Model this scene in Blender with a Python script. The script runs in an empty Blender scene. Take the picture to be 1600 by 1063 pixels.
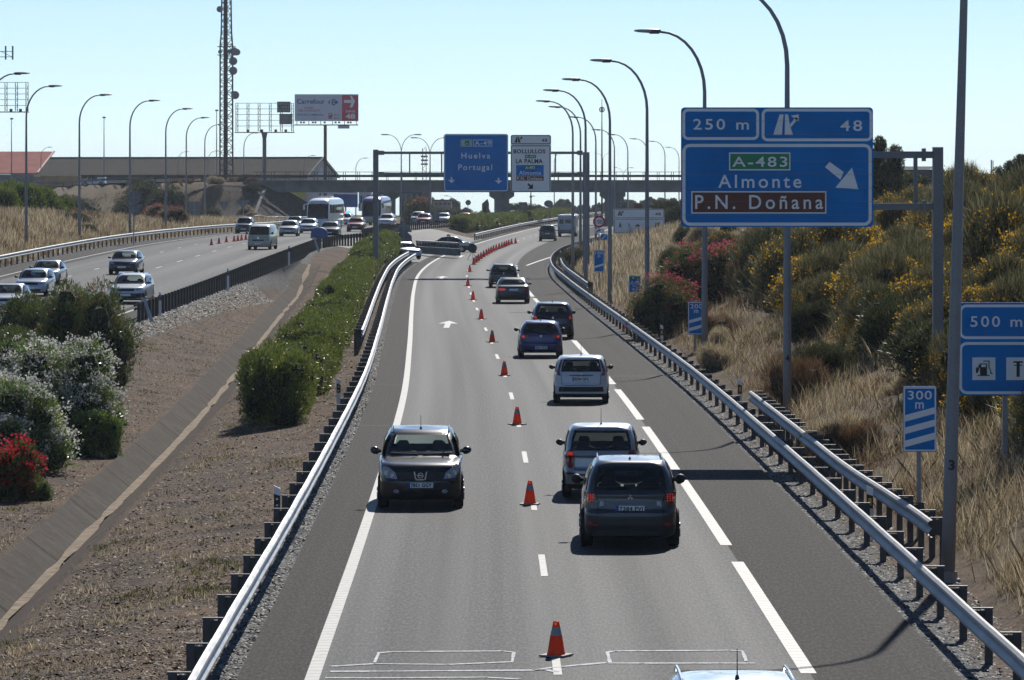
import bpy, bmesh, math, random
import numpy as np
from mathutils import Vector, Matrix, noise

random.seed(7)
RNG = np.random.default_rng(7)
scene = bpy.context.scene
COL = scene.collection
R = math.radians

# ---------------------------------------------------------------- camera
F = 7800.0          # focal length in pixels of the 1600 px wide photograph (a long telephoto from a bridge)
CAM_Z = 6.9         # metres above the near carriageway
HZ = 275.0          # horizon row
cam = bpy.data.cameras.new('camera')
cam.sensor_width = 36.0
cam.lens = F / 1600.0 * 36.0
cam.shift_y = -(531.5 - HZ) / 1600.0
cam.clip_start = 1.0
cam.clip_end = 30000.0
camo = bpy.data.objects.new('camera', cam)
COL.objects.link(camo)
camo.location = (0, 0, CAM_Z)
camo.rotation_euler = (R(90), 0, 0)
scene.camera = camo

# ---------------------------------------------------------------- light
SUN_EL, SUN_AZ = R(37.0), R(10.5)       # ahead of the camera, a little to the right
world = bpy.data.worlds.new('World')
scene.world = world
world.use_nodes = True
wn = world.node_tree
for n in list(wn.nodes): wn.nodes.remove(n)
w_out = wn.nodes.new('ShaderNodeOutputWorld')
w_bg = wn.nodes.new('ShaderNodeBackground')
w_sky = wn.nodes.new('ShaderNodeTexSky')
w_sky.sky_type = 'NISHITA'
w_sky.sun_disc = False
w_sky.sun_elevation = SUN_EL
w_sky.sun_rotation = SUN_AZ
w_sky.altitude = 50
w_sky.air_density = 0.55
w_sky.dust_density = 0.0
w_sky.ozone_density = 3.2
w_bg.inputs['Strength'].default_value = 0.096
wn.links.new(w_sky.outputs[0], w_bg.inputs[0])
wn.links.new(w_bg.outputs[0], w_out.inputs[0])
sl = bpy.data.lights.new('sun', 'SUN')
sl.energy = 5.0
sl.angle = R(0.53)
sl.color = (1.0, 0.955, 0.88)
so = bpy.data.objects.new('sun', sl)
COL.objects.link(so)
sun_vec = Vector((math.sin(SUN_AZ) * math.cos(SUN_EL), math.cos(SUN_AZ) * math.cos(SUN_EL), math.sin(SUN_EL)))
so.rotation_euler = (-sun_vec).to_track_quat('-Z', 'Y').to_euler()
so.location = sun_vec * 200
vs = scene.view_settings
vs.view_transform = 'Standard'
vs.look = 'None'
vs.gamma = 1.0
vs.exposure = 0.06
vs.use_curve_mapping = False
scene.cycles.use_denoising = True
scene.cycles.max_bounces = 8
scene.cycles.transparent_max_bounces = 12
scene.cycles.caustics_reflective = False
scene.cycles.caustics_refractive = False

# ---------------------------------------------------------------- helpers
def PX(px, Y): return (px - 800.0) / F * Y
def PZ(py, Y): return CAM_Z - (py - HZ) / F * Y

def tag(o, label=None, cat=None, group=None, kind=None):
    if label: o['label'] = label
    if cat: o['category'] = cat
    if group: o['group'] = group
    if kind: o['kind'] = kind
    return o

def empty(name, loc, label, cat, group=None, rz=0.0):
    o = bpy.data.objects.new(name, None)
    o.empty_display_size = 0.3
    COL.objects.link(o)
    o.location = loc
    o.rotation_euler = (0, 0, rz)
    return tag(o, label, cat, group)

class MB:
    """collects simple shapes into one mesh"""
    def __init__(self):
        self.v, self.f, self.mi = [], [], []
        self.uv = None
    def add(self, vs_, fs_, mi=0):
        n = len(self.v)
        self.v.extend([tuple(p) for p in vs_])
        for f in fs_:
            self.f.append(tuple(i + n for i in f)); self.mi.append(mi)
        return self
    def box(self, x0, x1, y0, y1, z0, z1, mi=0):
        v = [(x, y, z) for z in (z0, z1) for y in (y0, y1) for x in (x0, x1)]
        return self.add(v, [(0, 2, 3, 1), (4, 5, 7, 6), (0, 1, 5, 4), (2, 6, 7, 3), (0, 4, 6, 2), (1, 3, 7, 5)], mi)
    def bar(self, a, b, w, h=None, mi=0):
        a, b = Vector(a), Vector(b); h = h or w
        d = (b - a).normalized()
        up = Vector((0, 0, 1)) if abs(d.z) < 0.95 else Vector((1, 0, 0))
        s = d.cross(up).normalized() * w / 2; u = s.cross(d).normalized() * h / 2
        v = [a - s - u, a + s - u, a + s + u, a - s + u, b - s - u, b + s - u, b + s + u, b - s + u]
        return self.add(v, [(3, 2, 1, 0), (4, 5, 6, 7), (0, 1, 5, 4), (1, 2, 6, 5), (2, 3, 7, 6), (3, 0, 4, 7)], mi)
    def tube(self, pts, rads, n=10, mi=0, cap=True):
        pts = [Vector(p) for p in pts]
        if not hasattr(rads, '__len__'): rads = [rads] * len(pts)
        rings = []
        side = None
        for i, p in enumerate(pts):
            d = (pts[min(i + 1, len(pts) - 1)] - pts[max(i - 1, 0)]).normalized()
            if side is None:
                up = Vector((0, 0, 1)) if abs(d.z) < 0.9 else Vector((0, 1, 0))
                side = d.cross(up).normalized()
            side = (side - d * side.dot(d)).normalized()
            b = d.cross(side)
            rings.append([p + (side * math.cos(2 * math.pi * k / n) + b * math.sin(2 * math.pi * k / n)) * rads[i] for k in range(n)])
        v = [q for r_ in rings for q in r_]
        f = []
        for i in range(len(rings) - 1):
            for k in range(n):
                a, b2 = i * n + k, i * n + (k + 1) % n
                f.append((a, b2, b2 + n, a + n))
        if cap:
            f.append(tuple(range(n - 1, -1, -1))); f.append(tuple((len(rings) - 1) * n + k for k in range(n)))
        return self.add(v, f, mi)
    def lathe(self, prof, n=16, axis='z', c=(0, 0, 0), mi=0):
        """prof: (radius, height) list"""
        v, f = [], []
        for r_, h in prof:
            for k in range(n):
                a = 2 * math.pi * k / n
                p = (r_ * math.cos(a), r_ * math.sin(a), h)
                if axis == 'x': p = (p[2], p[0], p[1])
                elif axis == 'y': p = (p[0], p[2], p[1])
                v.append((p[0] + c[0], p[1] + c[1], p[2] + c[2]))
        for i in range(len(prof) - 1):
            for k in range(n):
                a, b = i * n + k, i * n + (k + 1) % n
                f.append((a, b, b + n, a + n))
        return self.add(v, f, mi)
    def prism(self, poly, y0, y1, mi=0):
        """polygon of (x, z), extruded from y0 (front) to y1"""
        n = len(poly)
        v = [(x, y0, z) for x, z in poly] + [(x, y1, z) for x, z in poly]
        f = [tuple(range(n)), tuple(range(2 * n - 1, n - 1, -1))]
        for i in range(n):
            j = (i + 1) % n
            f.append((j, i, i + n, j + n))
        return self.add(v, f, mi)
    def build(self, name, mat, parent=None, smooth=False, loc=None):
        me = bpy.data.meshes.new(name)
        me.from_pydata(self.v, [], self.f)
        mats = mat if isinstance(mat, (list, tuple)) else [mat]
        for m in mats: me.materials.append(m)
        if len(mats) > 1: me.polygons.foreach_set('material_index', self.mi)
        if self.uv is not None:
            ul = me.uv_layers.new(name='UVMap')
            li = np.empty(len(me.loops), dtype=np.int32); me.loops.foreach_get('vertex_index', li)
            ul.data.foreach_set('uv', np.asarray(self.uv, dtype=np.float32)[li].ravel())
        if smooth: me.polygons.foreach_set('use_smooth', [True] * len(me.polygons))
        me.update()
        o = bpy.data.objects.new(name, me)
        COL.objects.link(o)
        if parent is not None: o.parent = parent
        if loc is not None: o.location = loc
        return o

def fix_normals(o):
    bm = bmesh.new(); bm.from_mesh(o.data)
    bmesh.ops.recalc_face_normals(bm, faces=bm.faces)
    bm.to_mesh(o.data); bm.free()
    return o

def copy_tree(o, parent=None):
    c = o.copy(); COL.objects.link(c)
    if parent is not None: c.parent = parent
    for ch in list(o.children): copy_tree(ch, c)
    return c

ORD = ['nearest', 'second', 'third', 'fourth', 'fifth', 'sixth', 'seventh', 'eighth', 'ninth', 'tenth', 'eleventh', 'twelfth',
       'thirteenth', 'fourteenth', 'fifteenth', 'sixteenth', 'seventeenth', 'eighteenth', 'nineteenth', 'twentieth', 'twenty-first', 'twenty-second',
       'twenty-third', 'twenty-fourth', 'twenty-fifth', 'twenty-sixth']

def curve(pts):
    """smooth monotone-ish cubic through (y, value) pairs"""
    xs = np.array([p[0] for p in pts], float); ys = np.array([p[1] for p in pts], float)
    d = np.gradient(ys, xs)
    def f(t):
        t = np.asarray(t, float)
        tc = np.clip(t, xs[0], xs[-1])
        i = np.clip(np.searchsorted(xs, tc) - 1, 0, len(xs) - 2)
        h = xs[i + 1] - xs[i]; u = (tc - xs[i]) / h
        r = ((2 * u**3 - 3 * u**2 + 1) * ys[i] + (u**3 - 2 * u**2 + u) * h * d[i] + (-2 * u**3 + 3 * u**2) * ys[i + 1] + (u**3 - u**2) * h * d[i + 1])
        r = r + np.where(t > xs[-1], (t - xs[-1]) * d[-1], 0) + np.where(t < xs[0], (t - xs[0]) * d[0], 0)
        return r if r.ndim else float(r)
    return f

# ---------------------------------------------------------------- materials
def newmat(name):
    m = bpy.data.materials.new(name); m.use_nodes = True
    nt = m.node_tree
    b = nt.nodes['Principled BSDF']
    return m, nt, b
def node(nt, typ, **kw):
    n = nt.nodes.new(typ)
    for k, v in kw.items(): setattr(n, k, v)
    return n
def ramp(nt, stops, fac):
    r = node(nt, 'ShaderNodeValToRGB')
    el = r.color_ramp.elements
    while len(el) < len(stops): el.new(0.5)
    for e, (p, c) in zip(el, stops):
        e.position = p; e.color = (*c, 1) if len(c) == 3 else c
    nt.links.new(fac, r.inputs[0])
    return r.outputs[0]
def tex_noise(nt, scale, detail=4, rough=0.6, vec=None):
    n = node(nt, 'ShaderNodeTexNoise'); n.inputs['Scale'].default_value = scale
    n.inputs['Detail'].default_value = detail; n.inputs['Roughness'].default_value = rough
    if vec is not None: nt.links.new(vec, n.inputs['Vector'])
    return n.outputs[0]
def mixc(nt, fac, a, b, mode='MIX'):
    m = node(nt, 'ShaderNodeMix', data_type='RGBA', blend_type=mode)
    for sock, v in ((m.inputs[0], fac), (m.inputs[6], a), (m.inputs[7], b)):
        if hasattr(v, 'is_linked') or isinstance(v, bpy.types.NodeSocket): nt.links.new(v, sock)
        elif isinstance(v, (int, float)): sock.default_value = v
        else: sock.default_value = (*v, 1) if len(v) == 3 else v
    return m.outputs[2]
def math_(nt, op, a, b=None, c=None):
    m = node(nt, 'ShaderNodeMath', operation=op)
    for i, v in enumerate((a, b, c)):
        if v is None: continue
        if isinstance(v, bpy.types.NodeSocket): nt.links.new(v, m.inputs[i])
        else: m.inputs[i].default_value = v
    return m.outputs[0]
def bump(nt, b, h, strength=0.3, dist=0.02):
    n = node(nt, 'ShaderNodeBump'); n.inputs['Strength'].default_value = strength; n.inputs['Distance'].default_value = dist
    nt.links.new(h, n.inputs['Height']); nt.links.new(n.outputs[0], b.inputs['Normal'])
def objcoord(nt): return node(nt, 'ShaderNodeTexCoord').outputs['Object']
def geopos(nt): return node(nt, 'ShaderNodeNewGeometry').outputs['Position']

def plain(name, col, rough=0.6, metal=0.0, var=0.12, scale=3.0, spec=0.5, bmp=0.0, bscale=40):
    m, nt, b = newmat(name)
    oc = objcoord(nt)
    n = tex_noise(nt, scale, 5, 0.65, oc)
    dark = tuple(c * (1 - var * 1.4) for c in col); lite = tuple(min(1, c * (1 + var)) for c in col)
    nt.links.new(ramp(nt, [(0.3, dark), (0.7, lite)], n), b.inputs['Base Color'])
    b.inputs['Roughness'].default_value = rough; b.inputs['Metallic'].default_value = metal
    b.inputs['Specular IOR Level'].default_value = spec
    if bmp: bump(nt, b, tex_noise(nt, bscale, 3, 0.6, oc), bmp, 0.01)
    return m

def metal_galv(name, col=(0.42, 0.43, 0.43), rough=0.42):
    m, nt, b = newmat(name)
    oc = objcoord(nt)
    n = tex_noise(nt, 1.7, 6, 0.7, oc)
    sp = tex_noise(nt, 45, 2, 0.5, oc)
    c1 = ramp(nt, [(0.25, tuple(c * 0.66 for c in col)), (0.55, col), (0.8, tuple(c * 1.2 for c in col))], n)
    c2 = mixc(nt, 0.22, c1, ramp(nt, [(0.3, (0.25, 0.25, 0.26)), (0.7, (0.55, 0.55, 0.55))], sp))
    nt.links.new(c2, b.inputs['Base Color'])
    b.inputs['Metallic'].default_value = 0.12
    nt.links.new(ramp(nt, [(0.3, (rough * 0.8,) * 3), (0.7, (rough * 1.3,) * 3)], n), b.inputs['Roughness'])
    return m

def leafmat(name, stops, gloss=0.25, rough=0.45, trans=0.35):
    m, nt, b = newmat(name)
    g = node(nt, 'ShaderNodeNewGeometry')
    c = ramp(nt, stops, g.outputs['Random Per Island'])
    big = tex_noise(nt, 0.55, 3, 0.6, geopos(nt))
    c = mixc(nt, 1.0, c, ramp(nt, [(0.3, (0.62, 0.62, 0.6)), (0.7, (1.2, 1.18, 1.1))], big), 'MULTIPLY')
    nt.links.new(c, b.inputs['Base Color'])
    b.inputs['Roughness'].default_value = rough
    b.inputs['Specular IOR Level'].default_value = gloss
    t = node(nt, 'ShaderNodeBsdfTranslucent'); nt.links.new(c, t.inputs[0])
    mx = node(nt, 'ShaderNodeMixShader'); mx.inputs[0].default_value = trans
    nt.links.new(b.outputs[0], mx.inputs[1]); nt.links.new(t.outputs[0], mx.inputs[2])
    nt.links.new(mx.outputs[0], nt.nodes['Material Output'].inputs[0])
    return m

M = {}
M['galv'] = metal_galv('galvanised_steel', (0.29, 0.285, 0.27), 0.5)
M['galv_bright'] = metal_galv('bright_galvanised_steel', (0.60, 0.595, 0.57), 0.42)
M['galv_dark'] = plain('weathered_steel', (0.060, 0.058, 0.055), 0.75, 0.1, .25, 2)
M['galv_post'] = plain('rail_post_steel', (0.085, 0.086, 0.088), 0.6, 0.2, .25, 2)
M['pole'] = metal_galv('lamp_pole_steel', (0.2, 0.21, 0.22), 0.5)
M['gantry'] = metal_galv('gantry_steel', (0.14, 0.145, 0.15), 0.55)
M['lamp_head'] = plain('luminaire_grey', (0.32, 0.33, 0.34), 0.5, 0.1)
M['lamp_dark'] = plain('luminaire_dark', (0.05, 0.05, 0.055), 0.5)
M['concrete'] = plain('concrete', (0.30, 0.285, 0.26), 0.9, 0, 0.22, 0.9, 0.3, 0.3, 14)
M['conc_dark'] = plain('weathered_concrete', (0.21, 0.205, 0.195), 0.9, 0, 0.25, 0.5, 0.3, 0.2, 10)
M['sign_white'] = plain('sign_white', (0.86, 0.87, 0.87), 0.5, 0, 0.05, 0.6)
M['sign_blue'] = plain('sign_blue', (0.0, 0.20, 0.56), 0.6, 0, 0.10, 0.9, .2)
M['sign_green'] = plain('sign_green', (0.01, 0.24, 0.10), 0.5, 0, 0.06)
M['sign_brown'] = plain('sign_brown', (0.13, 0.028, 0.012), 0.5, 0, 0.06)
M['sign_black'] = plain('sign_black', (0.012, 0.012, 0.014), 0.5, 0, 0.06)
M['sign_red'] = plain('sign_red', (0.5, 0.02, 0.03), 0.5, 0, 0.06)
M['sign_back'] = plain('sign_back_grey', (0.19, 0.2, 0.21), 0.6, 0.2, 0.12, 1.0)
M['black'] = plain('black_plastic', (0.012, 0.012, 0.013), 0.55, 0, 0.15)
M['tyre'] = plain('tyre_rubber', (0.016, 0.016, 0.016), 0.85, 0, 0.15, 8)
M['rim'] = plain('alloy_rim', (0.5, 0.5, 0.52), 0.3, 0.8, 0.1, 8)
M['interior'] = plain('car_interior', (0.03, 0.03, 0.033), 0.8)
M['chrome'] = plain('chrome', (0.8, 0.8, 0.82), 0.12, 1.0, 0.03)
M['plate'] = plain('plate_white', (0.88, 0.88, 0.86), 0.45, 0, 0.04)
M['plate_blue'] = plain('plate_blue', (0.02, 0.06, 0.35), 0.45)
M['yellow'] = plain('signal_yellow', (0.75, 0.42, 0.01), 0.5)
# ---------------------------------------------------------------- alignments (x as a function of y)
Cf = curve([(0, .95), (40, .78), (68, .62), (90, .52), (121, .31), (156, -.03), (200, -.75), (254, -1.75), (300, -2.55), (347, -3.15), (384, -3.15),
            (430, -2.55), (480, -1.2), (523, .35), (600, 3.6), (650, 6.0), (700, 8.9), (820, 17), (1000, 33), (1300, 70), (1700, 140)])
Lf = curve([(0, -20.5), (60, -19.4), (150, -18.2), (229, -17.0), (325, -15.5), (420, -14.4), (500, -12.2), (582, -7.2), (650, -4.0), (700, -1.9),
            (760, 2.2), (820, 7), (1000, 23), (1300, 58), (1700, 126)])
ZLf = curve([(0, .15), (150, .2), (229, .35), (270, .6), (310, .95), (370, 1.3), (530, 1.25), (600, 1.0), (650, .6), (700, .3), (760, .05), (1000, 0), (1700, 0)])
WLf = curve([(0, 16.3), (470, 16.3), (540, 15), (600, 13), (650, 12.2), (1000, 12.2), (1700, 12.2)])
ROf = curve([(0, 5.95), (300, 5.95), (350, 6.0), (384, 6.2), (450, 7.3), (489, 8.6), (555, 11.2), (650, 15.5), (727, 19), (850, 25), (1000, 32), (1700, 40)])
AOf = curve([(0, 5.55), (300, 5.55), (350, 5.6), (384, 5.8), (450, 6.9), (500, 8.2), (555, 9.0), (600, 7.2), (650, 4.9), (700, 4.2), (850, 4.6), (1700, 4.6)])
def smooth(t):
    t = min(1.0, max(0.0, t)); return t * t * (3 - 2 * t)
def ditch_x(Y):
    return float(Cf(Y)) + float(np.interp(Y, [0, 60, 88, 114, 194, 308, 340], [-9.2, -9.35, -9.6, -9.85, -10.3, -11.0, -11.2]))
def ditch_k(Y): return 1.0 - smooth((Y - 325) / 45.0)

APP = [(-40.0, 700, 6.15), (-55, 732, 5.75), (-67, 800, 5.2), (-95, 900, 4.7), (-170, 1050, 3.6), (-300, 1250, 2.0)]
APR = [(38.0, 700, 6.1), (80, 698, 5.6), (160, 690, 4.2), (300, 680, 1.5)]
def poly_dist(x, y, poly):
    best = (1e9, 0)
    for (x0, y0, z0), (x1, y1, z1) in zip(poly, poly[1:]):
        dx, dy = x1 - x0, y1 - y0
        t = max(0, min(1, ((x - x0) * dx + (y - y0) * dy) / (dx * dx + dy * dy)))
        d = math.hypot(x - x0 - t * dx, y - y0 - t * dy)
        if d < best[0]: best = (d, z0 + t * (z1 - z0))
    return best
def embank(x, y):
    if y < 560 or y > 1400: return -9
    h = -9
    for p in (APP, APR):
        d, z = poly_dist(x, y, p)
        h = max(h, z - 0.12 - max(0, d - 6.2) * 0.55)
    return h
def DROP(y): return max(0.0, y - 900.0) * .0092
def nz(x, y, s, seed=0.0): return noise.noise(Vector((x * s, y * s, seed)))

BANK_H = curve([(0, 6.6), (150, 6.4), (240, 6.0), (300, 5.4), (380, 4.3), (450, 3.4), (520, 2.6), (600, 1.8), (700, 1.2), (900, .8), (1700, .6)])
HUMP = curve([(0, .8), (200, 1.4), (300, 2.2), (370, 2.6), (430, 2.1), (500, 1.1), (580, .5), (700, .2), (1700, .2)])
def ground_z(x, y):
    """height of the open ground beside the roads"""
    C, L = float(Cf(y)), float(Lf(y)); LL = L - float(WLf(y)); rr = C + float(ROf(y)); zl = float(ZLf(y))
    if x >= rr - 0.6:
        o = x - rr
        z = -0.05
        if o > 1.2:
            z += min((o - 1.2) * .40, 1e9 if o < 1.2 else (o - 1.2) * .40)
            H = float(BANK_H(y))
            z = H * (1 - math.exp(-max(0, z) / max(H, .3) * 1.15)) - 0.05
            z += nz(x, y, .16, 3) * .35 * smooth((o - 1.2) / 5) + nz(x, y, .7, 5) * .10 * smooth((o - 1.2) / 3)
            z *= 1 - 0.5 * smooth((o - 60) / 120)
        return max(z, embank(x, y))
    if x <= LL + 0.6:
        o = LL - x
        z = zl - 0.08
        z += float(HUMP(y)) * smooth(o / 9.0) * (1 - .55 * smooth((o - 22) / 30)) + nz(x, y, .12, 9) * .3 * smooth(o / 6) + nz(x, y, .6, 2) * .07 * smooth(o / 2)
        if o > 60: z = z * (1 - smooth((o - 60) / 150)) + .4 * smooth((o - 60) / 150)
        return max(z, embank(x, y))
    if x >= C - 4.4: return -0.06
    if x <= L - .3: return zl - .07
    # median
    D = ditch_x(y); k = ditch_k(y)
    xa, xb = L - .3, C - 4.4
    za = zl - .06; zb = -.03
    t = (x - xa) / (xb - xa)
    flat = za + (zb - za) * smooth(t)
    if k <= 0: return flat + nz(x, y, .5, 4) * .02
    ad = abs(x - D)
    lip = -.66
    if ad < .72: zd = lip - .52 * (1 - ad / .72)
    elif x < D: zd = lip + (za - lip) * smooth((D - .72 - x) / max(.5, (D - .72 - xa))) * 1.0
    else:
        tt = (x - D - .72) / (xb - D - .72)
        zd = lip + (zb - lip) * (tt ** .8)
    if ad > .8: zd += (nz(x, y, .55, 4) * .07 + nz(x, y, 2.1, 8) * .03) * smooth((ad - .8) / .8) * smooth(min(x - xa, xb - x) / .8)
    return flat * (1 - k) + zd * k

def build_ground():
    ys = [-30, 0, 20]
    y = 30.0
    while y < 8000:
        ys.append(y); y += 1.4 if y < 200 else 2.5 if y < 420 else 4 if y < 900 else y * .06
    verts, zone = [], []
    ncol = None
    for Y in ys:
        C, L = float(Cf(Y)), float(Lf(Y)); LL = L - float(WLf(Y)); rr = C + float(ROf(Y)); ar = C + float(AOf(Y)); D = ditch_x(Y)
        xs = [LL - o for o in (4000, 1800, 800, 400, 250, 170, 130, 105, 88, 76, 66, 58, 52, 47, 42, 38, 34, 30.5, 27, 24, 21, 18, 15.5, 13, 11, 9, 7.2, 5.6, 4.2, 3, 2, 1.1, .3)]
        xs += [LL + .9, (LL + L) / 2, L - .9, L - .3]
        a = L - .3; b = D - .75
        xs += [a + (b - a) * t for t in (.07, .16, .27, .39, .52, .66, .82, .94)]
        xs += [D - .73, D - .37, D, D + .37, D + .73]
        a, b = D + .77, C - 4.4
        xs += [a + (b - a) * t for t in (.05, .14, .25, .37, .5, .63, .76, .88, 1.0)]
        xs += [C - 4.0, C, ar - .3, ar, max(ar + .05, rr - .35)]
        xs += [rr + o for o in (.1, .6, 1.1, 1.7, 2.4, 3.1, 3.9, 4.7, 5.6, 6.5, 7.5, 8.6, 9.8, 11, 12.4, 14, 16, 18, 20.5, 23, 26, 30, 35, 41, 48, 58, 75, 100, 150, 250, 450, 900, 2000, 4500)]
        ncol = len(xs)
        for x in xs:
            z = ground_z(x, Y) - DROP(Y)
            if L - .25 < x < C - 4.45: zone_v = 0.0                       # mulch and gravel of the median
            elif x > rr + 1.3: zone_v = 1.0                               # dry bank
            elif x < LL - .4: zone_v = 1.0
            else: zone_v = .0
            e = embank(x, Y)
            st = 1.0 if (e > -2 and e >= z - .02 and x > -41 and x < 0 and Y < 760) else 0.0   # stone pitching round the abutment
            edge = min(abs(x - (C - 4.4)), abs(x - ar), abs(x - L), abs(x - LL))
            gv = max(0.0, 1.0 - edge / 1.1)
            verts.append((x, Y, z)); zone.append((zone_v, st, gv, 1.0))
    faces = []
    for i in range(len(ys) - 1):
        for j in range(ncol - 1):
            a = i * ncol + j
            faces.append((a, a + 1, a + ncol + 1, a + ncol))
    m, nt, b = newmat('ground_earth')
    at = node(nt, 'ShaderNodeAttribute', attribute_name='zone')
    sp = node(nt, 'ShaderNodeSeparateColor'); nt.links.new(at.outputs['Color'], sp.inputs[0])
    pos = geopos(nt)
    n1 = tex_noise(nt, .5, 5, .65, pos); n2 = tex_noise(nt, 9, 3, .6, pos); n3 = tex_noise(nt, 38, 2, .5, pos)
    mulch = ramp(nt, [(.30, (.018, .013, .010)), (.44, (.064, .045, .033)), (.56, (.14, .100, .074)), (.72, (.30, .232, .18))], math_(nt, 'MULTIPLY_ADD', n3, .62, math_(nt, 'MULTIPLY', n2, .40)))
    mulch = mixc(nt, 1.0, mulch, ramp(nt, [(.33, (.50, .49, .49)), (.47, (1, 1, 1)), (.66, (1.4, 1.27, 1.08))], n1), 'MULTIPLY')
    green = ramp(nt, [(.58, (0, 0, 0)), (.72, (1, 1, 1))], tex_noise(nt, .33, 5, .7, pos))
    mulch = mixc(nt, math_(nt, 'MULTIPLY', green, .35), mulch, (.09, .10, .03))
    dry = ramp(nt, [(.25, (.045, .034, .022)), (.5, (.13, .097, .06)), (.75, (.25, .195, .12))], math_(nt, 'MULTIPLY_ADD', n2, .55, math_(nt, 'MULTIPLY', n1, .45)))
    c = mixc(nt, sp.outputs[0], mulch, dry)
    v = node(nt, 'ShaderNodeTexVoronoi'); v.inputs['Scale'].default_value = 16; nt.links.new(pos, v.inputs['Vector'])
    hsv = node(nt, 'ShaderNodeSeparateColor'); nt.links.new(v.outputs['Color'], hsv.inputs[0])
    grav = ramp(nt, [(.1, (.05, .05, .05)), (.6, (.13, .128, .125)), (.95, (.3, .3, .3))], hsv.outputs[0])
    c = mixc(nt, ramp(nt, [(.25, (0, 0, 0)), (.6, (1, 1, 1))], math_(nt, 'MULTIPLY_ADD', n2, .5, math_(nt, 'SUBTRACT', sp.outputs[2], .25))), c, grav)
    v2 = node(nt, 'ShaderNodeTexVoronoi'); v2.inputs['Scale'].default_value = 2.2; nt.links.new(pos, v2.inputs['Vector'])
    stone = ramp(nt, [(.0, (.11, .10, .09)), (.5, (.075, .068, .06)), (1, (.03, .028, .026))], v2.outputs['Distance'])
    c = mixc(nt, sp.outputs[1], c, stone)
    nt.links.new(c, b.inputs['Base Color'])
    b.inputs['Roughness'].default_value = 0.95; b.inputs['Specular IOR Level'].default_value = .15
    bump(nt, b, math_(nt, 'ADD', n3, n2), .9, .05)
    mb = MB(); mb.v = verts; mb.f = faces; mb.mi = [0] * len(faces)
    o = mb.build('ground', m, smooth=True)
    ca = o.data.color_attributes.new('zone', 'FLOAT_COLOR', 'POINT')
    ca.data.foreach_set('color', np.asarray(zone, dtype=np.float32).ravel())
    tag(o, kind='structure')
build_ground()

# ---------------------------------------------------------------- roads
def asphalt(name, dark=False):
    m, nt, b = newmat(name)
    uv = node(nt, 'ShaderNodeUVMap', uv_map='UVMap')
    sx = node(nt, 'ShaderNodeSeparateXYZ'); nt.links.new(uv.outputs[0], sx.inputs[0])
    pos = geopos(nt)
    u = math_(nt, 'ADD', sx.outputs[0], math_(nt, 'MULTIPLY', math_(nt, 'SUBTRACT', tex_noise(nt, 3.0, 2, .5, pos), .5), .05))
    inside = math_(nt, 'MULTIPLY', math_(nt, 'GREATER_THAN', u, -3.37), math_(nt, 'LESS_THAN', u, 3.52))
    stretched = node(nt, 'ShaderNodeMapping'); stretched.inputs['Scale'].default_value = (1.0, .004, 1.0)
    nt.links.new(uv.outputs[0], stretched.inputs[0])
    track = tex_noise(nt, 1.0, 2, .5, stretched.outputs[0])
    gm = node(nt, 'ShaderNodeMapping'); gm.inputs['Scale'].default_value = (1.0, .16, 1.0); nt.links.new(pos, gm.inputs[0])
    grain = tex_noise(nt, 20, 4, .8, gm.outputs[0])
    patch = tex_noise(nt, 3.2, 3, .6, stretched.outputs[0])
    lane = ramp(nt, [(.28, (.022, .0232, .0250)), (.72, (.042, .0436, .0465))], track)
    sh = ramp(nt, [(.28, (.020, .0180, .0165)), (.72, (.030, .0273, .0252))], track)
    un = math_(nt, 'MULTIPLY_ADD', u, .125, .5)
    g = lambda v: (v, v, v)
    lane = mixc(nt, 1.0, lane, ramp(nt, [((q + 4) / 8, g(v)) for q, v in ((-3.4, .85), (-2.6, 1.08), (-1.72, .70), (-.85, 1.08), (0, .90), (.9, 1.15), (1.77, .74), (2.65, 1.2), (3.5, .9))], un), 'MULTIPLY')
    c = mixc(nt, inside, sh, lane)
    c = mixc(nt, 1.0, c, ramp(nt, [(.30, (.30, .30, .30)), (.48, (.80, .80, .80)), (.58, (2.3, 2.3, 2.3))], grain), 'MULTIPLY')
    c = mixc(nt, 1.0, c, ramp(nt, [(.3, (.82, .82, .82)), (.7, (1.15, 1.15, 1.15))], patch), 'MULTIPLY')
    nt.links.new(c, b.inputs['Base Color'])
    rl = ramp(nt, [(.3, (.64, .64, .64)), (.7, (.76, .76, .76))], track)
    nt.links.new(mixc(nt, inside, (.88, .88, .88), rl), b.inputs['Roughness'])
    b.inputs['Specular IOR Level'].default_value = .11
    bump(nt, b, grain, .55, .012)
    return m
M['asphalt'] = asphalt('asphalt')

def strip(name, Ys, xfs, zf, mat, ncols_u):
    """sheet between alignments: xfs = list of (x function, u function)"""
    mb = MB(); uv = []
    for Y in Ys:
        for xf, uf in xfs:
            x = xf(Y); mb.v.append((x, Y, zf(x, Y))); uv.append((uf(Y), Y))
    n = len(xfs)
    for i in range(len(Ys) - 1):
        for j in range(n - 1):
            a = i * n + j
            mb.f.append((a, a + 1, a + n + 1, a + n)); mb.mi.append(0)
    mb.uv = uv
    return tag(mb.build(name, mat, smooth=True), kind='structure')
YS = list(np.concatenate([np.arange(-20, 800, 4.0), np.arange(800, 1700, 15.0)]))
strip('carriageway', YS, [((lambda Y, o=o: float(Cf(Y)) + o), (lambda Y, o=o: o)) for o in (-4.4, -3.4, 0, 3.55)] + [(lambda Y: float(Cf(Y) + AOf(Y)), lambda Y: float(AOf(Y)))],
      lambda x, Y: -DROP(Y), M['asphalt'], 5)
def left_x(Y, t):
    a = float(Lf(Y)) - .35; b = float(Lf(Y)) - float(WLf(Y)) + .5
    return a + (b - a) * t
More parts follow.
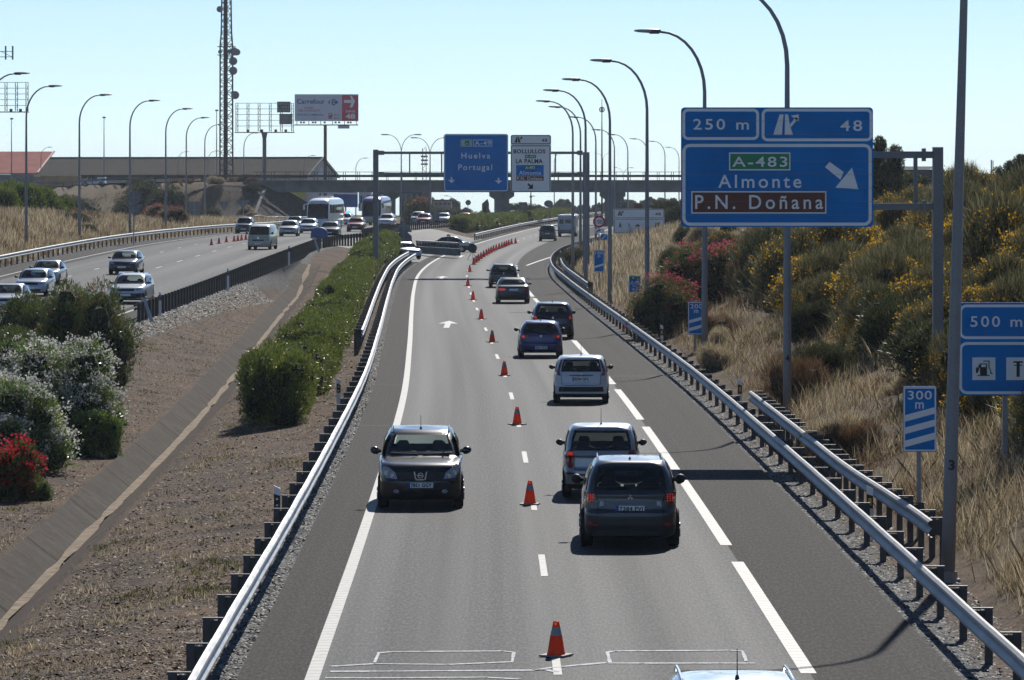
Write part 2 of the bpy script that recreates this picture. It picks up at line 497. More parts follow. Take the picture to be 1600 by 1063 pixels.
strip('opposite_carriageway', YS, [((lambda Y, t=t: left_x(Y, t)), (lambda Y, u=u: u)) for t, u in ((1, -5.5), (.86, -3.6), (.8, -3.2), (.45, 0), (.12, 3.3), (.08, 3.8), (0, 5.0))],
      lambda x, Y: float(ZLf(Y)) - DROP(Y), M['asphalt'], 7)
cy = list(np.arange(398, 548, 3.0))
strip('median_crossing', cy, [((lambda Y, t=t: float(Lf(Y)) - .4 + (float(Cf(Y)) - 4.36 - float(Lf(Y)) + .4) * t), (lambda Y, t=t: 2.0 * t - 1)) for t in (0, .15, .3, .5, .7, .85, 1)],
      lambda x, Y: ground_z(min(max(x, float(Lf(Y)) - .29), float(Cf(Y)) - 4.41), Y) + .035, M['asphalt'], 7)
# exit ramp and the road on the embankment
ry = list(np.arange(560, 900, 4.0))
strip('exit_ramp', ry, [((lambda Y, o=o: float(Cf(Y) + ROf(Y)) - .4 - o), (lambda Y, o=o: o - 2.3)) for o in (4.6, 2.3, 0)], lambda x, Y: .012, M['asphalt'], 3)

def path_strip(name, pts, half, mat, dz):
    mb = MB(); uv = []
    P = []
    for (a, b_) in zip(pts, pts[1:]):
        for k in range(8): P.append(tuple(a[i] + (b_[i] - a[i]) * k / 8 for i in range(3)))
    P.append(pts[-1])
    for i, p in enumerate(P):
        q0, q1 = P[max(0, i - 1)], P[min(len(P) - 1, i + 1)]
        d = Vector((q1[0] - q0[0], q1[1] - q0[1], 0)).normalized(); s = Vector((d.y, -d.x, 0))
        for k in (-1, 0, 1):
            mb.v.append((p[0] + s.x * half * k, p[1] + s.y * half * k, p[2] + dz)); uv.append((k * 3.2, i * 4.0))
    for i in range(len(P) - 1):
        for j in range(2):
            a = i * 3 + j; mb.f.append((a, a + 1, a + 4, a + 3)); mb.mi.append(0)
    mb.uv = uv
    return tag(fix_normals(mb.build(name, mat)), kind='structure')
path_strip('bridge_approach_road', APP, 4.6, M['asphalt'], .05)
path_strip('bridge_approach_road', APR, 4.6, M['asphalt'], .05)

# ditch of concrete with dirt along its bottom
m, nt, b = newmat('ditch_concrete')
pos = geopos(nt)
n1 = tex_noise(nt, .9, 6, .75, pos); n2 = tex_noise(nt, 12, 3, .6, pos)
c = ramp(nt, [(.33, (.048, .041, .034)), (.52, (.080, .069, .059)), (.68, (.12, .105, .09))], n1)
c = mixc(nt, .35, c, ramp(nt, [(.3, (.032, .027, .022)), (.7, (.115, .10, .085))], n2))
sx = node(nt, 'ShaderNodeSeparateXYZ'); nt.links.new(pos, sx.inputs[0])
joint = math_(nt, 'LESS_THAN', math_(nt, 'FRACT', math_(nt, 'ADD', math_(nt, 'MULTIPLY', sx.outputs[1], .083), math_(nt, 'MULTIPLY', sx.outputs[0], .06))), .022)
c = mixc(nt, joint, c, (.02, .018, .016))
c = mixc(nt, ramp(nt, [(.54, (0, 0, 0)), (.62, (1, 1, 1))], tex_noise(nt, 1.6, 6, .75, pos)), c, (.060, .043, .032))
nt.links.new(c, b.inputs['Base Color']); b.inputs['Roughness'].default_value = .95; b.inputs['Specular IOR Level'].default_value = .08
bump(nt, b, n2, .4, .02)
mb = MB()
yy = list(np.arange(20, 356, 1.2))
for Y in yy:
    D = ditch_x(Y); kk = ditch_k(Y)
    for ox in (-.86, -.74, -.70, -.02, .02, .70, .74, .86):
        wob = (.10 * nz(0, Y, .22, 17) + .05 * nz(0, Y, .9, 18)) * (1 if abs(ox) > .5 else 0)
        oy = ox + (math.copysign(wob, ox) if abs(ox) > .5 else 0)
        mb.v.append((D + oy, Y, ground_z(D + (ox if abs(ox) < .73 else math.copysign(.74, ox)), Y) + .035 * nz(0, Y, .13, 19) + (.05 if abs(ox) < .72 else .06 if abs(ox) < .8 else -.12)))
for i in range(len(yy) - 1):
    for j in range(7):
        a = i * 8 + j; mb.f.append((a, a + 1, a + 9, a + 8)); mb.mi.append(1 if j >= 4 else 0)
M['silt'] = plain('silted_concrete', (.085, .064, .048), .95, 0, .35, 1.5, .1, .5, 18)
tag(mb.build('drainage_ditch', [m, M['silt']]), kind='structure')
mb = MB()
for i, Y in enumerate(yy):
    D = ditch_x(Y); w = .14 + .16 * nz(0, Y, .16, 7) + .07 * nz(0, Y, 1.1, 3)
    w = max(.02, w)
    z = ground_z(D, Y) + .05 + .085
    mb.v.append((D - w, Y, z)); mb.v.append((D + w, Y, z + .006))
for i in range(len(yy) - 1):
    a = i * 2; mb.f.append((a, a + 1, a + 3, a + 2)); mb.mi.append(0)
M['dirt'] = plain('washed_sand', (.27, .215, .155), .95, 0, .35, 3, .1, .4, 20)
tag(mb.build('ditch_sand', M['dirt']), kind='structure')

# ---------------------------------------------------------------- markings
m, nt, b = newmat('road_paint')
pos = geopos(nt)
sx = node(nt, 'ShaderNodeSeparateXYZ'); nt.links.new(pos, sx.inputs[0])
rib = math_(nt, 'GREATER_THAN', math_(nt, 'FRACT', math_(nt, 'MULTIPLY', sx.outputs[1], 2.2)), .28)
w1 = tex_noise(nt, 6, 5, .7, pos)
c = ramp(nt, [(.34, (.10, .098, .093)), (.46, (.27, .262, .245)), (.8, (.37, .36, .335))], w1)
c = mixc(nt, math_(nt, 'MULTIPLY', math_(nt, 'SUBTRACT', 1.0, rib), .55), c, (.10, .098, .092))
nt.links.new(c, b.inputs['Base Color']); b.inputs['Roughness'].default_value = .6
M['paint'] = m
def ribbon(mb, xf, w, y0, y1, z=.006, step=4.0, zf=None):
    n = max(1, int(math.ceil((y1 - y0) / step)))
    for k in range(n + 1):
        Y = y0 + (y1 - y0) * k / n; x = xf(Y); zz = z - DROP(Y) if zf is None else zf(Y) + z - DROP(Y)
        mb.v += [(x - w / 2, Y, zz), (x + w / 2, Y, zz)]
    b0 = len(mb.v) - 2 * (n + 1)
    for k in range(n):
        a = b0 + 2 * k; mb.f.append((a, a + 1, a + 3, a + 2)); mb.mi.append(0)
mb = MB()
ribbon(mb, lambda Y: float(Cf(Y)) - 3.36, .20, -10, 1500)
ribbon(mb, lambda Y: float(Cf(Y)) + 3.52 + float(np.interp(Y, [384, 434, 500, 560, 600, 2000], [.75, 2.9, 4.7, 5.2, 3.4, .3])), .2, 384, 900)
tag(mb.build('edge_line', M['paint']), kind='structure')
mb = MB()
y = 69.2 - 24 * 3
while y < 384:
    ribbon(mb, lambda Y: float(Cf(Y)) + 3.50, .22, y, min(y + 20, 384), .006); y += 24
y = 75.0 - 17 * 4
# lane dashes, 5 m and 12 m
y = 86.0 - 17 * 5
while y < 900:
    ribbon(mb, lambda Y: float(Cf(Y)) + .02, .12, y, y + 4.9, .006); y += 17
tag(mb.build('lane_dashes', M['paint']), kind='structure')
mb = MB()
zf = lambda Y: float(ZLf(Y))
ribbon(mb, lambda Y: float(Lf(Y)) - 1.5, .15, 60, 1200, .006, zf=zf)
ribbon(mb, lambda Y: float(Lf(Y)) - float(WLf(Y)) + 2.6, .15, 60, 1200, .006, zf=zf)
for y in np.arange(60, 900, 17.0):
    ribbon(mb, lambda Y: float(Lf(Y)) - 7.1, .12, y + 3, y + 7.5, .006, zf=zf)
    if y > 560: continue
    ribbon(mb, lambda Y: float(Lf(Y)) - 10.7, .12, y, y + 3, .006, zf=zf)
tag(mb.build('opposite_lane_marking', M['paint']), kind='structure')
def arrow(mb, xc, y0, L=6.0, flip=False):
    s = -1 if flip else 1
    P = [(-.13, 0), (.13, 0), (.13, .60), (.46, .60), (0, 1.0), (-.46, .60), (-.13, .60)]
    pts = [(xc + px_ * 1.0, y0 + (py_ if s > 0 else 1 - py_) * L, .0065) for px_, py_ in P]
    i = len(mb.v)
    mb.v += pts
    o = [0, 1, 2, 6] , [6, 5, 4, 3, 2]
    if s > 0: mb.f += [tuple(i + k for k in (0, 1, 2, 6)), (i + 6, i + 2, i + 3, i + 4, i + 5)]
    else: mb.f += [tuple(i + k for k in (6, 2, 1, 0)), (i + 5, i + 4, i + 3, i + 2, i + 6)]
    mb.mi += [0, 0]
mb = MB()
for Y0 in (228, 334, 424):
    arrow(mb, float(Cf(Y0)) - 1.72, Y0 - 1.5, 11.0)
tag(mb.build('lane_arrows', M['paint']), kind='structure')

# chalk outlines of the traffic loops near the bottom of the picture
mb = MB()
m, nt, b = newmat('chalk')
pos = geopos(nt)
c = ramp(nt, [(.35, (.16, .16, .17)), (.6, (.6, .62, .66))], tex_noise(nt, 9, 4, .7, pos))
nt.links.new(c, b.inputs['Base Color']); b.inputs['Roughness'].default_value = .8
def gp(px, py): Y = CAM_Z * F / (py - HZ); return (PX(px, Y), Y)
def chalk(pts, w=.035):
    P = [gp(*p) for p in pts]
    for (x0, y0), (x1, y1) in zip(P, P[1:]):
        d = Vector((x1 - x0, y1 - y0, 0)); n = max(1, int(d.length / .5)); s = Vector((d.y, -d.x, 0)).normalized()
        for k in range(n):
            a = Vector((x0, y0, .0075)) + d * k / n; e = Vector((x0, y0, .0075)) + d * (k + 1.0) / n
            ww = w * (.7 + .6 * random.random()) * (1 + 2.0 * abs(s.y))
            i = len(mb.v); mb.v += [a - s * ww / 2, a + s * ww / 2, e + s * ww / 2, e - s * ww / 2]; mb.f.append((i, i + 1, i + 2, i + 3)); mb.mi.append(0)
chalk([(585, 1036), (592, 1021), (612, 1019), (785, 1018), (803, 1020), (800, 1035)], .05)
chalk([(517, 1042), (585, 1038), (700, 1039), (800, 1035)], .05)
chalk([(516, 1050), (700, 1049), (835, 1048), (860, 1044), (948, 1036)], .05)
chalk([(835, 1048), (852, 1047), (870, 1051)], .05)
chalk([(508, 1060), (600, 1060), (760, 1059), (812, 1062)], .05)
chalk([(953, 1036), (949, 1020), (960, 1018), (1140, 1017), (1160, 1018), (1166, 1034)], .05)
chalk([(949, 1037), (1180, 1037)], .05)
tag(fix_normals(mb.build('chalk_marks', m)), kind='structure')
# sealed cracks across the lanes
mb = MB()
def crack(y, x0, x1, w=.05):
    n = 14
    for k in range(n):
        xa, xb = x0 + (x1 - x0) * k / n, x0 + (x1 - x0) * (k + 1) / n
        ya, yb = y + .25 * nz(xa, y, .8, 1), y + .25 * nz(xb, y, .8, 1)
        i = len(mb.v); mb.v += [(xa, ya - w, .0045), (xb, yb - w, .0045), (xb, yb + w, .0045), (xa, ya + w, .0045)]; mb.f.append((i, i + 1, i + 2, i + 3)); mb.mi.append(0)
for y, a, b_ in ((172, 1.2, 5.4), (236, -.5, 4.6), (258, 0, 4.4), (284, -1, 3.6), (305, 1, 3.4), (138, -4.2, -3.4), (165, -4.6, -3.6)):
    crack(y, a, b_)
tag(mb.build('crack_sealant', plain('bitumen', (.02, .02, .02), .7)), kind='structure')
# ---------------------------------------------------------------- guard rails
RAIL = [(0, .75), (.035, .745), (.078, .715), (.082, .675), (.03, .62), (.004, .597), (.03, .575), (.082, .52), (.078, .48), (.035, .45), (0, .445)]
post_mesh = {}
def make_post_mesh(kind, mat):
    mb = MB()
    if kind == 'spacer':        # post with a plate spacer behind the beam
        mb.box(-.37, -.25, -.05, .05, -.3, .80); mb.box(-.25, 0.0, -.012, .012, .44, .74); mb.box(-.38, 0.0, -.045, .045, .74, .762)
    else:
        mb.box(-.14, -.02, -.05, .05, -.3, .74); mb.box(-.02, .01, -.04, .04, .46, .73)
    me = mb.build('post', mat).data
    o = bpy.data.objects['post']; 
    return me
def rail_thing(label, xf, zf, y0, y1, side, spacing, kind='spacer', mat='galv', group=None, up=0.0, y_posts=None, height=1.0):
    """side=+1: the beam faces +x, -1: faces -x"""
    root = empty('guard_rail', (xf(y0), y0, zf(y0)), label, 'guardrail', group)
    mb = MB(); seg = 4.0
    n = int(math.ceil((y1 - y0) / seg))
    for k in range(n):
        a = y0 + k * seg; b_ = min(y1, a + seg + .25)
        off = .004 if k % 2 else 0
        sub = 2
        base = len(mb.v)
        for q in range(sub + 1):
            Y = a + (b_ - a) * q / sub
            x, z = xf(Y), zf(Y) + up
            for d, h in RAIL: mb.v.append((x + side * (d + off) - xf(y0), Y - y0, z + h * height - zf(y0)))
        m_ = len(RAIL)
        for q in range(sub):
            for j in range(m_ - 1):
                i = base + q * m_ + j
                mb.f.append((i, i + 1, i + m_ + 1, i + m_)); mb.mi.append(0)
    mb.build('beam', M[mat], root, smooth=False)
    key = (kind, mat)
    if key not in post_mesh:
        tmp = MB()
        if kind == 'spacer':
            tmp.box(-.29, -.18, -.05, .05, -.3, .74); tmp.box(-.182, -.002, -.012, .012, .44, .718); tmp.box(-.30, -.004, -.045, .045, .742, .762)
        elif kind == 'double':
            tmp.box(-.19, -.03, -.09, .09, -.3, .80)
        else:
            tmp.box(-.14, -.02, -.05, .05, -.3, .74); tmp.box(-.022, -.002, -.04, .04, .46, .73)
        o = tmp.build('post', M['galv_dark'] if kind == 'double' else M['galv_post'])
        post_mesh[key] = o.data
        bpy.data.objects.remove(o)
    me = post_mesh[key]
    ys = y_posts if y_posts is not None else np.arange(y0 + .6, y1, spacing)
    for Y in list(ys)[:100]:
        o = bpy.data.objects.new('post', me); COL.objects.link(o); o.parent = root
        o.location = (xf(Y) - xf(y0), Y - y0, zf(Y) - zf(y0))
        if side < 0: o.rotation_euler = (0, 0, math.pi)
    return root
zero = lambda Y: 0.0
LR = lambda Y: float(Cf(Y)) - 4.62
RR = lambda Y: float(Cf(Y) + ROf(Y))
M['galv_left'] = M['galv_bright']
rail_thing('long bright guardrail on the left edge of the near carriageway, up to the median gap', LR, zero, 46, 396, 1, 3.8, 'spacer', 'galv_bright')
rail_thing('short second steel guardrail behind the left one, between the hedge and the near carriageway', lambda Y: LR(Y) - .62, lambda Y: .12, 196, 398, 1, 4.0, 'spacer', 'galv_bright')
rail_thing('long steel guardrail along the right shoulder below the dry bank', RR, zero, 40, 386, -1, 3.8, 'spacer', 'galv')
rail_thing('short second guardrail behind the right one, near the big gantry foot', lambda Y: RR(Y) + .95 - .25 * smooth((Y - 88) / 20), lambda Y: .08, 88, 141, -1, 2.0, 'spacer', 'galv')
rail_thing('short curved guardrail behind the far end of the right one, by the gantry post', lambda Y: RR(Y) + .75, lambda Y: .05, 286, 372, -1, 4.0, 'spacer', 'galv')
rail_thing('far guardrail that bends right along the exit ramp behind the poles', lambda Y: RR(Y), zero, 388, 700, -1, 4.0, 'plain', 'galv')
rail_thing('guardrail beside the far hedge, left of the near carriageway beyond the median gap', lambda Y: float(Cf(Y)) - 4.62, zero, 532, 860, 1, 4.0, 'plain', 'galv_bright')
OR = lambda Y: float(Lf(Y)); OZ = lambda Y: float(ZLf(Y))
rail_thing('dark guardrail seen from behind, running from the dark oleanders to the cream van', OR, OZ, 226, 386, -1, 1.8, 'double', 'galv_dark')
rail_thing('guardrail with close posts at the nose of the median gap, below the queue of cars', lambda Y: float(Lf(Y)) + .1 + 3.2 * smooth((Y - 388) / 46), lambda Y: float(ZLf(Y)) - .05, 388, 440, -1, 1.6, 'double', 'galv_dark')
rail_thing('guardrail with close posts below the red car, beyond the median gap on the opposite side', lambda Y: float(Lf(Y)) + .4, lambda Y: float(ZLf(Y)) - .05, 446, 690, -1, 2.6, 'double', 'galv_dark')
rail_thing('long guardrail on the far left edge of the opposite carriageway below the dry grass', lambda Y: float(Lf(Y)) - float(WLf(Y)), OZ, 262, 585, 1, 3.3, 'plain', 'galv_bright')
rail_thing('guardrail at the foot of the stone slope under the bridge', lambda Y: -31.0 + (Y - 600) * .13, lambda Y: ground_z(-31.0 + (Y - 600) * .13, Y), 600, 690, 1, 4.0, 'plain', 'galv')
# slanting end pieces of the dark rail
for (px, Y, lab) in ((206, 229, 'white slanted guardrail end piece beside the oleanders'), (424, 375, 'white slanted guardrail end piece beside the cream van')):
    x = float(Lf(Y)) + .1
    mb = MB(); mb.bar((0, 0, .95), (.55, -1.2, -.35), .17, .05)
    mb.bar((-.05, .05, -.4), (-.05, .05, .95), .1)
    tag(fix_normals(mb.build('rail_terminal', M['galv_bright'], loc=(x, Y, float(ZLf(Y))))), lab, 'guardrail end', 'slanted guardrail ends')

# ---------------------------------------------------------------- lettering
def text_geom(s, sp=1.1, bold=.012):
    cu = bpy.data.curves.new('t', 'FONT'); cu.body = s; cu.size = 1; cu.space_character = sp; cu.offset = bold; cu.resolution_u = 4
    o = bpy.data.objects.new('t', cu); COL.objects.link(o)
    dg = bpy.context.evaluated_depsgraph_get()
    me = bpy.data.meshes.new_from_object(o.evaluated_get(dg))
    v = np.empty(len(me.vertices) * 3); me.vertices.foreach_get('co', v); v = v.reshape(-1, 3)[:, :2]
    f = [tuple(p.vertices) for p in me.polygons]
    bpy.data.objects.remove(o); bpy.data.curves.remove(cu); bpy.data.meshes.remove(me)
    return v, f
def text_fit(mb, s, x0, x1, z0, z1, y, sp=1.1, bold=.012):
    v, f = text_geom(s, sp, bold)
    lo, hi = v.min(0), v.max(0)
    q = (v - lo) / np.maximum(hi - lo, 1e-6)
    mb.add([(x0 + a * (x1 - x0), y, z0 + b_ * (z1 - z0)) for a, b_ in q], f)

# ---------------------------------------------------------------- street lamps
def lamp_meshes():
    p = MB(); pts = [(0, 0, z) for z in (-.6, 2, 5, 8, 9.9)]
    rr_ = [.125, .115, .098, .078, .066]
    for k in range(1, 9):
        a = k / 8 * math.pi / 2
        pts.append((-(1.62 - 1.62 * math.cos(a)), 0, 9.9 + 2.2 * math.sin(a))); rr_.append(.066 - .024 * k / 8)
    p.tube(pts, rr_, 10)
    h = MB()
    sec = []
    prof = [(0, .06, .07), (.1, .13, .085), (.45, .165, .09), (.8, .15, .07), (.98, .05, .03)]
    for x, w, hh in prof:
        for k in range(10):
            a = 2 * math.pi * k / 10
            sec.append((-1.6 - x, w * math.cos(a), 12.12 + .02 * x + hh * math.sin(a) * (1.0 if math.sin(a) > 0 else .8)))
    f = []
    for i in range(4):
        for k in range(10):
            a, b_ = i * 10 + k, i * 10 + (k + 1) % 10; f.append((a, b_, b_ + 10, a + 10))
    f += [tuple(range(9, -1, -1)), tuple(range(40, 50))]
    h.add(sec, f)
    g = MB(); g.box(-2.02, -1.66, -.12, .12, 12.03, 12.06); g.box(-1.98, -1.62, -.15, .15, 12.06, 12.17)
    b_ = MB(); b_.box(-.2, .2, -.2, .2, -.5, .02); b_.tube([(0, 0, .02), (0, 0, .14)], [.17, .16], 10)
    return p, h, g, b_
_p, _h, _g, _b = lamp_meshes()
lamp_proto = empty('street_lamp', (0, 0, 0), 'x', 'street lamp')
_p.build('pole', M['pole'], lamp_proto, True); fix_normals(_h.build('luminaire', M['lamp_head'], lamp_proto, True)); _g.build('gear_cover', M['lamp_dark'], lamp_proto); _b.build('foundation', M['concrete'], lamp_proto)
first = [True]
def lamp(x, Y, z, label, group, right=True, lean=0.0, scale=1.0):
    o = lamp_proto if first[0] else copy_tree(lamp_proto)
    first[0] = False
    o.location = (x, Y, z); o.scale = (scale,) * 3
    o.rotation_euler = (0, lean, 0 if right else math.pi)
    o['label'] = label; o['group'] = group
    return o
GR = 'street lamps along the right side of the road'
right_lamps = [(1479, 85.4, .05), (1230, 140, 0), (1101, 182.7, 0), (1011, 226, 0), (953, 268, 0), (915, 302, 0), (895, 348, 0), (907, 400, 0), (931, 461, 0), (960, 565, 0), (981, 631, 0), (1012, 703, 0), (1039, 753, 0), (1061, 912, 0)]
special = {0: 'nearest street lamp on the right, a leaning pole in front of the 500 m sign', 1: 'second street lamp on the right, its pole passing behind the big blue exit sign',
           2: 'third street lamp on the right, its pole behind the left part of the exit sign'}
for i, (px, Y, z) in enumerate(right_lamps):
    x = PX(px, Y)
    if i == 0: x = PX(1479, Y) + .02
    lab = special.get(i, '%s nearest street lamp on the right of the near carriageway' % ORD[i])
    lp = lamp(x, Y, z + (ground_z(x, Y) if x > RR(Y) + .5 else 0), lab, GR, True, R(1.6) if i == 0 else 0)
GL = 'street lamps along the left side of the opposite carriageway'
left_lamps = [(-18, 312), (41, 357), (124, 396), (203, 426), (259, 478), (291, 549), (320, 624), (381, 743)]
for i, (px, Y) in enumerate(left_lamps):
    x = PX(px, Y); lab = 'street lamp cut by the left photo edge, only its head showing' if i == 0 else '%s street lamp along the opposite carriageway, counted from the left photo edge' % ['', 'second', 'third', 'fourth', 'fifth', 'sixth', 'seventh', 'eighth'][i]
    top = PZ({0: 113, 1: 133, 2: 147, 3: 156, 4: 169, 5: 183, 6: 194, 7: 207}[i], Y)
    lamp(x, Y, top - 12.2, lab, GL, False)
for lx_, ch, px_, Y_, zz in ((0, '3', 1479, 85.4, 1.97), (1, '4', 1230, 140, 1.7)):
    lp_ = [o for o in COL.objects if o.name.startswith('street_lamp') and o.parent is None and abs(o.location.y - Y_) < .01][0]
    mb = MB(); text_fit(mb, ch, -.055, .055, zz - .10, zz + .08, -.132, 1.0, .03); mb.build('pole_number', M['sign_black'], lp_)
# twin armed lamps beyond
tw = empty('twin_street_lamp', (0, 0, 0), 'x', 'street lamp')
mb = MB(); mb.tube([(0, 0, z) for z in (-.5, 4, 8, 9.8)], [.13, .11, .08, .07], 8); mb.build('pole', M['pole'], tw, True)
for s in (-1, 1):
    mb = MB(); pts = [(0, 0, 9.7)]
    for k in range(1, 9):
        a = k / 8 * math.pi / 2; pts.append((s * (1.8 - 1.8 * math.cos(a)), 0, 9.7 + 2.4 * math.sin(a)))
    mb.tube(pts, .045, 6); mb.build('arm', M['pole'], tw, True)
    mb = MB(); mb.box(min(s * 1.75, s * 2.65), max(s * 1.75, s * 2.65), -.14, .14, 12.03, 12.18); mb.build('luminaire', M['lamp_head'], tw)
for i, (px, Y, top, sc_, lab) in enumerate(((627, 662, 210, 1, 'twin armed street lamp left of the blue gantry sign, the left one of the two'), (672, 688, 215, 1, 'twin armed street lamp partly behind the blue gantry sign'),
                          (974, 1150, 262, .85, 'far twin armed street lamp beyond the bridge, between the right hand poles'), (942, 1300, 240, .8, 'small twin armed street lamp just right of the gantry post'))):
    o = tw if i == 0 else copy_tree(tw)
    o.location = (PX(px, Y), Y, PZ(top, Y) - 12.15 * sc_); o.scale = (sc_,) * 3; o['label'] = lab; o['group'] = 'twin armed lamps near the bridge'
# small far lamps
for i, (px, top, Y, rt, lab) in enumerate(((64, 230, 880, False, 'small far street lamp in front of the red roof'), (278, 237, 890, False, 'small far street lamp at the ridge of the grey roof'), (325, 236, 870, False, 'small far street lamp left of the lattice mast'),
                                  (556, 247, 800, False, 'small far street lamp just left of the gantry post'), (553, 306, 900, True, 'small low street lamp under the blue gantry sign'), (866, 238, 900, False, 'small far street lamp right of the white gantry sign'),
                                  (475, 243, 860, False, 'small far street lamp at the gable of the grey warehouse'))):
    if i == 4: px = 711
    o = copy_tree(lamp_proto); sc_ = .8
    o.location = (PX(px, Y), Y, PZ(top, Y) - 12.15 * sc_); o.scale = (sc_,) * 3; o.rotation_euler = (0, 0, 0 if rt else math.pi); o['label'] = lab; o['group'] = 'small far street lamps'

# ---------------------------------------------------------------- sign boards
def rrect(x0, x1, z0, z1, r, n=5):
    P = []
    for cx, cz, a0 in ((x1 - r, z1 - r, 0), (x0 + r, z1 - r, 90), (x0 + r, z0 + r, 180), (x1 - r, z0 + r, 270)):
        for k in range(n + 1):
            a = R(a0 + 90 * k / n); P.append((cx + r * math.cos(a), cz + r * math.sin(a)))
    return P
class Board:
    """a flat sign built in photograph pixels at distance Y, with real thickness; d counts sheets lying on the panel"""
    def __init__(self, Y, root, tilt=0):
        self.Y, self.root = Y, root; self.S = F / Y
        self.o = root.location
    def p(self, px, py): return (PX(px, self.Y) - self.o.x, PZ(py, self.Y) - self.o.z)
    def y(self, d): return self.Y - self.o.y - .03 - .006 * d
    def panel(self, x0, x1, y0, y1, r, mat, name='panel', thick=.06, d=0):
        a, b_ = self.p(x0, y1), self.p(x1, y0)
        mb = MB(); yy_ = self.y(d) if d else self.Y - self.o.y - .03
        mb.prism(rrect(a[0], b_[0], a[1], b_[1], r / self.S), yy_, yy_ + (thick if not d else .004))
        return fix_normals(mb.build(name, M[mat], self.root))
    def ring(self, mb, x0, x1, y0, y1, r, w, d=1):
        a, b_ = self.p(x0, y1), self.p(x1, y0); ww = w / self.S; rr_ = r / self.S
        A = rrect(a[0], b_[0], a[1], b_[1], rr_); B = rrect(a[0] + ww, b_[0] - ww, a[1] + ww, b_[1] - ww, max(.01, rr_ - ww))
        n = len(A); yy_ = self.y(d)
        mb.add([(x, yy_, z) for x, z in A] + [(x, yy_, z) for x, z in B], [(i, (i + 1) % n, n + (i + 1) % n, n + i) for i in range(n)])
    def poly(self, mb, pts, d=2):
        P = [self.p(*q) for q in pts]
        mb.add([(x, self.y(d), z) for x, z in P], [tuple(range(len(P)))])
    def rect(self, mb, x0, x1, y0, y1, d=1): self.poly(mb, [(x0, y1), (x1, y1), (x1, y0), (x0, y0)], d)
    def text(self, mb, s, x0, x1, y0, y1, d=2, sp=1.1, bold=.012):
        a, b_ = self.p(x0, y1), self.p(x1, y0)
        if not hasattr(mb, 'cuts'): mb.cuts = []
        mb.cuts.append((len(mb.v), len(mb.f)))
        text_fit(mb, s, a[0], b_[0], a[1], b_[1], self.y(d), sp, bold)
    def done(self, mb, name, mat, each=False):
        cuts = getattr(mb, 'cuts', [])
        if cuts and cuts[0][0] > 0: cuts = [(0, 0)] + cuts
        if len(cuts) < 2: return mb.build(name, M[mat], self.root)
        cuts = cuts + [(len(mb.v), len(mb.f))]
        for (v0, f0), (v1, f1) in zip(cuts, cuts[1:]):      # every word is a part of its own
            q = MB(); q.v = mb.v[v0:v1]; q.f = [tuple(i - v0 for i in f) for f in mb.f[f0:f1]]; q.mi = [0] * len(q.f)
            o = q.build(name, M[mat], self.root)
        return o
    def cut(self, mb):
        if not hasattr(mb, 'cuts'): mb.cuts = []
        mb.cuts.append((len(mb.v), len(mb.f)))
def skew(pts, cx, cy, k): return [(x, y + (x - cx) * k) for x, y in pts]
def exit_symbol(B, mb, x, y, w, h, d=2):
    """two lane bars with a branch arrow"""
    q = lambda a, b_: (x + a * w, y + b_ * h)
    B.poly(mb, [q(0, 1), q(.34, 1), q(.40, 0), q(.25, 0)], d)
    B.poly(mb, [q(.45, 1), q(.77, 1), q(.66, .55), q(.58, 0), q(.46, 0)], d)
    B.poly(mb, [q(.62, .55), q(.70, .62), q(.98, .20), q(.87, .13)], d)
    B.poly(mb, [q(.70, .06), q(1.0, 0), q(.99, .36)], d)
def diag_arrow(B, mb, pts, d=2): B.poly(mb, pts, d)

# big blue exit sign on its cantilever gantry
Yg = 124.5
gx, gz = PX(1467, Yg), 0.9
root = empty('gantry_exit_sign', (gx, Yg + .32, gz), 'big blue exit sign for Almonte 250 m ahead, on a dark cantilever gantry', 'road sign')
mb = MB(); mb.box(-.125, .125, -.16, .16, -1.6, PZ(230, Yg) - gz); mb.build('post', M['gantry'], root)
mb = MB(); zt, zb = PZ(242, Yg) - gz, PZ(323, Yg) - gz; xl = PX(1064, Yg) - gx + .3
for z in (zt, zb): mb.box(xl, -.126, -.11, .11, z - .085, z + .085)
mb.build('beam', M['gantry'], root)
mb = MB()
for px in (1432, 1300, 1130): mb.box(PX(px, Yg) - gx - .05, PX(px, Yg) - gx + .05, -.05, .05, zb + .086, zt - .086)
mb.build('strut', M['gantry'], root)
mb = MB()
for z in (zt, zb): mb.box(PX(1445, Yg) - gx - .04, PX(1445, Yg) - gx + .04, -.19, .19, z - .16, z + .16)
mb.build('flange', M['gantry'], root)
Bd = Board(Yg, root)
Bd.panel(1064, 1364, 168, 355, 6, 'sign_blue')
mb = MB(); Bd.ring(mb, 1066, 1186, 170, 219, 9, 4.5); Bd.ring(mb, 1190, 1363, 170, 221, 9, 4.5); Bd.ring(mb, 1066, 1362, 225, 353, 12, 5); Bd.done(mb, 'border', 'sign_white')
mb = MB(); Bd.text(mb, '250 m', 1083, 1170, 186, 203, sp=1.25); Bd.text(mb, '48', 1313, 1347, 188, 205, sp=1.25)
Bd.text(mb, 'Almonte', 1122, 1252, 273, 294, sp=1.3); Bd.done(mb, 'lettering', 'sign_white')
mb = MB(); exit_symbol(Bd, mb, 1208, 179, 40, 32); Bd.done(mb, 'exit_symbol', 'sign_white')
mb = MB(); Bd.poly(mb, [(1289, 261.5), (1296, 253), (1318, 269), (1313, 281)]); Bd.poly(mb, [(1305, 293.5), (1341, 296), (1331, 262)]); Bd.done(mb, 'arrow', 'sign_white')
mb = MB(); Bd.rect(mb, 1139, 1235, 238.5, 266.5, 1); Bd.rect(mb, 1080, 1291, 299, 334, 1); Bd.done(mb, 'inset_border', 'sign_white')
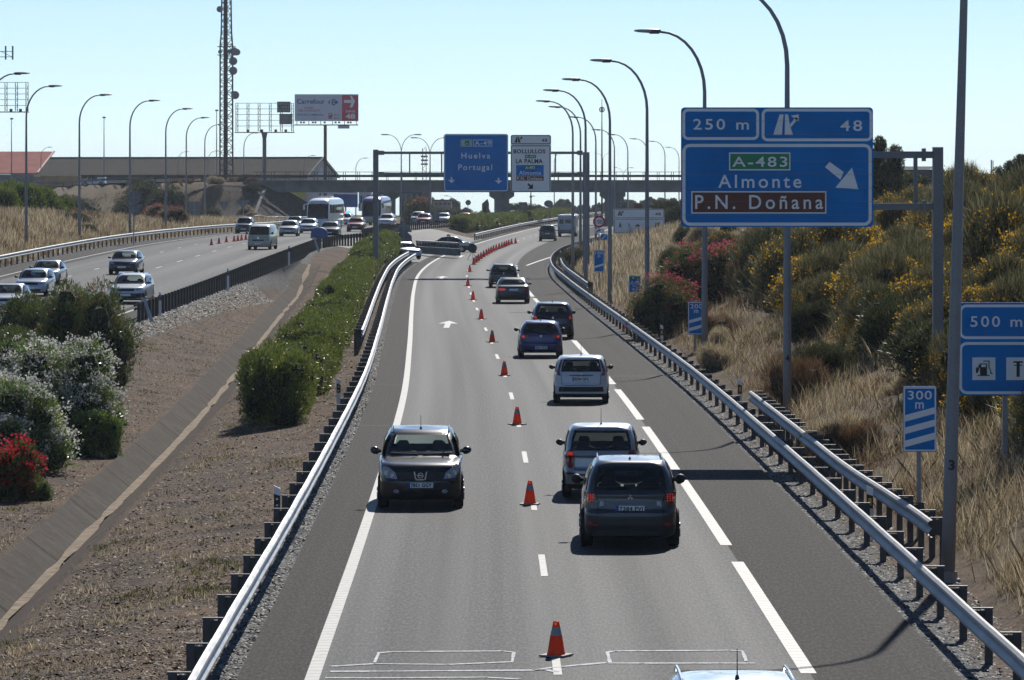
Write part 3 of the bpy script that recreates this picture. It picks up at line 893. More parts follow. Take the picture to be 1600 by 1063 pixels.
mb = MB(); Bd.rect(mb, 1141, 1233, 240.5, 264.5, 2); Bd.done(mb, 'green_inset', 'sign_green')
mb = MB(); Bd.rect(mb, 1082, 1289, 301, 332, 2); Bd.done(mb, 'brown_inset', 'sign_brown')
mb = MB(); Bd.text(mb, 'A-483', 1144, 1230, 245, 261, 3, 1.2); Bd.text(mb, 'P.N. Doñana', 1086, 1286, 305, 327, 3, 1.35); Bd.done(mb, 'inset_lettering', 'sign_white')
# faint panel seams
mb = MB()
for k in range(1, 9): Bd.rect(mb, 1064.5, 1363.5, 168 + k * 21, 168.35 + k * 21, 4)
Bd.done(mb, 'panel_seam', 'sign_back')

# gantry over the far carriageway
Yq = 343
root = empty('sign_gantry', (PX(750, Yq), Yq + .25, 0), 'grey portal gantry across the near carriageway with blue and white direction signs', 'gantry')
ox, oz = root.location.x, root.location.z
for px, w in ((587, 4.2), (916, 5.2)):
    mb = MB(); hw_ = w / (F / Yq); gzz = ground_z(PX(px, Yq), Yq) if px < 600 else 0
    mb.box(PX(px, Yq) - ox - hw_, PX(px, Yq) - ox + hw_, -.2, .2, gzz - .4, PZ(234 if px < 600 else 238, Yq)); mb.build('post', M['gantry'], root)
for py in (239, 272):
    mb = MB(); z = PZ(py, Yq)
    mb.box(PX(591.4, Yq) - ox, PX(910.6, Yq) - ox, -.1, .1, z - .09, z + .09)
    for a, b_ in ((591.5, 600), (902, 910.5)): mb.box(PX(a, Yq) - ox, PX(b_, Yq) - ox, -.15, .15, z - .15, z + .15)
    mb.build('beam', M['gantry'], root)
mb = MB()
for px in (640, 690, 868):
    mb.box(PX(px, Yq) - ox - .045, PX(px, Yq) - ox + .045, -.045, .045, PZ(272, Yq) + .091, PZ(239, Yq) - .091)
mb.build('strut', M['gantry'], root)
root2 = empty('direction_sign', (PX(743.5, Yq), Yq - .05, PZ(300, Yq)), 'blue sign reading Huelva and Portugal hung on the far gantry', 'road sign')
Bd = Board(Yq, root2)
Bd.panel(693.5, 794, 209.5, 299.5, 4, 'sign_blue')
mb = MB(); Bd.ring(mb, 694, 793.6, 210, 299, 4, 1.4); Bd.ring(mb, 739, 769, 218.5, 229, .6, .9); Bd.ring(mb, 720, 737, 218.5, 229, .6, .9); Bd.done(mb, 'border', 'sign_white')
mb = MB(); Bd.rect(mb, 720.8, 736.2, 219.3, 228.2, 1); Bd.done(mb, 'green_inset', 'sign_green')
mb = MB(); Bd.text(mb, 'E-1', 722.5, 735, 220.5, 227); Bd.text(mb, 'A-49', 741.5, 767, 220.5, 227); Bd.text(mb, 'Huelva', 721, 766, 239, 248, sp=1.3); Bd.text(mb, 'Portugal', 716, 769, 257, 269, sp=1.25); Bd.done(mb, 'lettering', 'sign_white')
mb = MB()
for cx, cy_ in ((705.5, 282), (779, 283)):
    Bd.cut(mb); Bd.rect(mb, cx - 1.3, cx + 1.3, cy_ - 5, cy_, 2); Bd.poly(mb, [(cx - 6, cy_ - 1), (cx, cy_ + 4.5), (cx + 6, cy_ - 1), (cx, cy_ - .2)], 2)
Bd.done(mb, 'arrow', 'sign_white')
root3 = empty('exit_direction_sign', (PX(829, Yq), Yq - .05, PZ(300, Yq)), 'white sign reading Bollullos, La Palma and Almonte hung on the far gantry', 'road sign')
Bd = Board(Yq, root3)
Bd.panel(798, 861, 211, 300.5, 3, 'sign_white')
mb = MB(); Bd.ring(mb, 798.5, 860.5, 211.5, 225.5, 3, 1.2); Bd.ring(mb, 798.5, 860, 227.5, 300, 3, 1.2); Bd.done(mb, 'border', 'sign_black')
mb = MB(); exit_symbol(Bd, mb, 804, 214, 12, 9); Bd.done(mb, 'exit_symbol', 'sign_black')
mb = MB(); Bd.text(mb, '48', 846, 855, 217, 222); Bd.text(mb, 'BOLLULLOS', 802.5, 852, 233.5, 240, bold=.03); Bd.text(mb, 'LA PALMA', 806, 848, 248.5, 255.5, bold=.03); Bd.done(mb, 'lettering', 'sign_black')
mb = MB(); Bd.rect(mb, 806.5, 849.5, 258, 275, 1); Bd.done(mb, 'blue_inset', 'sign_blue')
mb = MB(); Bd.rect(mb, 806.5, 849.5, 275.6, 282.5, 1); Bd.done(mb, 'brown_inset', 'sign_brown')
mb = MB(); Bd.cut(mb); Bd.rect(mb, 820.5, 837.5, 242, 247.4, 1); Bd.cut(mb); Bd.rect(mb, 819.5, 837, 259, 265, 2); Bd.done(mb, 'green_inset', 'sign_green')
mb = MB(); Bd.text(mb, 'A-493', 822, 836, 243, 246.6, 2); Bd.text(mb, 'A-483', 821, 835.5, 260, 264.2, 3); Bd.text(mb, 'Almonte', 811, 845.5, 267, 273.5, 2); Bd.text(mb, 'P.N. Doñana', 808, 847.5, 276.6, 281.6, 2); Bd.done(mb, 'inset_lettering', 'sign_white')
mb = MB(); Bd.poly(mb, [(824, 288.5), (826, 286.5), (831.5, 291.5), (829, 293.5)]); Bd.poly(mb, [(824.5, 295.5), (832.5, 287), (833, 295.5)]); Bd.done(mb, 'arrow', 'sign_black')

# 500 m services sign at the right edge
Ys = 100.5
gxx = PX(1571, Ys)
root = empty('services_sign', (gxx, Ys + .1, ground_z(gxx, Ys)), 'blue 500 m sign with fuel pump and workshop symbols, cut by the right photo edge', 'road sign')
for px in (1571, 1668):
    mb = MB(); mb.box(PX(px, Ys) - gxx - .05, PX(px, Ys) - gxx + .05, -.06, .06, ground_z(PX(px, Ys), Ys) - root.location.z - .3, PZ(480, Ys) - root.location.z); mb.build('post', M['galv'], root)
Bd = Board(Ys, root)
Bd.panel(1496, 1742, 473, 618, 8, 'sign_blue')
mb = MB(); Bd.ring(mb, 1498.5, 1612, 476, 530, 11, 4.3); Bd.ring(mb, 1616, 1739.5, 476, 530, 11, 4.3); Bd.ring(mb, 1498.5, 1739.5, 534.5, 616, 12, 4.5); Bd.done(mb, 'border', 'sign_white')
mb = MB(); Bd.text(mb, '500 m', 1516, 1597, 494, 511, sp=1.25); Bd.text(mb, '48', 1690, 1722, 494, 511, sp=1.25); Bd.done(mb, 'lettering', 'sign_white')
mb = MB()
for k in range(4): Bd.rect(mb, 1519 + 53 * k, 1555 + 53 * k, 558.5, 594, 1)
Bd.done(mb, 'pictogram_ground', 'sign_white')
mb = MB(); exit_symbol(Bd, mb, 1632, 486, 38, 32); Bd.done(mb, 'exit_symbol', 'sign_white')
mb = MB()
Bd.rect(mb, 1531, 1542, 568, 586, 2); Bd.rect(mb, 1527, 1546, 586, 587.6, 2); Bd.poly(mb, [(1525, 582), (1527, 583.5), (1532, 571), (1529.5, 569)], 2); Bd.rect(mb, 1524.5, 1527, 574, 583, 2)
Bd.cut(mb); Bd.rect(mb, 1588, 1593, 565, 589, 2); Bd.rect(mb, 1583, 1598, 564.5, 567, 2); Bd.rect(mb, 1584, 1597, 570, 571.6, 2)
Bd.cut(mb); Bd.rect(mb, 1630, 1634, 565, 589, 2); Bd.rect(mb, 1638, 1642, 565, 589, 2); Bd.cut(mb); Bd.rect(mb, 1680, 1698, 580, 584, 2)
Bd.done(mb, 'pictogram', 'sign_black')
mb = MB(); Bd.rect(mb, 1533, 1540, 569.5, 573.5, 3); Bd.done(mb, 'pump_window', 'sign_white')
mb = MB(); Bd.rect(mb, 1536, 1546, 563.5, 565.2, 2); Bd.rect(mb, 1544, 1546, 565.2, 576, 2); Bd.poly(mb, [(1545, 575), (1547, 575), (1550, 584), (1547.5, 584)], 2); Bd.rect(mb, 1546.5, 1551, 583, 584.6, 3); Bd.done(mb, 'pump_hose', 'sign_green')

# countdown markers
def countdown(px0, px1, py0, py1, Y, n, word, post_px, base, lab):
    x = PX(post_px, Y); g = ground_z(x, Y) if x > RR(Y) else 0
    root = empty('countdown_marker', (x, Y + .06, g), lab, 'road sign', 'blue exit countdown markers')
    mb = MB(); mb.box(-.04, .04, -.03, .03, -.4, PZ(py0 + 2, Y) - g); mb.build('post', M['galv'], root)
    Bd = Board(Y, root); w, h = px1 - px0, py1 - py0
    Bd.panel(px0, px1, py0, py1, w * .03, 'sign_blue')
    mb = MB(); Bd.ring(mb, px0 + w * .01, px1 - w * .01, py0 + h * .01, py1 - h * .01, w * .03, w * .045); Bd.done(mb, 'border', 'sign_white')
    mb = MB(); Bd.text(mb, word, px0 + w * .14, px1 - w * .14, py0 + h * .065, py0 + h * .20); Bd.text(mb, 'm', px0 + w * .36, px0 + w * .62, py0 + h * .24, py0 + h * .34); Bd.done(mb, 'lettering', 'sign_white')
    mb = MB()
    for k in range(n):
        c_ = {3: (.44, .63, .83), 2: (.56, .80), 1: (.73,)}[n][k]; t_ = .10
        Bd.poly(mb, [(px0 + w * .05, py0 + h * (c_ + t_)), (px1 - w * .05, py0 + h * (c_ + t_ - .125)), (px1 - w * .05, py0 + h * (c_ - .125)), (px0 + w * .05, py0 + h * c_)], 2)
    Bd.done(mb, 'stripe', 'sign_white')
countdown(1411, 1463, 604, 706, 95, 3, '300', 1436, 845, 'blue 300 m countdown marker with three white stripes on the near right bank')
countdown(1075, 1101, 472, 523, 192, 2, '200', 1086, 560, 'blue 200 m countdown marker with two white stripes behind a lamp pole')
countdown(928, 944, 391, 425, 300, 1, '100', 936, 455, 'blue 100 m countdown marker with one white stripe beside the gantry post')
# kilometre sign 47
Y = 225; x = PX(991, Y); g = ground_z(x, Y)
root = empty('kilometre_sign', (x, Y + .06, g), 'small green and blue kilometre 47 sign between two lamp poles', 'road sign')
mb = MB(); mb.box(-.035, .035, -.03, .03, -.4, PZ(433, Y) - g); mb.build('post', M['galv'], root)
Bd = Board(Y, root); Bd.panel(982.5, 1001, 431, 457, .6, 'sign_blue')
mb = MB(); Bd.ring(mb, 982.7, 1000.8, 431.2, 456.8, .6, .6); Bd.rect(mb, 983.2, 1000.3, 443.4, 444.1, 2); Bd.text(mb, 'A-49', 985.5, 998, 439, 442.4); Bd.text(mb, 'km', 988.5, 994.5, 445.6, 447.8); Bd.text(mb, '47', 987, 997, 449.5, 455); Bd.text(mb, 'E-1', 988, 996, 432.9, 435.7, 3); Bd.done(mb, 'lettering', 'sign_white')
mb = MB(); Bd.rect(mb, 983.3, 1000.2, 431.8, 436.6, 2); Bd.done(mb, 'green_inset', 'sign_green')
# white services exit sign
Y = 430; x = PX(981, Y); g = max(0, ground_z(x, Y) if x > RR(Y) else 0)
root = empty('exit_services_sign', (x, Y + .08, g), 'wide white exit 48 sign with service symbols and a slanted arrow, behind a lamp pole', 'road sign')
for px in (981, 1024):
    mb = MB(); mb.box(PX(px, Y) - x - .05, PX(px, Y) - x + .05, -.04, .04, -.8, PZ(330, Y) - g); mb.build('post', M['galv'], root)
Bd = Board(Y, root); Bd.panel(958.5, 1038, 326.5, 364.5, 2, 'sign_white')
mb = MB(); Bd.ring(mb, 959.5, 1037.5, 327.2, 341, 2, .7); Bd.ring(mb, 959.5, 1037, 342.5, 363.8, 2, .7); Bd.done(mb, 'border', 'sign_black')
mb = MB(); exit_symbol(Bd, mb, 965, 330, 9.5, 7.2); Bd.done(mb, 'exit_symbol', 'sign_black')
mb = MB(); Bd.text(mb, '48', 1023.5, 1032.5, 332.5, 336.8); Bd.done(mb, 'lettering', 'sign_black')
mb = MB(); Bd.poly(mb, [(1019, 356), (1021.5, 358), (1029, 351.5), (1026.5, 349)]); Bd.poly(mb, [(1023, 349.5), (1031.5, 347), (1030, 355.5)]); Bd.done(mb, 'arrow', 'sign_black')
mb = MB(); Bd.rect(mb, 967.5, 970.5, 350, 354.5); Bd.rect(mb, 966.5, 971.5, 354.5, 355.3); Bd.rect(mb, 968.3, 969.8, 347.8, 349.8); Bd.cut(mb); Bd.rect(mb, 982.3, 983.6, 349.5, 355.5); Bd.rect(mb, 981, 983.6, 349.5, 350.3); Bd.cut(mb); Bd.rect(mb, 993, 999.5, 352, 354.5); Bd.rect(mb, 994.5, 998, 350.8, 352); Bd.done(mb, 'pictogram', 'sign_black')
# brown sign behind it
Y = 520; x = PX(996, Y)
g = ground_z(x, Y); root = empty('brown_sign', (x, Y, g), 'small dark red sign board above the white exit sign', 'road sign')
mb = MB(); mb.box(-.05, .05, .01, .09, -.5, PZ(320, Y) - g); mb.build('post', M['galv'], root)
Bd = Board(Y, root); Bd.panel(990.5, 1003, 318, 326, .4, 'sign_brown')
# speed limit 100
Y = 330; x = PX(936, Y)
root = empty('speed_limit_sign', (x, Y + .06, 0), 'round red and white speed limit 100 sign with a white arrow plate below', 'road sign')
mb = MB(); mb.box(-.04, .04, -.03, .03, -.3, PZ(340, Y)); mb.build('post', M['galv'], root)
Bd = Board(Y, root); S_ = F / Y
def disc(name, cx, cy_, r0, mat, d, th=.02):
    a = Bd.p(cx, cy_); mb = MB(); yy_ = Bd.y(d)
    mb.prism([(a[0] + r0 / S_ * math.cos(2 * math.pi * k / 28), a[1] + r0 / S_ * math.sin(2 * math.pi * k / 28)) for k in range(28)], yy_, yy_ + th)
    return fix_normals(mb.build(name, M[mat], root))
disc('red_rim', 936, 346.5, 9.6, 'sign_red', 0); disc('white_disc', 936, 346.5, 6.6, 'sign_white', 1, .004)
mb = MB(); Bd.text(mb, '100', 930.5, 941.5, 343.2, 350, 2); Bd.done(mb, 'lettering', 'sign_black')
Bd.panel(928.5, 944.5, 357.5, 364.5, .3, 'sign_white', 'arrow_plate', .02)
mb = MB(); Bd.poly(mb, [(931, 362.6), (932, 363.6), (936.5, 360.6), (935.5, 359.4)]); Bd.poly(mb, [(934, 359.2), (938.5, 358.2), (937.2, 362)]); Bd.done(mb, 'arrow', 'sign_black')
Y = 345; x = PX(944, Y); root = empty('small_blue_sign', (x, Y, 0), 'small blue plate behind the poles below the speed limit sign', 'road sign')
mb = MB(); mb.box(-.035, .035, .01, .07, -.3, PZ(368, Y)); mb.build('post', M['galv'], root)
Bd = Board(Y, root); Bd.panel(938.5, 949, 366, 375, .3, 'sign_blue', thick=.02)
mb = MB(); Bd.poly(mb, [(940, 373.6), (941, 374.2), (947.5, 368), (946.5, 367.4)]); Bd.done(mb, 'stripe', 'sign_white')

# backs of signs that face the other way
def sign_back(px, py, Y, shapes, base_py, lab, w_post=.04):
    x = PX(px, Y); zb = PZ(base_py, Y)
    root = empty('sign_seen_from_behind', (x, Y, zb), lab, 'road sign', 'traffic signs seen from behind')
    top = min(s[2] for s in shapes)
    mb = MB(); mb.box(-w_post, w_post, -.05, .03, -.4, PZ(top, Y) - zb); mb.build('post', M['galv'], root)
    for k, (kind, cx, y0, y1, hw_) in enumerate(shapes):
        cxm = PX(cx, Y) - x; z0, z1 = PZ(y1, Y) - zb, PZ(y0, Y) - zb; h_ = hw_ / F * Y
        if kind == 'disc': P = [(cxm + h_ * math.cos(2 * math.pi * q / 24), (z0 + z1) / 2 + (z1 - z0) / 2 * math.sin(2 * math.pi * q / 24)) for q in range(24)]
        elif kind == 'oct': P = [(cxm + h_ * 1.08 * math.cos(2 * math.pi * (q + .5) / 8), (z0 + z1) / 2 + (z1 - z0) / 2 * 1.08 * math.sin(2 * math.pi * (q + .5) / 8)) for q in range(8)]
        elif kind == 'tri': P = [(cxm - h_, z0), (cxm + h_, z0), (cxm + h_ * .08, z1), (cxm - h_ * .08, z1)]
        elif kind == 'inv': P = [(cxm - h_ * .08, z0), (cxm + h_ * .08, z0), (cxm + h_, z1), (cxm - h_, z1)]
        else: P = [(cxm - h_, z0), (cxm + h_, z0), (cxm + h_, z1), (cxm - h_, z1)]
        mb = MB(); mb.prism(P, .035, .055); fix_normals(mb.build('plate', M['sign_back'], root))
        mb = MB(); mb.box(cxm - h_ * .6, cxm + h_ * .6, .012, .032, (z0 + z1) / 2 - .03, (z0 + z1) / 2 + .03); mb.build('bracket', M['galv'], root)
sign_back(631, 0, 412, [('tri', 631, 343.5, 363, 13), ('oct', 631, 362.5, 385, 12.5)], 398, 'triangular and octagonal sign backs on one post at the end of the hedge')
sign_back(209, 0, 400, [('disc', 210, 299, 318, 10.5), ('inv', 210, 320, 339, 13)], 383, 'round and triangular sign backs by the fourth left lamp')
sign_back(17, 0, 470, [('rect', 17, 297, 318, 4.6)], 345, 'narrow pale sign back at the far left')
sign_back(37, 0, 470, [('rect', 37, 291, 322, 5)], 345, 'narrow dark sign back beside the second left lamp')
sign_back(304, 0, 560, [('rect', 303.5, 315, 341, 8.8)], 355, 'rectangular sign back on two posts left of the bridge slope')
sign_back(350, 0, 610, [('inv', 350, 315, 330, 8.5)], 352, 'small triangular sign back left of the bridge slope')
sign_back(380, 0, 610, [('inv', 379.5, 313, 327, 10.5)], 352, 'wide triangular sign back next to the bridge slope')
sign_back(731, 0, 640, [('disc', 731.5, 312.5, 321, 4.3), ('disc', 727.5, 324, 331.5, 3.8)], 345, 'two small round sign backs under the blue gantry sign')
sign_back(858, 0, 640, [('disc', 857, 313, 324, 7)], 345, 'round sign back under the white gantry sign')
sign_back(680, 0, 600, [('rect', 680, 330, 356, 6.5)], 362, 'grey rectangular board right of the red car')
sign_back(817, 0, 720, [('rect', 817, 316, 329, 6.6)], 348, 'small grey sign back beyond the bridge pier')
# black round sign on a tripod by the barrier
Y = 410; x, g = PX(738, Y), .0
root = empty('tripod_sign', (x, Y, g), 'black round sign back on a folding tripod beside the steel barrier', 'road sign')
mb = MB(); mb.prism([(.38 * math.cos(2 * math.pi * k / 24), .95 + .38 * math.sin(2 * math.pi * k / 24)) for k in range(24)], -.015, .015); fix_normals(mb.build('disc', M['sign_black'], root))
for dx, dy in ((-.4, -.25), (.35, -.25), (0, .4)):
    mb = MB(); mb.bar((0, .03, .75), (dx, dy, 0.01), .03); mb.build('leg', M['galv'], root)

# delineator posts
def delineator(x, Y, z, lab, kind='white'):
    root = empty('delineator_post', (x, Y, z), lab, 'delineator', 'white delineator posts')
    mb = MB(); mb.prism([(-.06, -.3), (.06, -.3), (.06, 1.0), (-.06, 1.06)], -.03, .03); fix_normals(mb.build('post', M['sign_white'], root))
    mb = MB(); mb.prism([(-.062, .62), (.062, .62), (.062, .86), (-.062, .90)], -.033, .033); fix_normals(mb.build('band', M['sign_black'], root))
    mb = MB(); 
    if kind == 'white':
        for zz in (.68, .80): mb.prism([(.022 * math.cos(q * .8), zz + .022 * math.sin(q * .8)) for q in range(8)], -.038, -.034)
        mb.build('reflector', M['sign_white'], root)
    else:
        mb.box(-.03, .03, -.038, -.034, .68, .82); mb.build('reflector', M['yellow'], root)
for (px, Y, kind, lab) in ((433, 96, 'white', 'white delineator with two round reflectors behind the near left guardrail'), (529, 147, 'white', 'white delineator beside the front of the hedge'),
                    (1359, 95, 'amber', 'white delineator with amber reflector by the nearest double rail'), (1156, 145, 'amber', 'white delineator with amber reflector at the start of the second right rail'), (1034, 198, 'amber', 'white delineator with amber reflector in front of the red oleander')):
    x = PX(px, Y); delineator(x, Y, ground_z(x, Y) if abs(px) else 0, lab, kind)
for (px, Y, lab) in ((253, 236, 'grey delineator post on the dark rail beside the white estate car'), (329, 280, 'grey delineator post on the dark rail, second past the white estate car'), (386, 338, 'grey delineator post on the dark rail below the cream van')):
    x = float(Lf(Y)) + .25; delineator(x, Y, float(ZLf(Y)), lab)
for (px, Y, lab) in ((876, 392, 'slim delineator post at the nose of the far right rail'), (900, 430, 'slim delineator post among the far right poles')):
    delineator(PX(px, Y), Y, 0, lab, 'amber')
# ---------------------------------------------------------------- bridge over the motorway
Yb = 700
root = empty('overpass_bridge', (0, Yb, 0), 'long concrete road bridge crossing the motorway on hammerhead piers', 'bridge')
zs, zt = PZ(300.5, Yb), PZ(284, Yb)
mb = MB(); mb.box(-34.9, 40, -4.2, 4.2, zs, zt); mb.box(-36, 41, -4.9, 4.9, zt + .002, zt + .22)
mb.build('deck', M['conc_dark'], root)
for px, w in ((604, 1.2), (784, 1.05), (957, 1.05)):
    x = PX(px, Yb); mb = MB()
    g = ground_z(x, Yb)
    P = [(x - w - .7, zs - .002), (x + w + .7, zs - .002), (x + w + .7, zs - .55), (x + w, zs - 1.0), (x + w, -.4), (x - w, -.4), (x - w, zs - 1.0), (x - w - .7, zs - .55)]
    mb.prism(P, -3.4, 3.4); fix_normals(mb.build('pier', M['conc_dark'], root))
for yy_ in (-4.75, 4.75):
    mb = MB(); mb.box(-60, 60, yy_ - .04, yy_ + .04, zt + .62, zt + .95); mb.box(-36, 41, yy_ - .02, yy_ + .02, zt + 1.32, zt + 1.38)
    mb.build('parapet_rail', M['galv_dark'], root)
for k in range(39):
    mb = MB()
    for yy_ in (-4.75, 4.75): mb.box(-.04, .04, yy_ + .045, yy_ + .12, zt + .22, zt + 1.4)
    mb.build('parapet_post', M['galv_dark'], root, loc=(-35.5 + k * 2, 0, 0))
mb = MB(); mb.box(-37.5, -34.9, -4.4, 4.4, zs - 1.4, zt); mb.box(-36.6, -34.95, -5.6, -4.42, zs - 1.2, zt + .1); mb.build('abutment', M['conc_dark'], root)
# kerb of the stone pitching
mb = MB()
e = [(-35.2, 693.0), (-36.4, 688.5), (-37.5, 683.5)]
pts = [Vector((PX(414, 694), 694, 0)), Vector((PX(396, 685), 685, 0))]
for k in range(10):
    t0, t1 = k / 10, (k + 1) / 10
    a = pts[0].lerp(pts[1], t0); b_ = pts[0].lerp(pts[1], t1)
    a.z = ground_z(a.x, a.y) + .1; b_.z = ground_z(b_.x, b_.y) + .1
    mb.bar(a, b_, .4, .25)
tag(mb.build('slope_kerb', M['concrete']), 'pale concrete strip down the edge of the stone slope at the bridge end', 'kerb')
# guard rail of the approach road
mb = MB(); P_ = []
for (a, b_) in zip(APP, APP[1:]):
    d = Vector((b_[0] - a[0], b_[1] - a[1], 0)); n = Vector((d.y, -d.x, 0)).normalized()
    if n.y > 0: n = -n
    P_ += [Vector((a[0] + (b_[0] - a[0]) * t, a[1] + (b_[1] - a[1]) * t, a[2] + (b_[2] - a[2]) * t)) + n * 5.0 for t in (0, .25, .5, .75)]
root = empty('guard_rail', P_[0], 'low dark guardrail along the road on top of the left embankment', 'guardrail')
for a, b_ in zip(P_, P_[1:]):
    mb.bar(a + Vector((0, 0, .6)) - P_[0], b_ + Vector((0, 0, .6)) - P_[0], .06, .32)
mb.build('beam', M['galv_dark'], root)
for a in P_[::1]:
    mb = MB(); mb.box(-.06, .06, .04, .14, -.4, .7); mb.build('post', M['galv_dark'], root, loc=a - P_[0])

# ---------------------------------------------------------------- warehouses
def tiles(name, col, sc, dark, horizontal=True):
    m, nt, b = newmat(name)
    oc = objcoord(nt)
    w = node(nt, 'ShaderNodeTexWave'); w.wave_type = 'BANDS'; w.bands_direction = 'Y' if horizontal else 'X'; w.inputs['Scale'].default_value = sc; w.inputs['Distortion'].default_value = .6
    nt.links.new(oc, w.inputs['Vector'])
    n = tex_noise(nt, .5, 6, .7, oc)
    c = ramp(nt, [(.25, tuple(q * .72 for q in col)), (.75, tuple(q * 1.18 for q in col))], n)
    c = mixc(nt, math_(nt, 'MULTIPLY', w.outputs[0], .45), c, dark)
    nt.links.new(c, b.inputs['Base Color']); b.inputs['Roughness'].default_value = .95; b.inputs['Specular IOR Level'].default_value = .1
    return m
M['roof_grey'] = tiles('fibre_cement_roof', (.060, .049, .041), .55, (.034, .029, .025))
M['roof_red'] = tiles('red_sheet_roof', (.36, .13, .10), 1.2, (.2, .07, .06), False)
M['wall_ochre'] = plain('ochre_wall', (.33, .21, .08), .9, 0, .25, .6)
M['wall_white'] = plain('white_wall', (.48, .47, .45), .9, 0, .15, .5)
M['wall_blue'] = plain('blue_wall', (.04, .09, .22), .8, 0, .15, .5)
M['door'] = plain('dark_door', (.05, .05, .055), .7)
M['win'] = plain('window_glass_dark', (.02, .025, .03), .15)
Yw = 930
def wp(px, py, dy=0): return (PX(px, Yw + dy), Yw + dy, PZ(py, Yw + dy))
x0, x1 = PX(50, Yw), PX(478, Yw)
th = R(14)
root = empty('warehouse', (x1, Yw, 0), 'long warehouse with a grey brown pitched roof and a pale gable at its right end', 'warehouse', rz=-th * 1.0)
Lw = (x1 - x0) / math.cos(th) + 6; Wd = 21.0
ze, zr = PZ(276, Yw), PZ(246, Yw)
mb = MB(); mb.add([(-Lw, -.6, ze - .15), (.35, -.6, ze - .15), (.35, Wd / 2, zr), (-Lw, Wd / 2, zr), (.35, Wd + .6, ze - .15), (-Lw, Wd + .6, ze - .15)], [(0, 1, 2, 3), (3, 2, 4, 5)])
mb.add([(-Lw, -.6, ze - .3), (.35, -.6, ze - .3), (.35, Wd / 2, zr - .2), (-Lw, Wd / 2, zr - .2), (.35, Wd + .6, ze - .3), (-Lw, Wd + .6, ze - .3)], [(3, 2, 1, 0), (5, 4, 2, 3)])
mb.build('roof', M['roof_grey'], root)
mb = MB(); mb.box(-Lw, .36, Wd / 2 - .25, Wd / 2 + .25, zr - .02, zr + .14); mb.build('ridge', M['roof_grey'], root)
mb = MB(); mb.box(-Lw + .2, 0, 0, .3, -1, ze - .2); mb.box(-Lw + .2, -.01, Wd - .3, Wd, -1, ze - .2); mb.build('wall', M['wall_white'], root)
mb = MB(); mb.add([(0, 0, -1), (0, Wd, -1), (0, Wd, ze - .25), (0, Wd / 2, zr - .25), (0, 0, ze - .25), (-.3, 0, -1), (-.3, Wd, -1), (-.3, Wd, ze - .25), (-.3, Wd / 2, zr - .25), (-.3, 0, ze - .25)],
                  [(0, 1, 2, 3, 4), (9, 8, 7, 6, 5), (0, 5, 6, 1), (4, 3, 8, 9), (3, 2, 7, 8)]); fix_normals(mb.build('gable', M['wall_white'], root))
mb = MB(); mb.add([(.02, Wd * .3, ze - .2), (.02, Wd * .7, ze - .2), (.02, Wd / 2, zr - 1.7)], [(0, 1, 2)]); mb.build('gable_panel', plain('skylight_panel', (.62, .63, .65), .6), root)
mb = MB()
for a, b_ in (((.4, -.6, ze - .2), (.4, Wd / 2, zr + .02)), ((.4, Wd / 2, zr + .02), (.4, Wd + .6, ze - .2))): mb.bar(a, b_, .12, .35)
mb.build('verge_trim', M['wall_white'], root)
for a, b_, mt, z1 in ((-Lw + 5, -Lw + 14, 'wall_ochre', 3.6), (-Lw + 22, -Lw + 30, 'wall_blue', 3.6), (-24, -6, 'wall_blue', 3.4)):
    mb = MB(); mb.box(a, b_, -.06, -.003, -.5, z1 + 1.4); mb.build('painted_panel', M[mt], root)
for a in (-Lw + 17, -Lw + 34, -Lw + 46):
    mb = MB(); mb.box(a, a + 3, -.05, -.003, .5, 3.8); mb.build('roller_door', M['door'], root)
# red roofed part to its left
xr0, xr1 = -125.0, PX(58, Yw - 12)
root = empty('red_roofed_shed', (xr1, Yw - 14, 0), 'shed with a red sheet metal roof at the left edge behind the lamp posts', 'warehouse')
Lr = xr1 - xr0; ze2, zr2 = PZ(270.5, Yw - 14), PZ(239, Yw)
xr = PX(83, Yw) - xr1
mb = MB(); mb.add([(-Lr, -.5, ze2), (.3, -.5, ze2), (xr, 16, zr2 + .25), (-Lr, 16, zr2 + .25), (-Lr, -.5, ze2 - .2), (.3, -.5, ze2 - .2), (xr, 16, zr2 + .05), (-Lr, 16, zr2 + .05)], [(0, 1, 2, 3), (7, 6, 5, 4), (0, 4, 5, 1), (1, 5, 6, 2), (2, 6, 7, 3)])
fix_normals(mb.build('roof', M['roof_red'], root))
mb = MB(); mb.bar((.32, -.5, ze2 + .05), (xr + .02, 16, zr2 + .3), .3, .25); mb.build('verge_trim', plain('pink_trim', (.5, .3, .27), .7), root)
mb = MB(); mb.box(-Lr, -.4, -.1, .2, -1, ze2 - .25); mb.build('wall', M['conc_dark'], root)
for a in (-3.6, -12, -20):
    mb = MB(); mb.box(a, a + 1.4, -.14, -.103, 3.2, ze2 - 1.0); mb.build('window', M['win'], root)
mb = MB(); mb.box(-8.5, -5.5, -.15, -.103, .2, 3.6); mb.build('door', M['door'], root)
# ochre wall with faded sign between
mb = MB(); xa, xb = PX(64, 915), PX(126, 915); mb.box(0, xb - xa, 0, .3, 0, PZ(275, 915) - 2)
mb.box(.8, xb - xa - .8, -.05, -.003, PZ(288, 915) - 2, PZ(278, 915) - 2)
tag(mb.build('ochre_wall', M['wall_ochre'], loc=(xa, 915, 2)), 'ochre boundary wall with a faded painted panel left of the white van', 'wall')

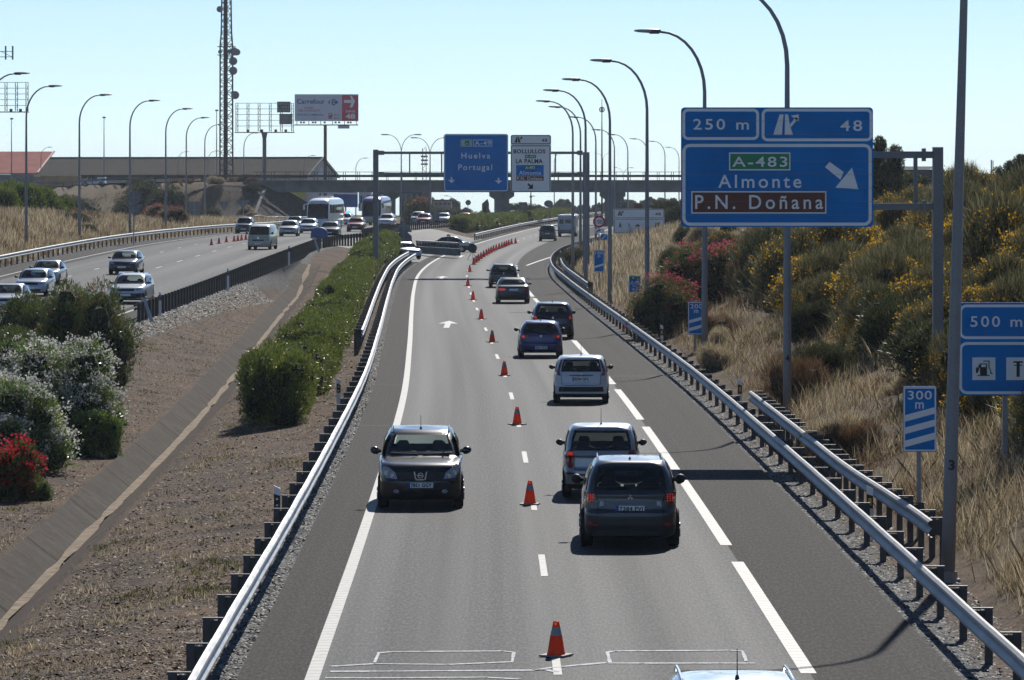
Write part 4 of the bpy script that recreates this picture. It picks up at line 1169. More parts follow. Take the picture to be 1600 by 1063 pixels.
# metal shed on the right skyline
Y = 520; xa, xb = PX(1398, Y), PX(1466, Y)
root = empty('metal_shed', (xa, Y, 3), 'dark corrugated metal shed on the right skyline behind the gantry', 'shed')
M['corr'] = tiles('corrugated_sheet', (.09, .10, .12), 3.0, (.05, .055, .065), False)
mb = MB(); mb.box(0, xb - xa, 0, 14, 0, PZ(265, Y) - 3); mb.build('wall', M['corr'], root)
mb = MB(); mb.add([(-.3, -.4, PZ(264.5, Y) - 3), (xb - xa + .3, -.4, PZ(264.5, Y) - 3), (xb - xa + .3, 7, PZ(260, Y) - 3), (-.3, 7, PZ(260, Y) - 3), (xb - xa + .3, 14.4, PZ(264.5, Y) - 3), (-.3, 14.4, PZ(264.5, Y) - 3)], [(0, 1, 2, 3), (3, 2, 4, 5)])
mb.build('roof', M['corr'], root)
# storehouse seen under the bridge, with posters
Y = 760
root = empty('poster_wall', (PX(455, Y), Y, 0), 'row of blue and white advertising hoardings seen under the left end of the bridge', 'hoarding')
def seg(px0, px1, py0, py1, mt, nm, yo=0):
    mb = MB(); mb.box(PX(px0, Y) - root.location.x, PX(px1, Y) - root.location.x, yo, yo + .15, PZ(py1, Y), PZ(py0, Y)); mb.build(nm, M[mt], root)
M['poster_white'] = plain('poster_white', (.55, .56, .58), .7, 0, .1, .6); M['poster_blue'] = plain('poster_blue', (.02, .10, .34), .6, 0, .1, .6)
M['poster_yellow'] = plain('poster_yellow', (.55, .45, .06), .6)
seg(455, 478, 297, 310, 'poster_yellow', 'poster'); seg(479, 520, 297, 302, 'poster_white', 'poster'); seg(521, 559, 297, 303, 'poster_white', 'poster'); seg(521, 559, 303.2, 324, 'poster_blue', 'poster', .01); seg(560.5, 581, 297, 330, 'poster_white', 'poster')
mb = MB()
for px in (462, 500, 540, 571): mb.box(PX(px, Y) - root.location.x - .1, PX(px, Y) - root.location.x + .1, .16, .3, -.5, PZ(300, Y))
mb.build('support', M['galv_dark'], root)
mb = MB()
for (a, b_, c_, d_) in ((563, 566, 306, 318), (567, 571, 308, 320), (573, 578, 305, 312), (484, 500, 298.5, 300.5), (503, 515, 298.5, 300.5), (526, 552, 299, 301)):
    mb.box(PX(a, Y) - root.location.x, PX(b_, Y) - root.location.x, -.02, -.003, PZ(d_, Y), PZ(c_, Y))
mb.build('poster_print', M['poster_blue'], root)
# dark silo like blocks right of pier one
Y = 860
root = empty('industrial_building', (PX(624, Y), Y, 0), 'grey ribbed industrial building seen through the bridge beside the pink bush', 'building')
mb = MB(); mb.box(0, PX(662, Y) - PX(624, Y), 0, 12, 0, PZ(298, Y)); mb.build('wall', M['corr'], root)
mb = MB(); mb.box(PX(663, Y) - PX(624, Y), PX(673, Y) - PX(624, Y), 1, 10, 0, PZ(299, Y)); mb.build('annex', M['conc_dark'], root)
for k in range(4):
    mb = MB(); a = .8 + k * 1.0; mb.box(a, a + .5, -.05, -.003, 1, PZ(300, Y) - .3); mb.build('pilaster', M['conc_dark'], root)
Y = 1050
root = empty('low_building', (PX(676, Y), Y, 0), 'low pale building beyond the bridge under the blue gantry sign', 'building')
mb = MB(); mb.box(0, PX(705, Y) - PX(676, Y), 0, 10, 0, PZ(314, Y)); mb.build('wall', M['conc_dark'], root)
mb = MB(); mb.box(-.3, PX(706, Y) - PX(676, Y), -.3, 10.3, PZ(314, Y) + .002, PZ(312.5, Y)); mb.build('roof', M['roof_grey'], root)
mb = MB()
for k in range(4): mb.box(.5 + k * .9, 1.0 + k * .9, -.03, -.003, PZ(320, Y), PZ(317, Y))
mb.build('window', M['win'], root)
root = empty('kiosk', (PX(753, 705), 705, 0), 'grey gabled utility box beside the bridge pier', 'utility box')
a = PX(764, 705) - PX(753, 705)
mb = MB(); z0, z1 = PZ(318.5, 705), PZ(311, 705); mb.prism([(0, -.3), (a, -.3), (a, z0 + .05), (a * .8, z1), (0, z0)], 0, 1.5); fix_normals(mb.build('body', M['conc_dark'], root))
mb = MB(); mb.box(a * .2, a * .6, -.04, -.003, .2, z0 - .4); mb.build('door', M['galv_dark'], root)

# ---------------------------------------------------------------- lattice mast
M['mast'] = plain('mast_steel', (.045, .045, .052), .7, .2, .2, 2)
M['dish'] = plain('dish_grey', (.20, .19, .21), .6, 0, .06)
Y = 750; S_ = F / Y
root = empty('lattice_mast', (PX(354, Y), Y, .5), 'tall lattice radio mast with round dishes behind the left embankment', 'radio mast')
H_ = 40.0
def half(z):   # half width in metres
    zz = z + .5
    zk = PZ(72, Y)
    return np.interp(zz, [0, zk - 2, zk, zk + 4, 45], [.96, .95, .92, .62, .55])
mb = MB()
for sx_, sy_ in ((-1, -.58), (1, -.58), (0, 1.15)):
    zs_ = [0, 8, PZ(76, Y) - .5, PZ(72, Y) - .5, PZ(50, Y) - .5, H_]
    mb.tube([(half(z) * sx_, half(z) * sy_, z) for z in zs_], .12, 6)
mb.build('leg', M['mast'], root)
mb = MB(); z = 0
corners = ((-1, -.58), (1, -.58), (0, 1.15))
k = 0
while z < H_ - 1:
    for i in range(3):
        a, b_ = corners[i], corners[(i + 1) % 3]
        h0, h1 = half(z), half(z + .9)
        mb.bar((a[0] * h0, a[1] * h0, z), (b_[0] * h0, b_[1] * h0, z), .075)
        if k % 2: a, b_ = b_, a
        mb.bar((a[0] * h0, a[1] * h0, z), (b_[0] * h1, b_[1] * h1, z + .9), .075)
    z += .9; k += 1
mb.build('bracing', M['mast'], root)
mb = MB(); mb.box(-.42, .05, -.64, -.5, 0, H_); mb.build('cable_tray', plain('cable_black', (.03, .03, .035), .7), root)
mb = MB()
for py in (73, 86):
    z = PZ(py, Y) - .5; mb.box(-1.35, 1.35, -1.0, 1.3, z - .06, z + .02)
mb.build('platform', M['mast'], root)
for (px, py, r_, fx) in ((344, 15, .48, -.6), (366.5, 81, .62, .3), (371, 82, .5, .8), (365, 96, .62, -.1), (365, 111, .62, -.1), (368, 149, .62, -.1), (344.5, 81.5, .3, 0), (359, 81, .36, 0)):
    mb = MB(); x = PX(px, Y) - root.location.x; z = PZ(py, Y) - .5
    mb.lathe([(.02, -.32), (r_ * .6, -.30), (r_, -.18), (r_, .12), (r_ * .4, .2), (.02, .2)], 18, 'y', (x, -1.05, z)); mb.bar((x, -.95, z), (math.copysign(.8, x) * .9, -.5, z), .08)
    fix_normals(mb.build('dish', M['dish'], root))
mb = MB(); mb.box(PX(346, Y) - root.location.x - .05, PX(346, Y) - root.location.x + .05, -.6, -.5, PZ(43, Y) - .5, PZ(28, Y) - .5); mb.build('panel_antenna', M['dish'], root)
for k, (px, top, Y, lab) in enumerate(((18, 187, 900, 'slender floodlight mast in front of the red roof'), (162.5, 185, 900, 'slender floodlight mast above the grey roof between two lamps'), (338.5, 174, 900, 'slender floodlight mast close to the lattice mast'))):
    root = empty('floodlight_mast', (PX(px, Y), Y, 3), lab, 'mast', 'slender floodlight masts')
    mb = MB(); h = PZ(top, Y) - 3; mb.tube([(0, 0, -4), (0, 0, h * .5), (0, 0, h)], [.13, .1, .06], 6); mb.build('pole', M['pole'], root)
    mb = MB(); mb.box(-.25, .3, -.15, .15, h + .002, h + .28); mb.build('floodlight', M['lamp_dark'], root)
# slim antenna poles
Y = 800
root = empty('antenna_mast', (PX(940.5, Y), Y, 0), 'slim antenna mast with a round cage near its top, among the right lamps', 'mast')
mb = MB(); mb.tube([(0, 0, -.5), (0, 0, 14), (0, 0, PZ(155, Y))], [.16, .1, .04], 8); mb.build('pole', M['mast'], root)
mb = MB(); zc = PZ(171.5, Y)
for k in range(5):
    a = math.pi * k / 5; mb.tube([(.42 * math.cos(q) * math.cos(a), .42 * math.cos(q) * math.sin(a), zc + .42 * math.sin(q)) for q in np.linspace(0, 2 * math.pi, 14)], .05, 5, cap=False)
mb.build('cage', M['mast'], root)
Y = 900
root = empty('small_lattice_tower', (PX(663, Y), Y, 0), 'small lattice telecom tower rising behind the bridge left of the blue gantry sign', 'radio mast')
mb = MB()
for sx_ in (-.33, .33): mb.box(sx_ - .06, sx_ + .06, -.06, .06, 0, PZ(232, Y))
mb.build('leg', M['mast'], root)
mb = MB()
for k in range(14): mb.bar((-.33 if k % 2 else .33, 0, 1 + k * .8), (.33 if k % 2 else -.33, 0, 1.8 + k * .8), .07)
mb.build('bracing', M['mast'], root)
mb = MB()
for z in (246, 252, 258): mb.box(-.62, .62, -.2, .2, PZ(z, Y), PZ(z, Y) + .3)
mb.build('antenna', M['dish'], root)
Y = 1150
root = empty('far_pylon', (PX(829.5, Y), Y, 0), 'thin far pylon seen through the bridge under the white gantry sign', 'mast')
mb = MB(); mb.tube([(0, 0, 0), (0, 0, PZ(299, Y))], [.22, .1], 6); mb.build('pole', M['mast'], root)
mb = MB(); mb.box(0, 1.0, -.1, .1, PZ(307, Y), PZ(306, Y)); mb.box(-.3, .3, -.2, .2, PZ(309, Y), PZ(306, Y)); mb.build('bracket', M['mast'], root)
Y = 480
root = empty('thin_pole', (PX(1549, Y), Y, ground_z(PX(1549, Y), Y)), 'thin twin pole on the right skyline among the bushes', 'pole')
mb = MB(); mb.box(-.06, .06, -.06, .06, -1, PZ(250, Y) - root.location.z); mb.build('post', M['pole'], root)
mb = MB(); mb.box(.12, .2, -.05, .05, -1, PZ(251, Y) - root.location.z); mb.build('side_post', M['pole'], root)

# ---------------------------------------------------------------- billboards
M['bb_grey'] = plain('billboard_sheet', (.66, .68, .76), .7, 0, .06, .6)
M['bb_red'] = plain('billboard_red', (.60, .03, .07), .6, 0, .06, .6)
M['bb_blue'] = plain('billboard_blue', (.03, .09, .27), .6)
M['bb_textred'] = plain('billboard_text_red', (.45, .07, .09), .6)
M['rust'] = plain('rusty_steel', (.12, .065, .05), .8, 0, .3, 1)
Y = 800
root = empty('advertising_billboard', (PX(508, Y), Y + .3, 2), 'white and red billboard on a rusty pole, arrow and exit 48 on it', 'billboard')
Bd = Board(Y, root)
Bd.panel(460.5, 560, 147.5, 189.5, .4, 'bb_grey', thick=.35)
mb = MB(); Bd.poly(mb, [(534.5, 189.4), (559.8, 189.4), (559.8, 149), (534.5, 148.6)], 1); Bd.done(mb, 'red_end', 'bb_red')
mb = MB(); Bd.text(mb, 'Carrefour', 464, 507.5, 155, 162.5, sp=1.0, bold=.02); Bd.text(mb, 'CENTRO COMERCIAL', 464, 506, 178, 181, sp=1.0)
Bd.poly(mb, [(524, 156), (528.8, 160), (524, 164), (524, 161.6), (521.5, 161.6), (521.5, 158.6), (524, 158.6)], 2)
# open ring of the emblem
pts_o = [(521.5 + 3.6 * math.cos(R(a)) * 1.0, 160 - 5.2 * math.sin(R(a))) for a in range(50, 311, 20)]
pts_i = [(521.8 + 1.7 * math.cos(R(a)), 160 - 3.0 * math.sin(R(a))) for a in range(50, 311, 20)]
for k in range(len(pts_o) - 1): Bd.poly(mb, [pts_o[k], pts_o[k + 1], pts_i[k + 1], pts_i[k]], 3)
Bd.done(mb, 'blue_print', 'bb_blue')
mb = MB(); Bd.text(mb, 'PALMA', 476, 490.5, 167.3, 170); Bd.text(mb, 'DEL CONDADO', 466.5, 500, 171.2, 174.6, sp=1.0); Bd.poly(mb, [(512, 160), (516.3, 155.6), (515.3, 160), (516.3, 164.2)], 2)
Bd.rect(mb, 513.2, 518.2, 176.5, 186, 2); Bd.rect(mb, 518.2, 519.3, 178, 184, 2); Bd.text(mb, '24 h', 521.5, 529.5, 178, 181.3); Bd.text(mb, '24 h', 521.5, 529.5, 183.2, 186.6); Bd.done(mb, 'red_print', 'bb_textred')
mb = MB(); Bd.rect(mb, 514.2, 517.2, 177.8, 179.8, 3); Bd.rect(mb, 537.5, 550, 156.5, 161, 2); Bd.poly(mb, [(546.5, 150.4), (550, 150.2), (554.8, 158.4), (550.5, 168.2), (546, 168), (550.3, 158.8)], 3)
Bd.text(mb, 'Salida', 540, 555, 172, 175.8, sp=1.0); Bd.text(mb, '48', 540, 555, 177.8, 186, sp=1.0, bold=.03); Bd.done(mb, 'white_print', 'sign_white')
mb = MB(); a, z_ = Bd.p(460, 195.2); b2, _ = Bd.p(560, 195.2); mb.box(a, b2, -.5, -.3, z_ - .12, z_ + .05)
for k in range(6): 
    q, _ = Bd.p(464 + k * 18.6, 190); mb.box(q - .05, q + .05, -.45, -.35, z_ + .051, z_ + .62)
mb.build('walkway', M['rust'], root)
for px in (470.5, 475, 489, 493, 507.5, 524.5, 530, 544, 548):
    q, zz = Bd.p(px, 191.6); mb = MB(); mb.box(q - .16, q + .16, -.75, -.51, zz - .14, zz + .14); mb.build('floodlight', M['lamp_dark'], root)
mb = MB(); a, z_ = Bd.p(528, 201.2); b2, z2 = Bd.p(546, 196); mb.box(a, b2, -.3, -.2, z_, z2); mb.build('small_plate', M['bb_grey'], root)
mb = MB(); zz = Bd.p(0, 196)[1]; mb.tube([(0, .3, -2.5), (0, .3, zz)], [.27, .25], 10); mb.build('pole', M['rust'], root)

M['frame'] = plain('frame_steel', (.10, .10, .12), .6, .3, .2, 2)
Y = 780
def empty_frame(x0, x1, y0, y1, ncol_, nrow, pole_px, Y, lab, polemat, braces=False):
    root = empty('empty_billboard_frame', (PX(pole_px, Y), Y + .2, 2), lab, 'billboard')
    Bd = Board(Y, root)
    mb = MB()
    for k in range(ncol_):
        px = x0 + (x1 - x0) * k / (ncol_ - 1); a, z0_ = Bd.p(px, y1); _, z1_ = Bd.p(px, y0); w = .045
        for dx in (-.16, .16): mb.box(a + dx - w, a + dx + w, -.06, .06, z0_, z1_)
        z = z0_; q = 0
        while z < z1_ - .4:
            mb.bar((a - .16 if q % 2 else a + .16, 0, z), (a + .16 if q % 2 else a - .16, 0, z + .42), .05); z += .42; q += 1
    mb.build('upright', M['frame'], root)
    mb = MB()
    for k in range(nrow):
        py = y0 + (y1 - y0) * k / nrow; a, z_ = Bd.p(x0 - 2, py); b_, _ = Bd.p(x1 + 2, py); mb.box(a, b_, -.13, -.07, z_ - .035, z_ + .035)
    mb.build('rail', M['frame'], root)
    mb = MB(); a, z_ = Bd.p(x0 - 3, y1 + .5); b_, _ = Bd.p(x1 + 3, y1 + .5); mb.box(a, b_, -.35, .35, z_ - .14, z_); mb.build('walkway', M['lamp_dark'], root)
    for px in (x0 + (x1 - x0) * .2, x0 + (x1 - x0) * .45, x0 + (x1 - x0) * .7, x0 + (x1 - x0) * .88):
        q, zz = Bd.p(px, y1 - 1.5); mb = MB(); mb.box(q - .2, q + .2, -.5, -.2, zz - .2, zz + .2); mb.build('floodlight', M['lamp_dark'], root)
    return root, Bd
root, Bd = empty_frame(370, 457, 161.5, 206, 6, 5, 413, Y, 'empty billboard frame with two small plates on a thick grey pole', 'pole')
mb = MB(); zz = Bd.p(0, 207)[1]; mb.tube([(0, .2, -2.5), (0, .2, zz - 1.0), (0, .2, zz)], [.32, .30, .5], 10); mb.build('pole', plain('pole_greenish', (.14, .155, .16), .7), root)
Bd.panel(433, 454, 159, 176, .3, 'win', 'plate', .05, 30)
mb = MB(); Bd.text(mb, 'ESPACIO', 434.8, 452.6, 160.3, 164, 31, 1.1); Bd.text(mb, 'LIBRE', 434.8, 452, 165.6, 169.6, 31, 1.5); Bd.text(mb, 'DE ESTE', 434.8, 452, 171.3, 174.8, 31, 1.1); Bd.done(mb, 'lettering', 'sign_back')
Bd.panel(436.5, 457, 178, 194.5, .3, 'sign_back', 'plate', .05, 30)
root, Bd = empty_frame(-40, 42, 129, 174, 6, 5, -20, 720, 'empty billboard frame cut by the left photo edge behind the second left lamp', 'pole')
mb = MB(); zz = Bd.p(0, 175)[1]; mb.tube([(0, .2, -2.5), (0, .2, zz)], [.36, .33], 10); mb.build('pole', M['pole'], root)
Y = 640
root = empty('antenna_array', (PX(-14, Y), Y, 1), 'ladder like antenna bars at the left photo edge above the lamp head', 'antenna')
mb = MB(); mb.tube([(0, 0, -1), (0, 0, PZ(66, Y) - 1)], [.2, .12], 8); mb.build('pole', M['pole'], root)
mb = MB()
for py in (80.5, 89): mb.box(0, PX(20, Y) - PX(-14, Y), -.04, .04, PZ(py, Y) - 1.05, PZ(py, Y) - .97)
mb.bar((1.2, 0, PZ(80.5, Y) - 1), (2.7, 0, PZ(89, Y) - 1), .06)
mb.build('boom', M['pole'], root)
for px in (-2, 9, 20):
    mb = MB(); x = PX(px, Y) - root.location.x; mb.box(x - .1, x + .1, -.2, -.06, PZ(93.5, Y) - 1, PZ(72, Y) - 1); mb.build('panel_antenna', M['sign_back'], root)
# ---------------------------------------------------------------- vehicles
def paint(name, col, metal=0.5, rough=0.32, coat=0.8):
    m, nt, b = newmat('paint_' + name)
    oc = objcoord(nt)
    n = tex_noise(nt, 2.2, 4, .6, oc)
    nt.links.new(ramp(nt, [(.3, tuple(c * .9 for c in col)), (.7, tuple(min(1, c * 1.06) for c in col))], n), b.inputs['Base Color'])
    b.inputs['Metallic'].default_value = metal; b.inputs['Roughness'].default_value = rough
    b.inputs['Coat Weight'].default_value = coat; b.inputs['Coat Roughness'].default_value = .06
    M[name] = m
paint('black_paint', (.010, .010, .012), .2, .3); paint('graphite', (.045, .048, .055), .6, .35); paint('silver_grey', (.34, .35, .37), .6, .35)
paint('white_paint', (.66, .68, .70), 0, .35); paint('blue_paint', (.02, .022, .13), .3, .32); paint('navy', (.012, .014, .05), .4, .32)
paint('dark_green', (.012, .018, .018), .4, .32); paint('ice_silver', (.50, .58, .64), .55, .3); paint('slate', (.05, .055, .075), .6, .35)
paint('cream', (.52, .49, .33), 0, .4); paint('red_paint', (.22, .012, .014), .3, .35); paint('bus_white', (.68, .70, .72), 0, .4); paint('bus_purple', (.16, .12, .28), .1, .4)
paint('bus_cream', (.55, .48, .25), 0, .45); paint('silver', (.42, .44, .46), .6, .32); paint('pale_blue', (.42, .50, .56), .5, .32); paint('police_green', (.015, .07, .05), .1, .35); paint('caravan', (.50, .52, .54), 0, .5); paint('pink_red', (.40, .06, .09), .3, .35)
m, nt, b = newmat('car_glass'); nt.nodes.remove(b)
tr = node(nt, 'ShaderNodeBsdfTransparent'); tr.inputs[0].default_value = (.74, .82, .79, 1)
gl = node(nt, 'ShaderNodeBsdfGlossy'); gl.inputs['Roughness'].default_value = .03; gl.inputs[0].default_value = (.9, .95, 1, 1)
lw = node(nt, 'ShaderNodeLayerWeight'); lw.inputs[0].default_value = .25
fac = math_(nt, 'MULTIPLY_ADD', lw.outputs['Fresnel'], .8, .03)
mx = node(nt, 'ShaderNodeMixShader'); nt.links.new(fac, mx.inputs[0]); nt.links.new(tr.outputs[0], mx.inputs[1]); nt.links.new(gl.outputs[0], mx.inputs[2])
nt.links.new(mx.outputs[0], nt.nodes['Material Output'].inputs[0]); M['glass'] = m
M['dark_glass'] = plain('tinted_glass', (.006, .008, .010), .08, 0, .05, 1, .28)
M['frit'] = plain('glass_edge_black', (.008, .008, .009), .25)
def lampmat(name, col, emit=0.0, rough=.15):
    m, nt, b = newmat(name); oc = objcoord(nt)
    v = node(nt, 'ShaderNodeTexVoronoi'); v.inputs['Scale'].default_value = 28; nt.links.new(oc, v.inputs['Vector'])
    nt.links.new(ramp(nt, [(0, tuple(c * 1.3 for c in col)), (.7, tuple(c * .6 for c in col))], v.outputs['Distance']), b.inputs['Base Color'])
    b.inputs['Roughness'].default_value = rough; b.inputs['Coat Weight'].default_value = .7
    if emit: b.inputs['Emission Color'].default_value = (1.0, .06, .02, 1); b.inputs['Emission Strength'].default_value = emit
    M[name] = m
lampmat('tail_red', (.30, .008, .010)); lampmat('brake_lit', (.55, .03, .015), .26); lampmat('head_clear', (.42, .45, .5)); lampmat('amber', (.6, .2, .02)); lampmat('tail_dark', (.10, .006, .008)); lampmat('reverse_clear', (.4, .38, .38))
m, nt, b = newmat('beacon_blue'); b.inputs['Base Color'].default_value = (.05, .3, .8, 1); b.inputs['Emission Color'].default_value = (.2, .7, 1, 1); b.inputs['Emission Strength'].default_value = 1.0; M['beacon_blue'] = m
m, nt, b = newmat('beacon_red'); b.inputs['Base Color'].default_value = (.7, .02, .05, 1); b.inputs['Emission Color'].default_value = (1, .03, .08, 1); b.inputs['Emission Strength'].default_value = .8; M['beacon_red'] = m

class Shell:
    """car body given as rows (z, half width, y_front, y_rear, corner radius, bow front, bow rear), y: 0 rear .. L front"""
    def __init__(self, rows, tap=.06, fine=1.0):
        self.tap = tap
        a = np.array(rows, float)
        # parameter by row; subdivide
        out = []
        n = len(a)
        t = np.arange(n)
        for i in range(n - 1):
            dz = abs(a[i + 1, 0] - a[i, 0]); dyf = abs(a[i + 1, 2] - a[i, 2]); dyr = abs(a[i + 1, 3] - a[i, 3])
            k = int(max(1, math.ceil(max(dz / .045, dyf / .12, dyr / .12) * fine)))
            for q in range(k): out.append(i + q / k)
        out.append(n - 1)
        out = np.array(out)
        # monotone cubic in the row index
        def mono(v):
            d = np.diff(v); m_ = np.zeros(n); m_[0], m_[-1] = d[0], d[-1]
            for i in range(1, n - 1):
                m_[i] = 0 if d[i - 1] * d[i] <= 0 else 2 * d[i - 1] * d[i] / (d[i - 1] + d[i])
            i = np.clip(np.floor(out).astype(int), 0, n - 2); u = out - i
            return (2 * u**3 - 3 * u**2 + 1) * v[i] + (u**3 - 2 * u**2 + u) * m_[i] + (-2 * u**3 + 3 * u**2) * v[i + 1] + (u**3 - u**2) * m_[i + 1]
        self.r = np.stack([mono(a[:, k]) for k in range(7)], 1)
        self.r[:, 0] = np.maximum.accumulate(self.r[:, 0] + np.arange(len(self.r)) * 1e-6)
    def at(self, z): return [float(np.interp(z, self.r[:, 0], self.r[:, k])) for k in range(1, 7)]
    @staticmethod
    def drop(x, hw, r):
        d = abs(x) - (hw - r)
        if d <= 0: return 0.0
        d = min(d, r * .9999)
        return r - math.sqrt(r * r - d * d)
    def yend(self, x, z, end):
        hw, yf, yr, r, bf, br = self.at(z); hw *= (1 - self.tap)
        if end == 'front': return yf - bf * (x / hw) ** 2 - self.drop(x, hw, r)
        return yr + br * (x / hw) ** 2 + self.drop(x, hw, r)
    def xside(self, y, z):
        hw, yf, yr, r, bf, br = self.at(z)
        s = (y - (yf + yr) / 2) / max(.1, (yf - yr) / 2); s = max(-1, min(1, s))
        return hw * (1 - self.tap * s * s)
    def contour(self, row, NE=22, NA=6, NS=12):
        z, hw, yf, yr, r, bf, br = row
        he = hw * (1 - self.tap); r = min(r, he * .98, (yf - yr) * .45)
        xs = [-he + r * (1 - math.cos(math.pi / 2 * k / NA)) for k in range(NA)]
        xs = [-(he - r) - r * math.cos(math.pi / 2 * k / NA) for k in range(NA)] + list(np.linspace(-(he - r), he - r, NE)) + [(he - r) + r * math.sin(math.pi / 2 * k / NA) for k in range(1, NA + 1)]
        rear = [(x, yr + br * (x / he) ** 2 + self.drop(x, he, r)) for x in xs]
        front = [(x, yf - bf * (x / he) ** 2 - self.drop(x, he, r)) for x in reversed(xs)]
        P = list(rear); tags = ['r'] * (len(rear) - 1)
        y0, y1 = rear[-1][1], front[0][1]
        for k in range(1, NS):
            s = -1 + 2 * k / NS; P.append((hw * (1 - self.tap * s * s), y0 + (y1 - y0) * k / NS))
        tags += ['s'] * NS
        P += front; tags += ['f'] * (len(front) - 1)
        for k in range(1, NS):
            s = 1 - 2 * k / NS; P.append((-hw * (1 - self.tap * s * s), y1 + (y0 - y1) * k / NS))
        tags += ['s'] * NS
        return P, tags

def inside(poly, x, z):
    c = False; n = len(poly)
    for i in range(n):
        x0, z0 = poly[i]; x1, z1 = poly[(i + 1) % n]
        if (z0 > z) != (z1 > z) and x < (x1 - x0) * (z - z0) / (z1 - z0) + x0: c = not c
    return c
def clip_cell(cell, poly):
    """convex clip of a cell against a convex polygon, both counter clockwise"""
    out = cell
    n = len(poly)
    for i in range(n):
        ax, az = poly[i]; bx, bz = poly[(i + 1) % n]
        inp, out = out, []
        if not inp: return []
        side = lambda p: (bx - ax) * (p[1] - az) - (bz - az) * (p[0] - ax)
        for k in range(len(inp)):
            p, q = inp[k], inp[(k + 1) % len(inp)]
            sp, sq = side(p), side(q)
            if sp >= 0: out.append(p)
            if sp * sq < 0:
                t = sp / (sp - sq); out.append((p[0] + (q[0] - p[0]) * t, p[1] + (q[1] - p[1]) * t))
    return out
def ccw(poly):
    a = sum(poly[i][0] * poly[(i + 1) % len(poly)][1] - poly[(i + 1) % len(poly)][0] * poly[i][1] for i in range(len(poly)))
    return poly if a > 0 else poly[::-1]
def inset(poly, d):
    cx = sum(p[0] for p in poly) / len(poly); cz = sum(p[1] for p in poly) / len(poly)
    w = max(p[0] for p in poly) - min(p[0] for p in poly); h = max(p[1] for p in poly) - min(p[1] for p in poly)
    return [(cx + (x - cx) * (1 - 2 * d / w), cz + (z - cz) * (1 - 2 * d / h)) for x, z in poly]
def mirror(poly): return [(-x, z) for x, z in poly][::-1]

